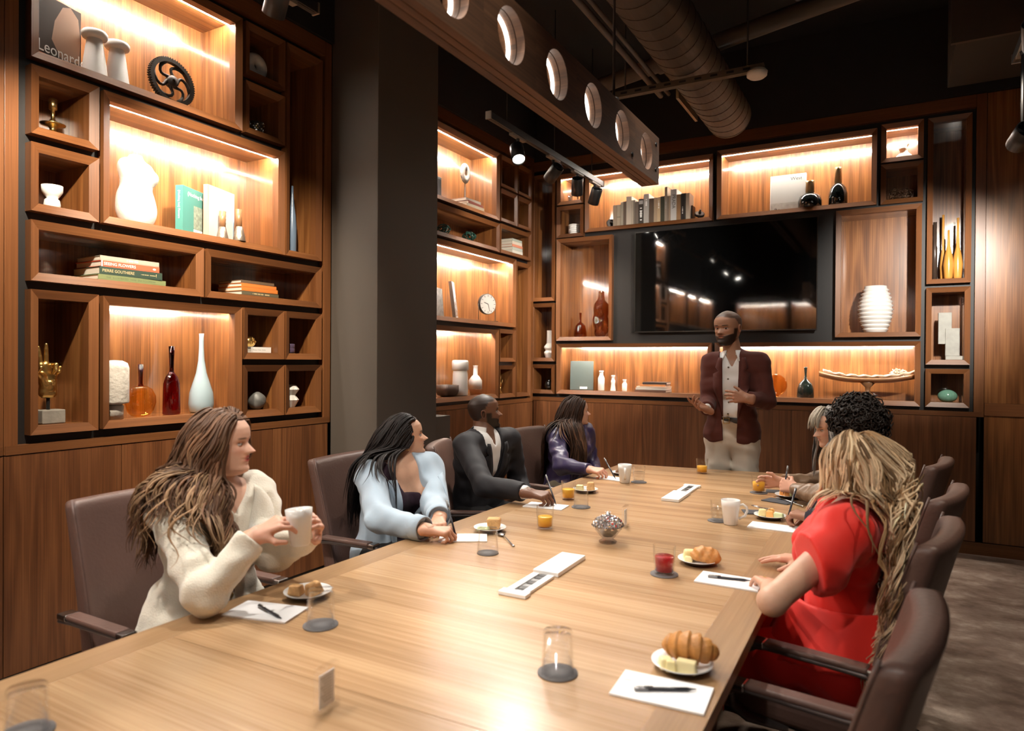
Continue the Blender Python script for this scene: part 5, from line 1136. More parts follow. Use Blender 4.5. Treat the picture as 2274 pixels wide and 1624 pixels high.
# cutlery and napkins
NAPK = plain('charcoal_napkin', (.055, .055, .062), .9, bump=.2, bscale=300)
single('napkin', MB().box((0, 0, .002), (.14, .10, .004)), NAPK, 'charcoal napkin under the fork before the grey-haired woman', 'napkin', (-.515, 3.71, ZT+.0003), 'charcoal napkins', -.35)
single('napkin', MB().box((0, 0, .002), (.15, .09, .004)), NAPK, 'charcoal napkin behind the plate of the curly-haired person', 'napkin', (-.555, 3.385, ZT+.0003), 'charcoal napkins', .35)
single('napkin', MB().box((0, 0, .0015), (.11, .09, .003)), NAPK, 'charcoal napkin at the sleeve of the grey-haired woman', 'napkin', (-.565, 3.985, ZT+.0003), 'charcoal napkins', .1)
def fork(a, b, z, label):
    a, b = Vector((*a, z)), Vector((*b, z)); d = (b-a).normalized(); s = Vector((-d.y, d.x, 0)); r = thing('dessert_fork', label, 'fork', a, 0)
    up = Vector((0, 0, 1)); ln = (b-a).length
    part('handle', MB().tube([a+d*.06+up*.004, a+d*.10+up*.006, b+up*.002], [.003, .0035, .006], 8, flat=.45, up=(0, 0, 1)), STEEL, r, True)
    part('neck', MB().box(a+d*.052+up*.003, (.022, .018, .002), Matrix.Rotation(math.atan2(d.y, d.x), 3, 'Z')), STEEL, r, True)
    for k in range(4): o = s*(.006*(k-1.5)/1.5*1.2); part('tine', MB().tube([a+o+up*.005, a+d*.045+o+up*.002], .0013, 6), STEEL, r, True)
    return r
fork((-.547, 3.792), (-.388, 3.617), ZT+.005, 'steel fork lying across the charcoal napkin')
fork((-.58, 3.335), (-.52, 3.30), PT+.03, 'pale fork resting on the melon plate of the curly-haired person')
sp = thing('teaspoon', 'steel teaspoon beside the muffin plate', 'spoon', (-1.39, 2.39, ZT+.001))
mb = MB(); mb.ball((0, 0, .006), (.024, .015, .004), 16, 8, Matrix.Rotation(-.75, 3, 'Z')); mb.build('bowl', STEEL, sp)
MB().tube([(.014, -.014, .006), (.05, -.05, .009), (.115, -.112, .003), (.125, -.122, .003)], [.0025, .0022, .004, .006], 8, flat=.5, up=(0, 0, 1)).build('handle', STEEL, sp)
# crystal bowl
CRY = thin_glass('crystal', (.80, .80, .82), ior=1.9, rough=.03, boost=1.6)
cb = thing('crystal_bowl', 'sparkling silver crystal bowl with a domed lid in the middle of the table', 'bowl', (-.979, 2.515, ZT+.0004))
MB().lathe([(.0, .0), (.034, .0), (.036, .006), (.02, .016), (.028, .022), (.064, .068), (.066, .07), (.060, .07), (.022, .026), (0, .024)], 14, smooth=False, caps=False).build('bowl', CRY, cb)
SILV = plain('cut_silver', (.85, .85, .86), .2, metal=1)
mb = MB(); rr = random.Random(3)
for i in range(6):
    for k in range(14):
        t = 2*PI*(k+.5*(i % 2))/14; e = i/6*PI/2; q = .056*math.cos(e); mb.ball((q*math.cos(t), q*math.sin(t), .066+.038*math.sin(e)), .0085*(1-.35*i/6), 5, 3, M=Matrix.Rotation(rr.uniform(0, 3), 3, 'X'))
o_ = mb.build('faceted_lid', SILV, cb); o_['kind'] = 'stuff'
for p_ in o_.data.polygons: p_.use_smooth = False
MB().lathe([(.0, .0245), (.022, .0265), (.054, .066), (0, .068)], 14, smooth=False, caps=False).build('silver_core', SILV, cb)
mb = MB().lathe([(.008, .098), (.005, .106), (.010, .112), (.006, .118), (0, .12)], 8, smooth=False)
for k in range(6): t = 2*PI*k/6; mb.tube([(0, 0, .11), (.012*math.cos(t), .012*math.sin(t), .122)], [.003, .001], 5)
mb.build('finial', SILV, cb)
# acrylic stands and power hubs
ACR = thin_glass('acrylic', (.99, .99, .99), boost=1.0)
def stand(x, y, rz, label, h=.092):
    s = thing('acrylic_sign', label, 'sign', (x, y, ZT+.0004), rz, 'acrylic table signs')
    MB().box((0, 0, h/2), (.017, .062, h)).build('acrylic_block', ACR, s, bevel=.002)
    MB().box((0, 0, h*.46), (.0012, .045, h*.74)).build('card', PAPER, s)
    mb = MB()
    for sd in (-1, 1):
        for k in range(9): mb.box((sd*.0008, .002*(k % 3)-.002, h*(.74-.065*k)), (.0004, .034-.005*(k % 3), .0013))
    mb.build('card_print', GRYP, s)['kind'] = 'stuff'
    MB().box((0, 0, .004), (.024, .064, .008)).build('foot', ACR, s)
    return s
stand(-1.0, 1.018, .08, 'small clear acrylic sign with a printed card nearest the camera'); stand(-1.006, 2.79, .1, 'small clear acrylic sign behind the crystal bowl')
HUBW = plain('hub_white', (.74, .74, .73), .35); SOCK = plain('socket_grey', (.22, .22, .22), .4)
def hub(x, y, rz, ln, label):
    h = thing('power_hub', label, 'power socket', (x, y, ZT+.0003), rz, 'flip-top power hubs')
    wd = .082
    for s in (-1, 1): MB().box((s*(wd/2-.014), -ln*.25, .005), (.024, ln*.44, .010)).build('side_rail', HUBW, h, bevel=.002)
    MB().box((0, -ln/2+.018, .0062), (wd+.012, .036, .0124)).build('end_cap', HUBW, h, bevel=.002)
    MB().box((0, ln*.25, .0075), (wd+.010, ln*.5, .015)).build('lid', HUBW, h, bevel=.002)
    MB().box((0, -ln*.22, .002), (wd-.05, ln*.42, .004)).build('socket_tray', SOCK, h)
    for k in range(7): MB().box((0, -ln*.40+k*ln*.06, .0045), (wd-.056, ln*.042, .003)).build('socket', BLKPL if k in (0, 1, 6) or k % 2 else SOCK, h)
    return h
hub(-1.005, 2.02, .02, .475, 'white power hub with half open lid nearer the camera'); hub(-1.0, 3.66, PI+.02, .49, 'white power hub with half open lid farther down the table')
# ------------------------------------------------------------------ people: distance-field bodies
A3 = lambda v: np.array(v, float)
def nrm(v): v = A3(v); return v/max(np.linalg.norm(v), 1e-9)
def cap(a, b, r1, r2, k=.03): return ('c', A3(a), A3(b), r1, r2, k)
def ell(c, X, Y, Z, r, k=.03): return ('e', A3(c), np.stack([nrm(X), nrm(Y), nrm(Z)]), A3(r), k)
def pd(p, P):
    if p[0] == 'c': return d_cap(P, p[1], p[2], p[3], p[4])
    q = ((P-p[1]) @ p[2].T)/p[3]; return (np.linalg.norm(q, axis=-1)-1)*p[3].min()
def pbox(p):
    if p[0] == 'c': r = max(p[3], p[4]); return np.minimum(p[1], p[2])-r, np.maximum(p[1], p[2])+r
    r = p[3].max(); return p[1]-r, p[1]+r
def field_pts(prims, P):
    d = np.full(P.shape[:-1], 9.)
    for p in prims: d = smin(d, pd(p, P), p[-1])
    return d
def field_mesh(prims, h, cuts=(), wr=0, seed=0, pad=.03, ground=None):
    B = [pbox(p) for p in prims]; lo = np.min([b[0] for b in B], 0)-pad; hi = np.max([b[1] for b in B], 0)+pad
    n = np.ceil((hi-lo)/h).astype(int)+1; F = np.full(n, .5, np.float32); ax = [lo[i]+h*np.arange(n[i]) for i in range(3)]
    for p, (b0, b1) in zip(prims, B):
        m = p[-1]+4*h; i0 = np.maximum(0, np.floor((b0-m-lo)/h).astype(int)); i1 = np.minimum(n, np.ceil((b1+m-lo)/h).astype(int)+1)
        s = tuple(slice(i0[i], i1[i]) for i in range(3)); P = np.stack(np.meshgrid(*[ax[i][s[i]] for i in range(3)], indexing='ij'), -1)
        F[s] = smin(F[s], pd(p, P), p[-1])
    if wr or cuts:
        P = np.stack(np.meshgrid(*ax, indexing='ij'), -1).astype(np.float32)
        if wr:
            rg = np.random.default_rng(seed); near = np.abs(F) < .05; Q = P[near]; w_ = 0
            for q in range(7):
                v = rg.normal(size=3); v = v/np.linalg.norm(v)*rg.uniform(30, 115); v2 = rg.normal(size=3)*9; w_ = w_+np.sin(Q @ v+1.6*np.sin(Q @ v2+rg.uniform(0, 6))+rg.uniform(0, 6))
            F[near] += (wr*w_/2.6).astype(np.float32)
        for c in cuts: F = np.maximum(F, -c(P)).astype(np.float32)
    V, Fc = surface_nets(F, lo, lo+h*(n-1), h)
    return V, Fc
def join(parts):
    Vs, Fs, Cs, o = [], [], [], 0
    for V, F, C in parts:
        Vs.append(V); Fs.append(F+o); Cs.append(np.broadcast_to(np.asarray(C, float), (len(V), 3))); o += len(V)
    return np.concatenate(Vs), np.concatenate(Fs), np.concatenate(Cs)
def hand_mesh(wr, d, pn, thumb, curls, s=1.0, spread=.1, tc=(.5, .5), h=.0027):
    """wrist, direction of the fingers, palm normal, thumb side (+1/-1 along d x -pn), curl angles per finger"""
    wr, d = A3(wr), nrm(d); z = -nrm(A3(pn)-d*np.dot(pn, d)); x = np.cross(d, z)*thumb
    T = lambda q: wr+s*(x*q[0]+d*q[1]+z*q[2])
    def F_of(prs): return prs
    palm = [cap(T((.012, -.03, 0)), T((.010, .0, 0)), .023*s, .022*s, .015), cap(T((-.012, -.03, 0)), T((-.010, .0, 0)), .022*s, .021*s, .015)]
    bx = [.031, .011, -.009, -.028]; by = [.086, .090, .086, .077]; ln = [.073, .081, .075, .058]; rr = [.0088, .009, .0085, .0075]
    for i in range(4): palm.append(cap(T((bx[i]*.45, .012, 0)), T((bx[i], by[i]-.006, .001)), .0145*s, .0118*s, .012))
    palm.append(cap(T((.022, .008, -.008)), T((.036, .038, -.012)), .016*s, .013*s, .012))
    fingers = []
    for i in range(4):
        a1, a2, a3 = curls[i]; p = np.array((bx[i], by[i]-.004, .001)); sp = spread*(1.2-.8*i) if i < 3 else -spread*1.3; prs = []; ang = 0
        for L_, a_, r1, r2 in ((.46, a1, 1, .95), (.30, a2, .95, .86), (.24, a3, .86, .72)):
            ang += a_; v = np.array((math.sin(sp)*math.cos(ang), math.cos(sp)*math.cos(ang), -math.sin(ang))); q = p+v*ln[i]*L_; prs.append(cap(T(p), T(q), rr[i]*r1*s, rr[i]*r2*s, .003)); p = q
        fingers.append(prs)
    p = np.array((.034, .034, -.010)); prs = []; o_, c_2 = tc
    v = np.array((math.cos(.9-.3*o_), math.sin(.9-.3*o_), -.55*o_-.05)); v /= np.linalg.norm(v); q = p+v*.036; prs.append(cap(T(p), T(q), .0115*s, .010*s, .004))
    v2 = np.array((math.cos(1.15+.5*c_2), math.sin(1.15+.5*c_2)*1.0, -.35*o_-.55*c_2)); v2 /= np.linalg.norm(v2); q2 = q+v2*.030; prs.append(cap(T(q), T(q2), .010*s, .0078*s, .004)); fingers.append(prs)
    allp = palm+[p for f in fingers for p in f]; B = [pbox(p) for p in allp]; lo = np.min([b[0] for b in B], 0)-.008; hi = np.max([b[1] for b in B], 0)+.008
    n = np.ceil((hi-lo)/h).astype(int)+1; P = np.stack(np.meshgrid(*[lo[i]+h*np.arange(n[i]) for i in range(3)], indexing='ij'), -1).astype(np.float32)
    Fp = field_pts(palm, P); F = Fp.copy()
    for f in fingers: F = np.minimum(F, smin(Fp, field_pts(f, P), .007*s))
    V, Fc = surface_nets(F.astype(np.float32), lo, lo+h*(n-1), h)
    tips = [T((0, 0, 0))]
    return V, Fc, T
# ---- heads: horizontal rings with a face profile, in units of the head height
ZK = [0, .04, .10, .16, .22, .3, .4, .5, .58, .66, .75, .84, .91, .96, .985, 1.0]
WK = [.15, .205, .255, .285, .302, .318, .338, .350, .358, .360, .345, .295, .225, .145, .085, .012]
FK = [.245, .365, .385, .372, .378, .385, .390, .378, .398, .405, .392, .330, .245, .150, .085, .012]
BK = [-.10, -.10, -.14, -.20, -.26, -.33, -.40, -.435, -.45, -.455, -.44, -.375, -.285, -.18, -.10, -.012]
def head_mesh(c, H, face, up, skin, o):
    """c: head centre, H: height; o: options for colours"""
    fw = nrm(A3(face)); u = nrm(A3(up)-fw*np.dot(up, fw)); r = np.cross(fw, u)
    nz, na = 66, 72; z = np.concatenate([np.linspace(0, .97, nz-4), [.98, .988, .995, 1.0]]); t = np.arange(na)*2*PI/na
    W_, F_, B_ = np.interp(z, ZK, WK), np.interp(z, ZK, FK), np.interp(z, ZK, BK)
    for a in (W_, F_, B_): a[1:-1] = (a[:-2]+2*a[1:-1]+a[2:])/4
    Z, Tt = np.meshgrid(z, t, indexing='ij'); sn, cs = np.sin(Tt), np.cos(Tt); e = 2/2.35
    X = W_[:, None]*np.sign(sn)*np.abs(sn)**e; Y = np.where(cs > 0, F_[:, None]*np.abs(cs)**e, B_[:, None]*np.abs(cs)**e)
    jaw = np.clip((.30-Z)/.3, 0, 1)*(cs > 0); X = X*(1-.10*jaw*np.abs(cs))
    G = lambda x, s: np.exp(-(x/s)**2)
    fr = (Y > .1)*np.clip(Y/.3, 0, 1); f = o.get('f', False); d = 0*X
    nz_ = np.where(Z > .365, np.clip((.535-Z)/.165, 0, 1)**1.15*.128, np.clip((Z-.318)/.047, 0, 1)*.128)
    sx_ = .040+.030*np.clip((.47-Z)/.12, 0, 1); d += nz_*G(X, sx_)
    d += .030*G(np.abs(X)-.062, .03)*G(Z-.352, .028)                         # nostril wings
    d += .020*G(Z-.288, .022)*G(X, .10)+.022*G(Z-.232, .024)*G(X, .085)-.017*G(Z-.260, .010)*G(X, .12)
    d += (.026 if not f else .018)*G(Z-.085, .06)*G(X, .11); d -= .010*G(Z-.165, .03)*G(X, .1)
    d += .016*G(Z-.575, .035)*G(np.abs(X)-.13, .13)*(1 if not f else .5)
    d -= .042*G(np.abs(X)-.145, .075)*G(Z-.495, .045); d += .012*G(np.abs(X)-.21, .09)*G(Z-.40, .06)
    Y = Y+d*fr
    bd = o.get('beard'); bm_ = 0*X
    if bd:
        bm_ = np.clip((.285-Z+.25*np.clip(np.abs(X)-.12, 0, 1)*1.3)/.03, 0, 1)*np.clip((Y-.02)/.05, 0, 1)
        bm_ = np.maximum(bm_, np.clip((np.abs(X)-.285)/.02, 0, 1)*np.clip((.50-Z)/.04, 0, 1)*np.clip((Y+.0)/.04, 0, 1)*np.clip((.2-Y)/.05, 0, 1))
        bm_ = bm_*(1-np.clip(1.4*G(Z-.232, .02)*G(X, .075), 0, 1)); bm_ = np.maximum(bm_, G(Z-.315, .013)*G(X, .13)*fr)
        Y = Y+.022*bd[1]*bm_*fr; Z = Z-.02*bd[1]*bm_*np.clip((.12-Z)/.1, 0, 1)
    X = X.copy(); C = np.broadcast_to(A3(skin), X.shape+(3,)).copy()
    def mix(m, col): nonlocal C; m = np.clip(m, 0, 1)[..., None]; C = C*(1-m)+A3(col)*m
    mix(.35*G(np.abs(X)-.2, .08)*G(Z-.40, .07)*fr, A3(skin)*[1.15, .75, .7]); mix(.3*G(X, .06)*G(Z-.37, .04)*fr, A3(skin)*[1.1, .75, .7])
    mix(.5*G(np.abs(X)-.145, .09)*G(Z-.515, .035)*fr, A3(skin)*[.62, .5, .48])
    lip = o.get('lip', A3(skin)*[.8, .5, .48]); mix(1.3*np.clip(1-(X/.105)**2, 0, 1)*(G(Z-.284, .017)+G(Z-.236, .019))*fr, lip); mix(.85*G(Z-.260, .006)*np.clip(1-(X/.115)**2, 0, 1)*fr, A3(skin)*.22)
    brow = o.get('brow', (.02, .012, .008)); mix(1.4*G(Z-.585+.10*(np.abs(X)-.15)**2*4, .014)*np.clip(1-((np.abs(X)-.15)/.095)**4, 0, 1)*fr*(.8 if f else 1), brow)
    mix(.8*G(np.abs(X)-.03, .012)*G(Z-.337, .01)*fr, A3(skin)*.3)
    if bd: mix(bm_*.95, bd[0])
    hc = o.get('buzz')
    if hc:
        line = np.where(Y > .12, .80+.25*np.clip(.16-np.abs(X), -.2, .1), np.where(Y > -.02, .56+np.clip((Y+.02)/.14, 0, 1)*.2, .20+.25*np.clip((Y+.30)/.3, 0, 1)))
        mix(np.clip((Z-line)/.03, 0, 1)*hc[1], hc[0])
    Pw = c+H*(r*X[..., None]+fw*(Y[..., None]-.0)+u*(Z[..., None]-.5)); V = Pw.reshape(-1, 3); i = np.arange(nz-1)[:, None]*na; j = np.arange(na)[None]
    F = np.stack([i+j, i+(j+1) % na, i+na+(j+1) % na, i+na+j], -1).reshape(-1, 4); out = [(V, F, C.reshape(-1, 3))]
    loc = lambda x, y, zz: c+H*(r*x+fw*y+u*(zz-.5))
    for s in (-1, 1):      # eyeballs with lids and iris; ears
        nA, nB = 20, 14; th = np.linspace(0, PI, nB)[:, None]; ph = np.arange(nA)[None]*2*PI/nA
        ex, ey, ez = np.sin(th)*np.cos(ph), np.cos(th)+0*ph, np.sin(th)*np.sin(ph); R = .060
        q = loc(0, 0, .5)+H*(r*((s*.143+R*ex)[..., None])+fw*((.298+R*ey)[..., None])+u*((-.003+R*ez)[..., None])); cc = np.broadcast_to(A3((.42, .38, .35)), q.shape).copy()
        g = o.get('gaze', 0); iris = (ex-g)**2+(ez+.05)**2; cc[iris < .20] = (.035, .018, .010)
        lid = (ez > .26) | (ez < -.36); cc[lid] = A3(skin)*[.8, .68, .65]; cc[(ez > .20) & (ez <= .32)] = A3(skin)*.12 if not f else (.008, .006, .006)
        k = np.arange(nB-1)[:, None]*nA; j2 = np.arange(nA)[None]; out.append((q.reshape(-1, 3), np.stack([k+j2, k+nA+j2, k+nA+(j2+1) % nA, k+(j2+1) % nA], -1).reshape(-1, 4), cc.reshape(-1, 3)))
        nA, nB = 22, 8; V2 = []; 
        for a in np.arange(nA)*2*PI/nA:
            for b in np.arange(nB)*2*PI/nB:
                rad = .030*(1+.25*math.sin(a)); yy, zz = .058*math.cos(a)*(1+.15*math.sin(a)), .105*math.sin(a)
                V2.append(loc(s*(.352+.022*(1-math.cos(a))/2*1.0+.022*math.sin(b)), -.055-yy*1.0+rad*math.cos(b)*math.cos(a)*-.5, .455+zz+rad*math.cos(b)*math.sin(a)*.6))
        k = np.arange(nA)[:, None]; b_ = np.arange(nB)[None]; out.append((np.array(V2), np.stack([k*nB+b_, ((k+1) % nA)*nB+b_, ((k+1) % nA)*nB+(b_+1) % nB, k*nB+(b_+1) % nB], -1).reshape(-1, 4), A3(skin)*[1.0, .85, .82]))
        V3 = np.array([loc(s*.338, -.055+.05*math.cos(a), .455+.10*math.sin(a)) for a in np.arange(12)*2*PI/12]+[loc(s*.355, -.05, .455)]*12); out.append((V3, np.array([(a, (a+1) % 12, 12+(a+1) % 12, 12+a) for a in range(12)]), A3(skin)*.6))
    return out, (c, H, fw, u, r)
SKINM = attr_mat('skin', .48, sss=.12, noise=.06, nscale=90, spec=.35)
HAIRM = attr_mat('hair', .5, noise=.12, nscale=200, spec=.22)
def local(fr, P):
    c, H, fw, u, r = fr; q = (P-c)/H; return np.stack([q @ r, q @ fw, q @ u+.5], -1)
def skull_pt(fr, th, el, k=1.0):
    """point on the skull; th: azimuth from the face, el: elevation"""
    c, H, fw, u, r = fr; d = np.stack([np.sin(th)*np.cos(el)*.362, np.cos(th)*np.cos(el)*np.where(np.cos(th) > 0, .40, .455), np.sin(el)*.41], -1)*k
    return c+H*(d[:, :1]*r+d[:, 1:2]*fw+(d[:, 2:]+.09)*u)
def hair_cap(fr, col, infl=1.06, keep=None, jit=.0, seed=1):
    c, H, fw, u, r = fr; nA, nB = 60, 34; th = np.arange(nA)*2*PI/nA; el = np.linspace(PI/2-.001, -.75, nB)
    E, T_ = np.meshgrid(el, th, indexing='ij'); V = skull_pt(fr, T_.ravel(), E.ravel(), infl); q = local(fr, V)
    rg = np.random.default_rng(seed); k = np.arange(nB-1)[:, None]*nA; j = np.arange(nA)[None]; F = np.stack([k+j, k+nA+j, k+nA+(j+1) % nA, k+(j+1) % nA], -1).reshape(-1, 4)
    m = keep(q)[F].all(1); F = F[m]; C = np.clip(A3(col)*(1+.25*rg.normal(size=(len(V), 1))), 0, 1); return V, F, C
def locks(fr, col, th, el, ln, body, seed=1, comb=(0, 0, 0), comb2=(0, 0, 0), wave=(.012, 9.), width=.0055, nseg=20, grav=.5, tint=None, margin=.010, out=.12, thick=.5, spread=0, start=1.05, rep=5, frizz=.003, clump=.055):
    """clumps of strands swept from the scalp: follow the skull, fall, keep clear of the body field, and wave"""
    rg = np.random.default_rng(seed); n0 = len(th); cl = np.repeat(np.arange(n0), rep); N = len(cl)
    ph0 = th*1.4+el*1.1+rg.uniform(-.5, .5, n0); am0 = rg.uniform(.6, 1.3, n0); ln0 = rg.uniform(.80, 1.08, n0); cc0 = np.exp(rg.normal(size=n0)*.25); sel0 = rg.random(n0)
    th = th[cl]+rg.normal(size=N)*clump; el = np.minimum(el[cl]+rg.normal(size=N)*clump, 1.5)
    c, H, fw, u, r = fr; P = skull_pt(fr, th, el, start); nor = P-(c+.05*H*u); nor /= np.linalg.norm(nor, axis=1, keepdims=True)
    G_ = np.array((0, 0, -1.)); tan = G_-nor*(nor @ G_)[:, None]; hz = np.sin(th)[:, None]*r-fw*(.35+.3*np.abs(np.cos(th)))[:, None]; hz = hz-nor*np.sum(hz*nor, 1, keepdims=True)
    v = nor*out+tan*.9+hz*.8*np.clip(el*1.2, 0, 1)[:, None]+A3(comb); v /= np.linalg.norm(v, axis=1, keepdims=True)
    L_ = ln*ln0[cl]*rg.uniform(.9, 1.06, N); st = (L_/nseg)[:, None]; pts = [P.copy()]; nors = [nor.copy()]; lay = margin*.4+(rg.uniform(0, .012, n0)[cl]+rg.uniform(0, .004, N)); 
    hp = [ell(c+.05*H*u, r, fw, u, (H*.385, H*.46, H*.455), .01), ell(c-.2*H*u+.06*H*fw, r, fw, u, (H*.30, H*.36, H*.34), .01)]; allp = body+hp
    def grad(Q):
        e = .004; d0 = field_pts(allp, Q); g = np.stack([field_pts(allp, Q+e*np.eye(3)[k])-d0 for k in range(3)], -1); return d0, g/np.maximum(np.linalg.norm(g, axis=1, keepdims=True), 1e-6)
    sp_v = (rg.normal(size=(n0, 3))*spread)[cl]
    for k in range(nseg):
        f_ = k/nseg; v = v*.72+G_*grav*(.35+f_)+A3(comb)*.25*(1-f_)+A3(comb2)*.3+sp_v*f_; v /= np.linalg.norm(v, axis=1, keepdims=True); P = P+v*st
        d0, g = grad(P); push = np.clip(lay+margin*.6*min(1, f_*4)-d0, 0, .05)[:, None]; P = P+g*push; v = v-g*np.minimum(0, np.sum(v*g, 1, keepdims=True)); v /= np.linalg.norm(v, axis=1, keepdims=True)
        pts.append(P.copy()); nors.append(g)
    pts = np.array(pts); nors = np.array(nors); s = np.arange(nseg+1)[:, None]/nseg*L_[None]; tn = np.gradient(pts, axis=0); tn /= np.maximum(np.linalg.norm(tn, axis=2, keepdims=True), 1e-6); sd = np.cross(tn, nors); sd /= np.maximum(np.linalg.norm(sd, axis=2, keepdims=True), 1e-6); nn = np.cross(sd, tn)
    ph = ph0[cl]+rg.normal(size=N)*.25; amp = wave[0]*np.clip((s-.06)/.16, 0, 1)*(am0[cl]*rg.uniform(.85, 1.15, N)); a_ = s*wave[1]*2*PI+ph
    pts = pts+sd*(amp*np.sin(a_))[..., None]+nn*(np.abs(amp)*.5*(1+np.cos(a_)))[..., None]
    a2 = s*23+rg.uniform(0, 6, N); pts = pts+sd*(frizz*np.clip(s/.1, 0, 1)*np.sin(a2))[..., None]+nn*(frizz*.6*np.clip(s/.1, 0, 1)*np.cos(a2*1.3))[..., None]
    ns = 4; f = np.arange(nseg+1)[:, None]/nseg; wd = width*rg.uniform(.6, 1.3, N)*np.clip((1.06-f)*3, .10, 1)
    ring = np.arange(ns)*2*PI/ns; V = pts[:, :, None]+sd[:, :, None]*(wd[..., None]*np.cos(ring))[..., None]+nn[:, :, None]*(wd[..., None]*thick*np.sin(ring))[..., None]
    V = V.transpose(1, 0, 2, 3).reshape(-1, 3); b = (np.arange(N)*(nseg+1)*ns)[:, None, None]; k = (np.arange(nseg)*ns)[None, :, None]; j = np.arange(ns)[None, None]
    F = np.stack([b+k+j, b+k+(j+1) % ns, b+k+ns+(j+1) % ns, b+k+ns+j], -1).reshape(-1, 4)
    lc = A3(col)[None]*(cc0[cl]*np.exp(rg.normal(size=N)*.22))[:, None]; lc = lc[:, None]*np.ones((1, nseg+1, 1))
    if tint is not None:
        sel = (sel0[cl] < tint[1])[:, None, None]; w_ = np.clip((f.ravel()-tint[2])/.35, 0, 1)[None, :, None]*sel; lc = lc*(1-w_)+A3(tint[0])*np.exp(rg.normal(size=(N, 1, 1))*.2)*w_
    return V, F, np.clip(np.repeat(lc.reshape(-1, 3), ns, 0), 0, 1)
# ---- body and clothes
def torso_prims(J, t, f, w):
    l = nrm(A3(J['shL'])-A3(J['shR'])); P, W_, C_, N_ = (A3(J[k]) for k in ('pel', 'wai', 'che', 'nec')); hl = A3(J['hl']); fd = A3(J['f']); up = nrm(N_-P)
    pr = J.get('pr', .112 if f else .108); o = [cap(P-hl*.075*w*pr/.11, P+hl*.075*w*pr/.11, pr*w+t, pr*w+t, .05), cap(W_-hl*.045*w, W_+hl*.045*w, .098*w+t, .098*w+t, .06),
         cap(C_-l*.062*w, C_+l*.062*w, .102*w+t, .102*w+t, .06), cap(A3(J['shR'])+l*.03-up*.012, A3(J['shL'])-l*.03-up*.012, .060*w+t, .060*w+t, .05),
         cap((C_+N_)/2-l*.04, (C_+N_)/2+l*.04, .085*w+t, .085*w+t, .05), cap(N_-up*.01, A3(J['shR'])+l*.045, .046+t, .05+t, .04), cap(N_-up*.01, A3(J['shL'])-l*.045, .046+t, .05+t, .04)]
    if f: o += [ell(C_+fd*.075*w+s*l*.068*w+up*.0, l, fd, up, A3((.066, .062, .066))*w+t, .035) for s in (-1, 1)]
    return o
def arm_prims(J, t, s, w, end=1.0, rw=1.0):
    S, E_, W_ = A3(J['sh'+s]), A3(J['el'+s]), A3(J['wr'+s]); e = E_+(W_-E_)*end; r2 = (.040*(1-end)+.0265*end)*w
    t = t*.8; return [cap(S, E_, .049*w+t, .039*w*rw+t, .04), cap(E_, e, .039*w*rw+t, r2*rw+t, .02)]
def leg_prims(J, t, s, w, end=1.0):
    Hp, K, An = A3(J['hip'+s]), A3(J['kn'+s]), A3(J['an'+s]); return [cap(Hp, K, .086*w+t, .060*w+t, .022), cap(K, K+(An-K)*end, .058*w+t, .042*w+t, .02)]
def cuff_cut(J, s, fr_):
    E_, W_ = A3(J['el'+s]), A3(J['wr'+s]); d = nrm(W_-E_); w0 = E_+(W_-E_)*fr_
    return lambda P: np.maximum(d_cap(P, w0, w0+d*.16, .075, .075), -((P-w0) @ d))
def seat_legs(J, f, hip_w=.085, knee_w=.11, kz=.53, kf=.43, az=.10, af=.02):
    f = A3(f); hl = A3(J['hl']); P = A3(J['pel'])
    for s, g in (('L', 1), ('R', -1)):
        J['hip'+s] = P+hl*hip_w*g+f*.02; J['kn'+s] = P+hl*knee_w*g+f*kf; J['kn'+s][2] = kz; J['an'+s] = J['kn'+s]+f*af; J['an'+s][2] = az
def vcut(J, zb, slope, half=.0, zt=.3, depth=-.02, off=0):
    """opening at the chest: a wedge that starts zb below the neck base and widens upwards"""
    l = nrm(A3(J['shL'])-A3(J['shR'])); N_ = A3(J['nec']); up = nrm(N_-A3(J['wai'])); fd = nrm(np.cross(l, up)); fd = fd if fd @ A3(J['f']) > 0 else -fd; o = N_-up*zb+l*off
    def c(P):
        q = P-o; x, y, z = q @ l, q @ up, q @ fd; return np.maximum(np.maximum(np.maximum((np.abs(x)-half-np.clip(y, 0, 1)*slope)/math.hypot(1, slope), -y), depth-z), z-.175)
    return c
def below(z0): return lambda P: P[..., 2]-z0
def above_plane(o, n): o, n = A3(o), nrm(n); return lambda P: -((P-o) @ n)
def drape(prims, o, d, off):
    """march from outside along -d to the surface"""
    P = o+d*.25; 
    for _ in range(40): P = P-d*np.maximum(field_pts(prims, P), -.01)[..., None]*.9
    return P+d*off
def strip(parent, name, mat, A_, B_, th=.004, d=None):
    """ribbon between two polylines, thickened"""
    A_, B_ = np.asarray(A_), np.asarray(B_); n = len(A_); M_ = (A_+B_)/2+A3(d)*.003; R_ = np.stack([A_, M_, B_], 1).reshape(-1, 3); i = np.arange(n-1)[:, None]*3; j = np.arange(2)[None]
    F = np.stack([i+j, i+j+1, i+j+4, i+j+3], -1).reshape(-1, 4); o = mesh_np(name, R_-np.array(parent.matrix_world.translation if False else parent.location), F, mat, parent); m = o.modifiers.new('t', 'SOLIDIFY'); m.thickness = th; m.offset = 0; return o
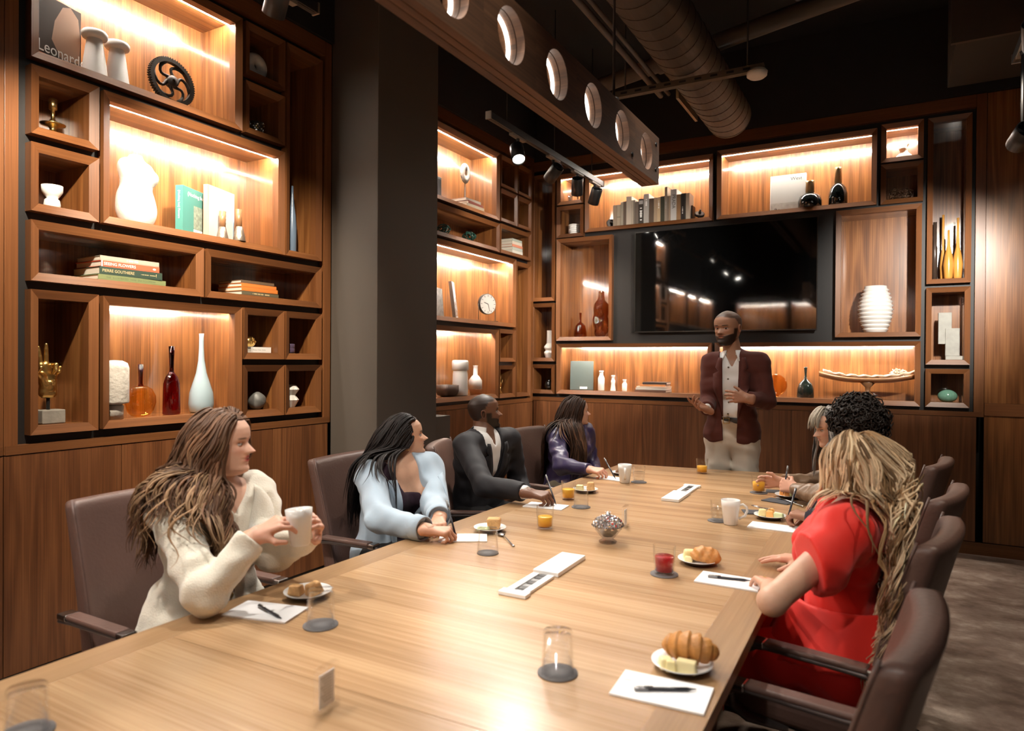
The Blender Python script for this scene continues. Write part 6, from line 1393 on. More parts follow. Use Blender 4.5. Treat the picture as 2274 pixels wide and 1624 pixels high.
def lapels(root, J, prims, mat, zb, slope, wmax=.055, half=0, zt=None, notch=True, off=.005, parent=None):
    l = nrm(A3(J['shL'])-A3(J['shR'])); N_ = A3(J['nec']); up = nrm(N_-A3(J['wai'])); fd = nrm(np.cross(l, up)); fd = fd if fd @ A3(J['f']) > 0 else -fd; o = N_-up*zb; zt = zt or zb-.005
    for s in (-1, 1):
        y = np.linspace(.0, zt, 18); u_ = y/zt; w_ = wmax*np.clip(u_*2.2, .12, 1)
        if notch: w_ = np.where(u_ > .74, np.where(u_ < .80, wmax*.45, wmax*.8*(1-.5*(u_-.8)/.2)), w_)
        x0 = half+y*slope-.003; ins = o+l*(s*x0)[:, None]+up*y[:, None]; outs = o+l*(s*(x0+w_))[:, None]+up*(y+w_*.15)[:, None]
        strip(root, 'lapel', mat, drape(prims, ins, fd, off), drape(prims, outs, fd, off), .005, fd)
def collar(root, mat, N_, ax, fd, r0=.058, h=.032, fall=.05, gap=.5, tip=.03, name='collar'):
    """shirt collar: stand and fall around the neck, open in front"""
    N_, ax = A3(N_), nrm(ax); fd = nrm(A3(fd)-ax*np.dot(fd, ax)); l = np.cross(ax, fd); n = 33; a = np.linspace(gap, 2*PI-gap, n); fr_ = np.clip(1-np.minimum(a-gap, 2*PI-gap-a)/1.1, 0, 1)
    rad = lambda k: (fd*np.cos(a)[:, None]*1.08+l*np.sin(a)[:, None])*k
    rows = [N_+rad(r0*1.02)+ax*(-.005), N_+rad(r0*.93)+ax*(h*(1-.25*fr_))[:, None], N_+rad(r0*1.02)+ax*(h*(1-.25*fr_)+.002)[:, None], N_+rad(r0*1.32)*(1+.14*fr_)[:, None]+ax*(h-fall-tip*fr_**2)[:, None]+l*(np.sign(np.sin(a))*fr_*.012)[:, None]]
    V = np.stack(rows, 1).reshape(-1, 3); i = np.arange(n-1)[:, None]*4; j = np.arange(3)[None]; F = np.stack([i+j, i+j+1, i+j+5, i+j+4], -1).reshape(-1, 4)
    o = mesh_np(name, V-np.array(root.location), F, mat, root); m = o.modifiers.new('t', 'SOLIDIFY'); m.thickness = .003; return o
def fabric(name, col, rough=.8, bump=.15, bscale=350, sheen=.2, var=.06, spec=.3): return plain(name, col, rough, bump=bump, bscale=bscale, sheen=sheen, var=var, vscale=12, spec=spec)
def person(label, J, w, f, skin, H, face, up, ho, hands, garments, group=None, vox=.0075):
    base = A3(J['pel']).copy(); base[2] = 0; root = thing('person', label, 'person', tuple(base)); neck_top = A3(J['hed'])-A3(up)*H*.18-nrm(face)*H*.06
    prims = torso_prims(J, 0, f, w)+[cap(J['nec'], neck_top, (.050 if f else .060)*w, (.046 if f else .056)*w, .03)]
    for s in 'LR': prims += arm_prims(J, 0, s, w)+leg_prims(J, -.003, s, w)
    for s in 'LR':
        An = A3(J['an'+s]); fo = A3(J['f']); prims.append(cap(An+(0, 0, -.03), An+fo*.14+A3((0, 0, -.06)), .045, .033, .03))
    V, F = field_mesh(prims, vox); hm, fr = head_mesh(A3(J['hed']), H, face, up, skin, ho); parts_ = [(V, F, skin)]+hm
    for hd in hands: v, f_, T = hand_mesh(**hd); parts_.append((v, f_, A3(skin)*[1.02, .92, .9]))
    V, F, C = join(parts_); mesh_np('body', V-base, F, SKINM, root, cols=C)
    allp = list(prims)
    for g in garments:
        gp = []
        t = g['t']; gw = g.get('w', w)
        if g.get('torso', True): gp += torso_prims(J, t, f, gw)
        for s in g.get('arms', ''): gp += arm_prims(J, t, s, gw, g.get('sleeve', .93), g.get('loose', 1.0))
        for s in g.get('legs', ''): gp += leg_prims(J, t, s, gw, .97)
        gp += g.get('extra', [])
        cuts = list(g.get('cuts', ()))
        for s in g.get('arms', ''): cuts.append(cuff_cut(J, s, g.get('sleeve', .93)))
        V, F = field_mesh(gp, g.get('h', .008), cuts, g.get('wr', .0018), g.get('seed', 1)); mesh_np(g['name'], V-base, F, g['mat'], root); g['prims'] = gp
        if g.get('solid', True): allp += gp
    return root, fr, allp, base
def hair(root, base, pieces, name='hair'):
    V, F, C = join(pieces); return mesh_np(name, V-base, F, HAIRM, root, cols=C)
def shoes(root, base, J, mat):
    for s in 'LR':
        An = A3(J['an'+s]); fo = A3(J['f']); V, F = field_mesh([cap(An+A3((0, 0, -.05)), An+fo*.15+A3((0, 0, -.068)), .048, .036, .03), cap(An, An+A3((0, 0, -.05)), .05, .05, .03)], .009, [below(.004)]); mesh_np('shoe', V-base, F, mat, root)
# ------------------------------------------------------------------ the people
REL = [(.35, .35, .2), (.4, .4, .25), (.45, .45, .25), (.5, .45, .3)]
FIST = [(1.2, 1.4, .8)]*4
WRITE = [(.75, .75, .5), (.8, .85, .5), (.95, 1.1, .6), (1.05, 1.2, .6)]
FLAT = [(.15, .15, .1), (.12, .15, .1), (.15, .18, .1), (.2, .2, .12)]
HOLD = [(.55, .65, .45), (.6, .65, .45), (.65, .7, .45), (.7, .7, .4)]
BLKF = fabric('black_trousers', (.015, .014, .015), sheen=.03); SHOEM = plain('black_shoe', (.012, .011, .011), .35)
FAIR = (.62, .37, .27); TAN = (.54, .31, .205); DARK = (.155, .074, .043); MED = (.33, .17, .105)
up3 = A3((0, 0, 1))
# ---- woman in the cream jacket, holding a mug
J = dict(pel=(-1.97, 1.45, .565), wai=(-1.955, 1.45, .72), che=(-1.915, 1.45, .88), nec=(-1.90, 1.45, 1.04), hed=(-1.885, 1.452, 1.19), shR=(-1.895, 1.275, 1.005), shL=(-1.872, 1.58, 1.01), elR=(-1.65, 1.215, .81), elL=(-1.755, 1.555, .83),
         wrR=(-1.60, 1.345, .955), wrL=(-1.57, 1.54, .925), hl=(0, 1, 0), f=(1, -.05, 0)); seat_legs(J, (1, 0, 0))
CREAM = fabric('cream_wool', (.74, .69, .58), .9, bump=.35, bscale=220, sheen=.5)
mugc = A3((-1.512, 1.432, .918))
hands = [dict(wr=J['wrR'], d=(.62, .50, .42), pn=(.55, .75, -.1), thumb=1, curls=HOLD, s=.88, tc=(.7, .5)), dict(wr=J['wrL'], d=(.52, -.42, .60), pn=(-.2, -.95, -.2), thumb=-1, curls=HOLD, s=.88, tc=(.7, .5))]
fc = nrm((.86, .50, .02)); ho = dict(f=True, lip=(.42, .03, .04), brow=(.07, .035, .02))
g = [dict(name='jacket', mat=CREAM, t=.017, arms='LR', sleeve=.92, wr=0.0044, seed=3, loose=1.12, cuts=[below(.60), vcut(J, .055, .8)], extra=[cap(A3(J['pel'])-(0, .07, -.06), A3(J['pel'])+(0, .07, .06), .135, .135, .05)]),
     dict(name='trousers', mat=BLKF, t=.008, torso=False, legs='LR', extra=[cap(A3(J['pel'])-(0, .08, 0), A3(J['pel'])+(0, .08, 0), .118, .118, .05)])]
root, fr, allp, base = person('woman with long wavy brown hair in a cream jacket lifting a white mug', J, .93, True, FAIR, .205, fc, up3, ho, hands, g)
shoes(root, base, J, SHOEM)
pj = g[0]['prims']
for nm, zb, x0, x1, y0, y1 in (('collar', 0, .0, .0, 0, 0),):
    N_ = A3(J['nec']); l = nrm(A3(J['shL'])-A3(J['shR'])); fd = nrm(np.cross(l, up3)); fd = fd if fd[0] > 0 else -fd; y = np.linspace(0, 1, 16)
    for s in (-1, 1):
        ins = N_+l*(s*(.012+.055*y))[:, None]+up3*(-.17+.185*y)[:, None]; outs = ins+l*(s*(.004+.066*np.sin(PI*np.clip(y*.93+.05, 0, 1))**.8))[:, None]+up3*(-.012*y)[:, None]
        strip(root, 'lapel', CREAM, drape(pj, ins, fd, .008), drape(pj, outs, fd, .012), .009, fd)
    for z in (-.225, -.33): c = drape(pj, (N_+up3*z+l*.0)[None], fd, .004)[0]; part('button', MB().lathe([(0, .005), (.009, .004), (.011, 0), (0, 0)], 16, o=c, ax=fd), GOLD, root, True)
rg = np.random.default_rng(11); n = 210
th = np.concatenate([rg.uniform(.98, 2*PI-1.1, n), rg.uniform(.5, 1.3, 40), rg.uniform(2*PI-1.4, 2*PI-.5, 30)]); el = np.concatenate([rg.uniform(-.15, 1.35, n), rg.uniform(.7, 1.25, 70)])
BRN = (.105, .052, .028)
hair(root, base, [hair_cap(fr, BRN, 1.07, lambda q: np.where(q[:, 1] > .18, q[:, 2] > .86, np.where(q[:, 1] > -.06, q[:, 2] > .62, q[:, 2] > .2))),
    locks(fr, BRN, th, el, .43, allp, 5, comb=tuple(-fc*.22), rep=8, width=.0042, frizz=.004, wave=(.023, 5.5), tint=((.27, .165, .09), .35, .25), spread=.05, out=.3, nseg=26)])
m = thing('coffee_mug', 'white mug held in both hands of the woman in cream', 'mug', tuple(mugc), -.6, 'white coffee mugs', rot=(.05, -.08, -.6))
r_, h_ = .039, .106
MB().lathe([(0, .0), (r_*.66, 0), (r_*.72, .004), (r_*.95, h_*.75), (r_, h_), (r_-.003, h_), (r_*.92, h_*.75), (r_*.68, .01), (0, .009)], 36, caps=False).build('cup', CHINA, m)
# ---- woman in the light blue blazer, writing
J = dict(pel=(-2.10, 2.55, .545), wai=(-2.085, 2.545, .68), che=(-2.06, 2.545, .82), nec=(-2.055, 2.565, .96), hed=(-2.075, 2.635, 1.09), shR=(-2.085, 2.385, .925), shL=(-1.985, 2.72, .94), elR=(-1.865, 2.20, .80), elL=(-1.81, 2.51, .80),
         wrR=(-1.585, 2.165, .795), wrL=(-1.655, 2.33, .80), hl=(.2, .98, 0), f=(.96, -.25, 0)); seat_legs(J, (1, 0, 0))
BLUE = fabric('light_blue_suiting', (.36, .45, .54), .85, bscale=500); PLUM = fabric('plum_knit', (.03, .014, .024), .9, sheen=.05)
hands = [dict(wr=J['wrR'], d=(.82, .36, -.05), pn=(.2, .25, -.95), thumb=-1, curls=WRITE, s=.9, tc=(.8, .6)), dict(wr=J['wrL'], d=(.45, -.75, -.15), pn=(0, 0, -1), thumb=1, curls=REL, s=.88)]
fc = nrm((.74, .66, .16)); ho = dict(f=True, lip=(.30, .09, .08), brow=(.02, .012, .01))
g = [dict(name='top', mat=PLUM, t=.006, cuts=[below(.55), vcut(J, .10, .35, .05)], wr=0.0017), dict(name='blazer', mat=BLUE, t=.018, arms='LR', sleeve=.86, wr=0.0041, seed=5, loose=1.15, cuts=[below(.52), vcut(J, .40, .15, .042)]),
     dict(name='trousers', mat=BLKF, t=.008, torso=False, legs='LR', extra=[cap(A3(J['pel'])-(0, .08, 0), A3(J['pel'])+(0, .08, 0), .118, .118, .05)])]
root, fr, allp, base = person('woman with long straight black hair in a light blue blazer writing', J, .98, True, TAN, .205, fc, nrm((-.14, -.10, 1)), ho, hands, g)
shoes(root, base, J, SHOEM); lapels(root, J, g[1]['prims'], BLUE, .40, .15, .05, .042, .37, notch=False)
for s in 'LR':
    E_, W_ = A3(J['el'+s]), A3(J['wr'+s]); d = nrm(W_-E_); c = E_+(W_-E_)*.80; part('cuff', MB().lathe([(.050, -.024), (.053, -.02), (.050, .026), (.045, .028), (.045, -.024)], 28, o=c, ax=d, caps=False), BLUE, root, True)
rg = np.random.default_rng(21); th = np.concatenate([rg.uniform(1.25, 2*PI-1.0, 210), rg.uniform(.5, 1.4, 40), rg.uniform(2*PI-1.2, 2*PI-.5, 30)]); el = np.concatenate([rg.uniform(-.2, 1.4, 210), rg.uniform(.7, 1.3, 70)])
BLKH = (.012, .008, .0075)
hair(root, base, [hair_cap(fr, BLKH, 1.07, lambda q: np.where(q[:, 1] > .18, q[:, 2] > .86, np.where(q[:, 1] > -.06, q[:, 2] > .58, q[:, 2] > .15))),
    locks(fr, BLKH, th, el, .46, allp, 8, comb=tuple(-fc*.75), wave=(.006, 3.0), spread=.02, out=.2, nseg=24)])
q = fr[0]+fr[1]*(-fr[4]*.36*0+fr[4]*(.37)+fr[3]*(-.22)-fr[2]*.02); part('earring', MB().tube([tuple(q+.014*(math.cos(a)*fr[2]+math.sin(a)*fr[3])) for a in np.linspace(0, 2*PI, 17)[:-1]], .0018, 6, closed=True), GOLD, root, True)
pen((-1.50, 2.225, .762), (-1.555, 2.235, .905), 'black pen in the hand of the woman in the blue blazer')
# ---- man in the black suit
J = dict(pel=(-2.11, 3.34, .565), wai=(-2.10, 3.34, .71), che=(-2.08, 3.34, .88), nec=(-2.075, 3.35, 1.035), hed=(-2.085, 3.375, 1.165), shR=(-2.085, 3.18, .985), shL=(-1.995, 3.525, .99), elR=(-1.84, 2.99, .815), elL=(-1.96, 3.57, .74),
         wrR=(-1.565, 2.965, .81), wrL=(-1.815, 3.41, .665), hl=(.15, .98, 0), f=(.97, -.2, 0)); seat_legs(J, (1, 0, 0))
SUIT = fabric('black_suiting', (.014, .013, .016), .7, bscale=500, sheen=.03); SHIRT = fabric('white_shirt', (.74, .72, .70), .8, bump=.05)
hands = [dict(wr=J['wrR'], d=(.88, .12, -.08), pn=(.1, .25, -.95), thumb=-1, curls=WRITE, s=1.02, tc=(.8, .6)), dict(wr=J['wrL'], d=(.8, -.4, -.1), pn=(0, 0, -1), thumb=1, curls=REL, s=1.0)]
fc = nrm((.80, .60, .10)); ho = dict(brow=(.008, .005, .004), buzz=((.010, .007, .006), .85), beard=((.008, .006, .005), .5), lip=A3(DARK)*[1.1, .7, .7])
g = [dict(name='shirt', mat=SHIRT, t=.007, arms='LR', sleeve=.955, cuts=[below(.62), vcut(J, .055, .35)], wr=0.0017), dict(name='suit_jacket', mat=SUIT, t=.018, arms='LR', sleeve=.86, wr=0.0037, seed=9, loose=1.1, cuts=[below(.55), vcut(J, .31, .20, .004)]),
     dict(name='trousers', mat=BLKF, t=.008, torso=False, legs='LR', extra=[cap(A3(J['pel'])-(0, .08, 0), A3(J['pel'])+(0, .08, 0), .118, .118, .05)])]
root, fr, allp, base = person('seated man with shaved head in a black suit and open white shirt', J, 1.0, False, DARK, .208, fc, nrm((-.1, -.08, 1)), ho, hands, g)
shoes(root, base, J, SHOEM); lapels(root, J, g[1]['prims'], SUIT, .31, .20, .055, .004, .28)
l = nrm(A3(J['shL'])-A3(J['shR'])); fdv = nrm(np.cross(l, up3)); fdv = fdv if fdv @ A3(J['f']) > 0 else -fdv
collar(root, SHIRT, A3(J['nec'])+A3((0, 0, .005)), nrm(A3(J['hed'])-A3(J['nec'])), fdv, .062, .036, .06, .55, .045)
pen((-1.435, 2.995, .762), (-1.525, 3.06, .89), 'black pen in the hand of the man in the black suit')
# ---- woman in the purple blouse
J = dict(pel=(-2.0, 4.30, .56), wai=(-1.99, 4.295, .70), che=(-1.965, 4.29, .85), nec=(-1.955, 4.315, .985), hed=(-1.945, 4.375, 1.11), shR=(-1.985, 4.135, .955), shL=(-1.905, 4.465, .965), elR=(-1.845, 3.925, .80), elL=(-1.88, 4.50, .74),
         wrR=(-1.625, 3.865, .80), wrL=(-1.75, 4.33, .66), hl=(.15, .98, 0), f=(.97, -.2, 0)); seat_legs(J, (1, 0, 0))
PURP = plain('purple_satin', (.040, .028, .085), .36, bump=.05, bscale=200, sheen=.05)
BEIGE = fabric('beige_trousers', (.26, .22, .16))
hands = [dict(wr=J['wrR'], d=(.9, -.1, -.05), pn=(.1, .3, -.95), thumb=-1, curls=WRITE, s=.9, tc=(.8, .6)), dict(wr=J['wrL'], d=(.7, -.6, -.1), pn=(0, 0, -1), thumb=1, curls=REL, s=.88)]
fc = nrm((.80, .59, .08)); ho = dict(f=True, lip=(.34, .12, .10), brow=(.05, .025, .015))
g = [dict(name='blouse', mat=PURP, t=.014, arms='LR', sleeve=.97, wr=0.0058, seed=13, loose=1.12, cuts=[below(.58), vcut(J, .05, .8)]), dict(name='trousers', mat=BEIGE, t=.008, torso=False, legs='LR', extra=[cap(A3(J['pel'])-(0, .08, 0), A3(J['pel'])+(0, .08, 0), .118, .118, .05)])]
root, fr, allp, base = person('woman with long straight dark hair in a purple satin blouse', J, .92, True, FAIR, .20, fc, up3, ho, hands, g)
shoes(root, base, J, SHOEM); collar(root, PURP, A3(J['nec']), nrm(A3(J['hed'])-A3(J['nec'])), J['f'], .056, .03, .045, .5, .02)
rg = np.random.default_rng(31); th = np.concatenate([rg.uniform(1.1, 2*PI-1.1, 200), rg.uniform(2*PI-1.3, 2*PI-.5, 30), rg.uniform(.5, 1.3, 40)]); el = np.concatenate([rg.uniform(-.2, 1.4, 200), rg.uniform(.7, 1.3, 70)])
DBR = (.036, .017, .010)
hair(root, base, [hair_cap(fr, DBR, 1.07, lambda q: np.where(q[:, 1] > .18, q[:, 2] > .86, np.where(q[:, 1] > -.06, q[:, 2] > .58, q[:, 2] > .15))),
    locks(fr, DBR, th, el, .50, allp, 12, comb=tuple(-fc*.35), wave=(.004, 3.0), spread=.02, out=.15, nseg=24, tint=((.14, .07, .04), .3, .4), grav=.6)])
pen((-1.445, 3.835, .762), (-1.54, 3.885, .875), 'black pen in the hand of the woman in the purple blouse')
# ---- woman with grey hair in a tan leather jacket
J = dict(pel=(-.13, 3.95, .56), wai=(-.15, 3.945, .70), che=(-.20, 3.94, .86), nec=(-.25, 3.93, 1.0), hed=(-.285, 3.905, 1.13), shL=(-.215, 3.755, .965), shR=(-.235, 4.095, .975), elL=(-.285, 3.60, .81), elR=(-.315, 4.10, .82),
         wrL=(-.445, 3.775, .81), wrR=(-.535, 3.935, .81), hl=(0, -1, 0), f=(-1, 0, 0)); seat_legs(J, (-1, 0, 0))
TANL = plain('tan_leather', (.20, .125, .075), .38, bump=.2, bscale=45)
hands = [dict(wr=J['wrL'], d=(-.85, .30, .15), pn=(-.2, .85, -.2), thumb=1, curls=FIST, s=.9, tc=(.9, .8)), dict(wr=J['wrR'], d=(-.92, -.25, .02), pn=(-.1, -.75, -.1), thumb=-1, curls=[(.35, .5, .3)]*4, s=.9, tc=(.5, .3))]
fc = nrm((-.86, -.46, -.22)); ho = dict(f=True, lip=(.36, .13, .12), brow=(.10, .07, .05))
g = [dict(name='leather_jacket', mat=TANL, t=.016, arms='LR', sleeve=.95, wr=0.0071, seed=17, loose=1.1, cuts=[below(.58), vcut(J, .06, .7)]), dict(name='trousers', mat=BLKF, t=.008, torso=False, legs='LR', extra=[cap(A3(J['pel'])-(0, .08, 0), A3(J['pel'])+(0, .08, 0), .118, .118, .05)])]
root, fr, allp, base = person('woman with grey bob and fringe in a tan leather jacket holding a juice glass', J, .92, True, FAIR, .205, fc, up3, ho, hands, g)
shoes(root, base, J, SHOEM)
GREY = (.30, .285, .27); rg = np.random.default_rng(41); th = np.concatenate([rg.uniform(1.0, 2*PI-1.0, 150), rg.uniform(-.75, .75, 46)]); el = np.concatenate([rg.uniform(-.2, 1.4, 150), rg.uniform(1.0, 1.35, 46)])
hair(root, base, [hair_cap(fr, GREY, 1.07, lambda q: np.where(q[:, 1] > .18, q[:, 2] > .84, np.where(q[:, 1] > -.06, q[:, 2] > .58, q[:, 2] > .15))),
    locks(fr, GREY, th[:150], el[:150], .27, allp, 14, comb=(0, 0, 0), wave=(.006, 4.0), spread=.02, out=.25, nseg=18, tint=((.05, .045, .042), .35, -.5), margin=.006),
    locks(fr, (.42, .37, .30), th[150:], el[150:], .115, allp, 15, comb=tuple(fc*.6), wave=(.003, 4.0), width=.004, out=.2, nseg=12, margin=.004)])
pen((-.505, 3.80, .775), (-.485, 3.80, .925), 'black pen upright in the fist of the grey-haired woman')
# ---- person with dark curly hair
J = dict(pel=(-.07, 3.07, .57), wai=(-.075, 3.07, .72), che=(-.09, 3.07, .89), nec=(-.11, 3.08, 1.05), hed=(-.13, 3.085, 1.205), shL=(-.075, 2.89, 1.0), shR=(-.11, 3.25, 1.0), elL=(-.10, 2.90, .80), elR=(-.28, 3.33, .81),
         wrL=(-.305, 3.125, .805), wrR=(-.26, 3.27, .79), hl=(0, -1, 0), f=(-1, 0, 0)); seat_legs(J, (-1, 0, 0))
J['elL'] = (-.15, 2.89, .815)
NAVY = fabric('navy_knit', (.012, .011, .022), .85, sheen=.05)
hands = [dict(wr=J['wrL'], d=(-.85, .35, .06), pn=(-.25, .2, -.9), thumb=1, curls=WRITE, s=.98, tc=(.8, .6)), dict(wr=J['wrR'], d=(-.9, -.2, -.1), pn=(0, 0, -1), thumb=-1, curls=REL, s=.95)]
fc = nrm((-.55, .82, .05)); ho = dict(brow=(.01, .007, .006))
g = [dict(name='sweater', mat=NAVY, t=.014, arms='LR', sleeve=.95, wr=0.0043, seed=19, loose=1.1, cuts=[below(.56)]), dict(name='trousers', mat=BLKF, t=.008, torso=False, legs='LR', extra=[cap(A3(J['pel'])-(0, .08, 0), A3(J['pel'])+(0, .08, 0), .118, .118, .05)])]
root, fr, allp, base = person('person with short dark curly hair in a navy sweater seen from behind', J, 1.0, False, MED, .21, fc, up3, ho, hands, g)
shoes(root, base, J, SHOEM)
rg = np.random.default_rng(51); n = 620; th = rg.uniform(.45, 2*PI-.45, n); el = np.arcsin(rg.uniform(-.45, .999, n)); P = skull_pt(fr, th, el, 1.0); rad = P-fr[0]; rad /= np.linalg.norm(rad, axis=1, keepdims=True)
VV, FF, o_ = [], [], 0
for i in range(n):
    x, y = orth(rad[i]); x, y = A3(x), A3(y); hgt = rg.uniform(.010, .05); ns, na = 13, 5; R0 = rg.uniform(.008, .014); k = np.arange(ns); a = k*rg.uniform(.75, 1.0)+rg.uniform(0, 6); c = P[i]+rad[i]*(hgt*k/ns)[:, None]+x*(R0*np.cos(a))[:, None]+y*(R0*np.sin(a))[:, None]
    tn = np.gradient(c, axis=0); tn /= np.linalg.norm(tn, axis=1, keepdims=True); s1 = np.cross(tn, rad[i]+x*.01); s1 /= np.maximum(np.linalg.norm(s1, axis=1, keepdims=True), 1e-6); s2 = np.cross(tn, s1); rr = .0042*np.clip((1.15-k/ns)*2, .2, 1); an = np.arange(na)*2*PI/na
    VV.append((c[:, None]+s1[:, None]*(rr[:, None]*np.cos(an))[..., None]+s2[:, None]*(rr[:, None]*np.sin(an))[..., None]).reshape(-1, 3)); kk = np.arange(ns-1)[:, None]*na; j = np.arange(na)[None]
    FF.append(np.stack([kk+j, kk+(j+1) % na, kk+na+(j+1) % na, kk+na+j], -1).reshape(-1, 4)+o_); o_ += ns*na
CUR = (.014, .009, .007)
hair(root, base, [hair_cap(fr, CUR, 1.10, lambda q: np.where(q[:, 1] > .2, q[:, 2] > .80, np.where(q[:, 1] > -.02, q[:, 2] > .5, q[:, 2] > .16))), (np.concatenate(VV), np.concatenate(FF), CUR)])
pen((-.40, 3.15, .785), (-.375, 3.20, .915), 'black pen in the hand of the curly-haired person')
# ---- blonde woman in the red dress
J = dict(pel=(-.13, 2.33, .565), wai=(-.135, 2.33, .72), che=(-.14, 2.325, .88), nec=(-.10, 2.335, 1.01), hed=(-.10, 2.345, 1.14), shL=(-.118, 2.155, .965), shR=(-.14, 2.505, .97), elL=(-.285, 1.95, .815), elR=(-.20, 2.64, .80),
         wrL=(-.325, 2.165, .785), wrR=(-.265, 2.52, .785), hl=(0, -1, 0), f=(-1, .03, 0)); seat_legs(J, (-1, 0, 0))
RED = fabric('red_crepe', (.80, .028, .018), .6, bump=.06, bscale=400, sheen=.15)
hands = [dict(wr=J['wrL'], d=(-.35, .86, -.02), pn=(-.2, 0, -1), thumb=1, curls=REL, s=.88), dict(wr=J['wrR'], d=(-.95, .02, -.02), pn=(0, 0, -1), thumb=-1, curls=FLAT, s=.88, spread=.12)]
fc = nrm((-.45, .89, .05)); ho = dict(f=True, lip=(.40, .10, .09), brow=(.16, .10, .06))
shL_, shR_ = A3(J['shL']), A3(J['shR'])
sleeve = []
for S_, E_, sd in ((shL_, A3(J['elL']), -1), (shR_, A3(J['elR']), 1)):
    d = nrm(E_-S_); sleeve += [cap(S_+A3((0, sd*.0, .012)), S_+d*.12, .070, .092, .03), ell(S_+A3((.0, sd*.005, .02)), (1, 0, 0), (0, 1, 0), (0, 0, 1), (.082, .075, .07), .03)]
def slv_cut(S_, E_):
    d = nrm(E_-S_); o = S_+d*.15
    n_ = nrm(d+A3((-.55, 0, .25))); return lambda P: np.maximum(d_cap(P, S_+d*.02, E_+d*.3, .16, .16), -((P-o) @ n_))
def peplum(P):      # flared flounce below the waist
    q = P-A3((-.13, 2.33, 0)); a = np.arctan2(q[..., 1], q[..., 0]); rr = np.linalg.norm(q[..., :2]*[1/1.0, 1/1.15], axis=-1); z = P[..., 2]; R_ = .146+np.clip(.74-z, 0, .2)*.5+.010*np.sin(7*a+1)*np.clip((.74-z)*8, 0, 1); return np.maximum(np.abs(rr-R_)-.008, np.maximum(z-.745, .585+.015*np.sin(3*a)-z))
g = [dict(name='dress', mat=RED, t=.013, wr=0.0044, seed=23, torso=True, legs='LR', extra=sleeve+[cap(A3(J['pel'])-(0, .08, 0), A3(J['pel'])+(0, .08, 0), .125, .125, .05)], cuts=[slv_cut(shL_, A3(J['elL'])), slv_cut(shR_, A3(J['elR'])), above_plane((-.52, 2.3, .5), (-1, 0, 0)), vcut(J, .03, .8)], h=.007)]
root, fr, allp, base = person('woman with long wavy blonde hair in a red dress with puff sleeves', J, .93, True, (.60, .37, .26), .205, fc, up3, ho, hands, g, vox=.006)
shoes(root, base, J, SHOEM)
V, F = surface_nets(peplum, (-.42, 2.02, .55), (.16, 2.64, .77), .007); mesh_np('peplum', V-base, F, RED, root)
part('ring', MB().tube([(-.348+.009*math.cos(a), 2.222, .788+.009*math.sin(a)) for a in np.linspace(0, 2*PI, 15)[:-1]], .0016, 6, closed=True), GOLD, root, True)
rg = np.random.default_rng(61); n = 290; th = np.concatenate([rg.uniform(1.0, 3.9, n), rg.uniform(.5, 1.4, 56), rg.uniform(3.85, 5.3, 70)]); el = np.concatenate([rg.uniform(-.2, 1.4, n), rg.uniform(.8, 1.35, 56), rg.uniform(.0, 1.35, 70)])
chair_ = [cap((.03, y, .50), (.17, y, 1.25), .06, .06, .05) for y in (2.02, 2.12, 2.22, 2.32, 2.42, 2.52, 2.62)]
BLO = (.27, .16, .078)
hair(root, base, [hair_cap(fr, (.20, .12, .065), 1.07, lambda q: np.where(q[:, 1] > .18, q[:, 2] > .86, np.where(q[:, 1] > -.06, q[:, 2] > .58, q[:, 2] > .15))),
    locks(fr, BLO, th[:-70], el[:-70], .60, allp+chair_, 16, comb=(.20, -.06, 0), comb2=(.24, .03, 0), wave=(.020, 5.5), spread=.04, out=.2, nseg=26, rep=9, width=.0042, frizz=.004, tint=((.78, .60, .40), .6, .0)),
    locks(fr, BLO, th[-70:], el[-70:], .20, allp, 18, comb=(.25, .05, 0), comb2=(.2, 0, 0), wave=(.014, 6.0), spread=.04, out=.2, nseg=18, rep=8, width=.0042, frizz=.004, tint=((.78, .60, .40), .6, .0))])
# ---- standing man in the burgundy blazer
J = dict(pel=(-.99, 4.90, .98), wai=(-.99, 4.89, 1.12), che=(-.985, 4.88, 1.30), nec=(-.985, 4.885, 1.515), hed=(-1.015, 4.85, 1.705), pr=.098, shR=(-1.135, 4.86, 1.455), shL=(-.81, 4.90, 1.46), elR=(-1.135, 4.82, 1.19), elL=(-.755, 4.85, 1.205),
         wrR=(-1.10, 4.615, 1.145), wrL=(-.845, 4.65, 1.225), hl=(1, .05, 0), f=(.0, -1, 0), hipR=(-1.075, 4.90, .91), hipL=(-.905, 4.91, .91), knR=(-1.09, 4.88, .50), knL=(-.895, 4.89, .50), anR=(-1.10, 4.92, .085), anL=(-.88, 4.92, .085))
BURG = fabric('burgundy_wool', (.082, .020, .014), .85, bscale=420, sheen=.06); OFFW = fabric('off_white_chino', (.56, .50, .42), .85)
hands = [dict(wr=J['wrR'], d=(-.55, -.62, .26), pn=(.35, -.25, .9), thumb=-1, curls=[(.15, .25, .15), (.5, .6, .4), (.6, .7, .4), (.65, .7, .4)], s=1.0, tc=(.4, .2)), dict(wr=J['wrL'], d=(-.93, -.22, .12), pn=(.15, .9, -.2), thumb=1, curls=[(.35, .4, .2), (.45, .5, .3), (.5, .55, .3), (.55, .6, .3)], s=1.0, tc=(.1, .0))]
fc = nrm((-.36, -.92, -.10)); ho = dict(brow=(.012, .008, .006), buzz=((.018, .012, .009), .8), beard=((.010, .006, .005), 1.3), lip=A3(MED)*[.95, .6, .58], gaze=-.25)
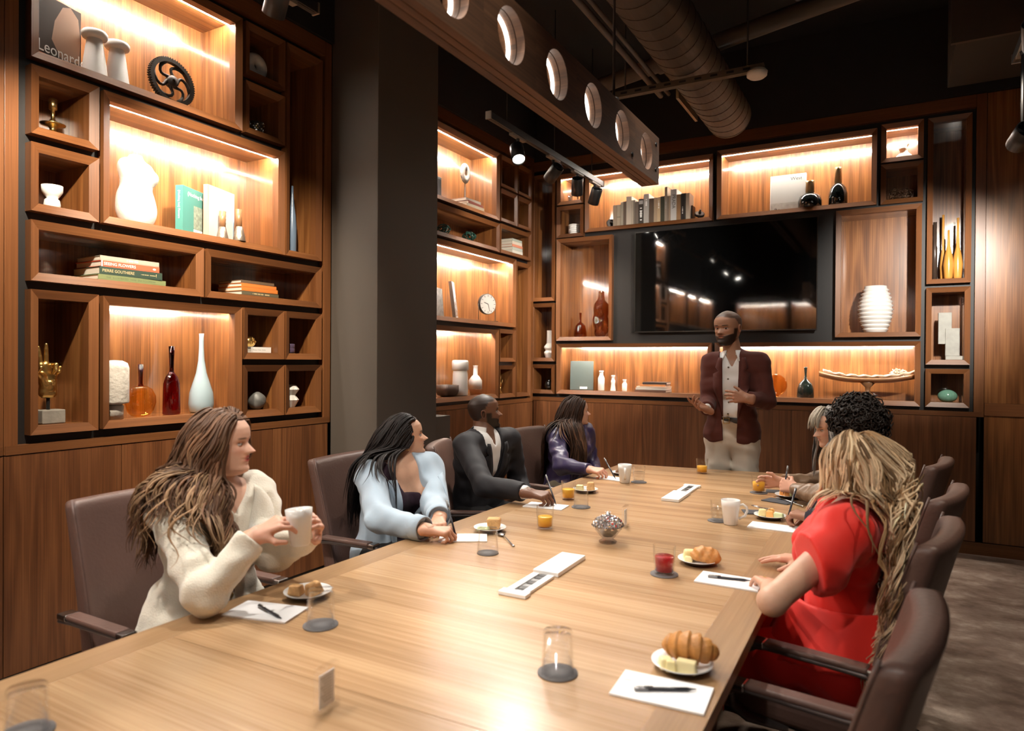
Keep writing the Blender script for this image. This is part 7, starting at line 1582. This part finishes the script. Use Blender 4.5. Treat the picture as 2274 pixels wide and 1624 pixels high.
g = [dict(name='shirt', mat=SHIRT, t=.007, arms='LR', sleeve=.965, cuts=[below(1.055), vcut(J, .085, .5)], wr=0.0027, seed=2), dict(name='trousers', mat=OFFW, t=.012, torso=False, legs='LR', wr=0.0048, seed=4, extra=[cap(A3(J['pel'])-(.06, 0, .03), A3(J['pel'])+(.06, 0, -.03), .110, .110, .05), cap(A3(J['wai'])-(.045, 0, .05), A3(J['wai'])+(.045, 0, -.05), .104, .104, .05)], cuts=[lambda P: 1.075-P[..., 2]]),
     dict(name='blazer', mat=BURG, t=.02, arms='LR', sleeve=.87, wr=0.0034, seed=6, loose=1.12, extra=[cap((-1.05, 4.905, .96), (-.93, 4.905, .96), .122, .122, .05)], cuts=[lambda P: P[..., 2]-(.905+.06*np.clip((P[..., 1]-4.9)*0-np.abs(P[..., 0]+1.0)+.10, 0, 1)*5*(P[..., 1] < 4.88)), vcut(J, .72, .035, .040, depth=-.06)])]
root, fr, allp, base = person('standing bearded man in a burgundy blazer and off-white trousers gesturing', J, 1.0, False, MED, .232, fc, up3, ho, hands, g)
shoes(root, base, J, SHOEM)
l = A3((1, .1, 0)); lapels(root, J, g[2]['prims'], BURG, .42, .035, .062, .052, .40, off=.005)
collar(root, SHIRT, A3(J['nec'])-A3((0, 0, .005)), nrm(A3(J['hed'])-A3(J['nec'])+A3((.03, .06, 0))), (0, -1, 0), .066, .036, .055, .45, .035)
ps = g[0]['prims']
for z in (1.43, 1.35, 1.27, 1.19, 1.11): c = drape(ps, A3((-.995, 4.85, z))[None], A3((0, -1, 0)), .003)[0]; part('button', MB().lathe([(0, .003), (.006, .0025), (.0065, 0), (0, 0)], 12, o=c, ax=(0, -1, 0)), plain('shirt_button', (.16, .13, .09), .4), root, True)
V, F = field_mesh([cap((-1.035, 4.895, 1.065), (-.945, 4.895, 1.065), .113, .113, .03)], .006, [below(1.045), lambda P: 1.085-P[..., 2]]); o_ = mesh_np('belt', V-base, F, plain('belt_leather', (.012, .010, .010), .35), root)
part('buckle', MB().tube([(-1.005+.02*a, 4.778, 1.065+.018*b) for a, b in ((-1, -1), (1, -1), (1, 1), (-1, 1))], .003, 6, closed=True), BRASS, root, True)
part('ring', MB().tube([(-.912+.0*math.cos(a), 4.634+.0105*math.cos(a), 1.2375+.0105*math.sin(a)) for a in np.linspace(0, 2*PI, 15)[:-1]], .002, 6, closed=True), DKMETAL, root, True)
# ---- the golden hand of the tall niche
V, F, T = hand_mesh((.0, 0, .175), (.05, 0, 1), (0, -1, .0), 1, [(-.05, .03, .03), (-.02, .03, .03), (1.45, 1.5, .9), (1.5, 1.5, .9)], s=1.12, spread=.15, tc=(1.0, 1.3))
mesh_np('hand', V, F, GOLD, gh); MB().lathe([(.026, .145), (.03, .15), (.027, .19), (.024, .2)], 20).build('cuff', GOLD, gh)
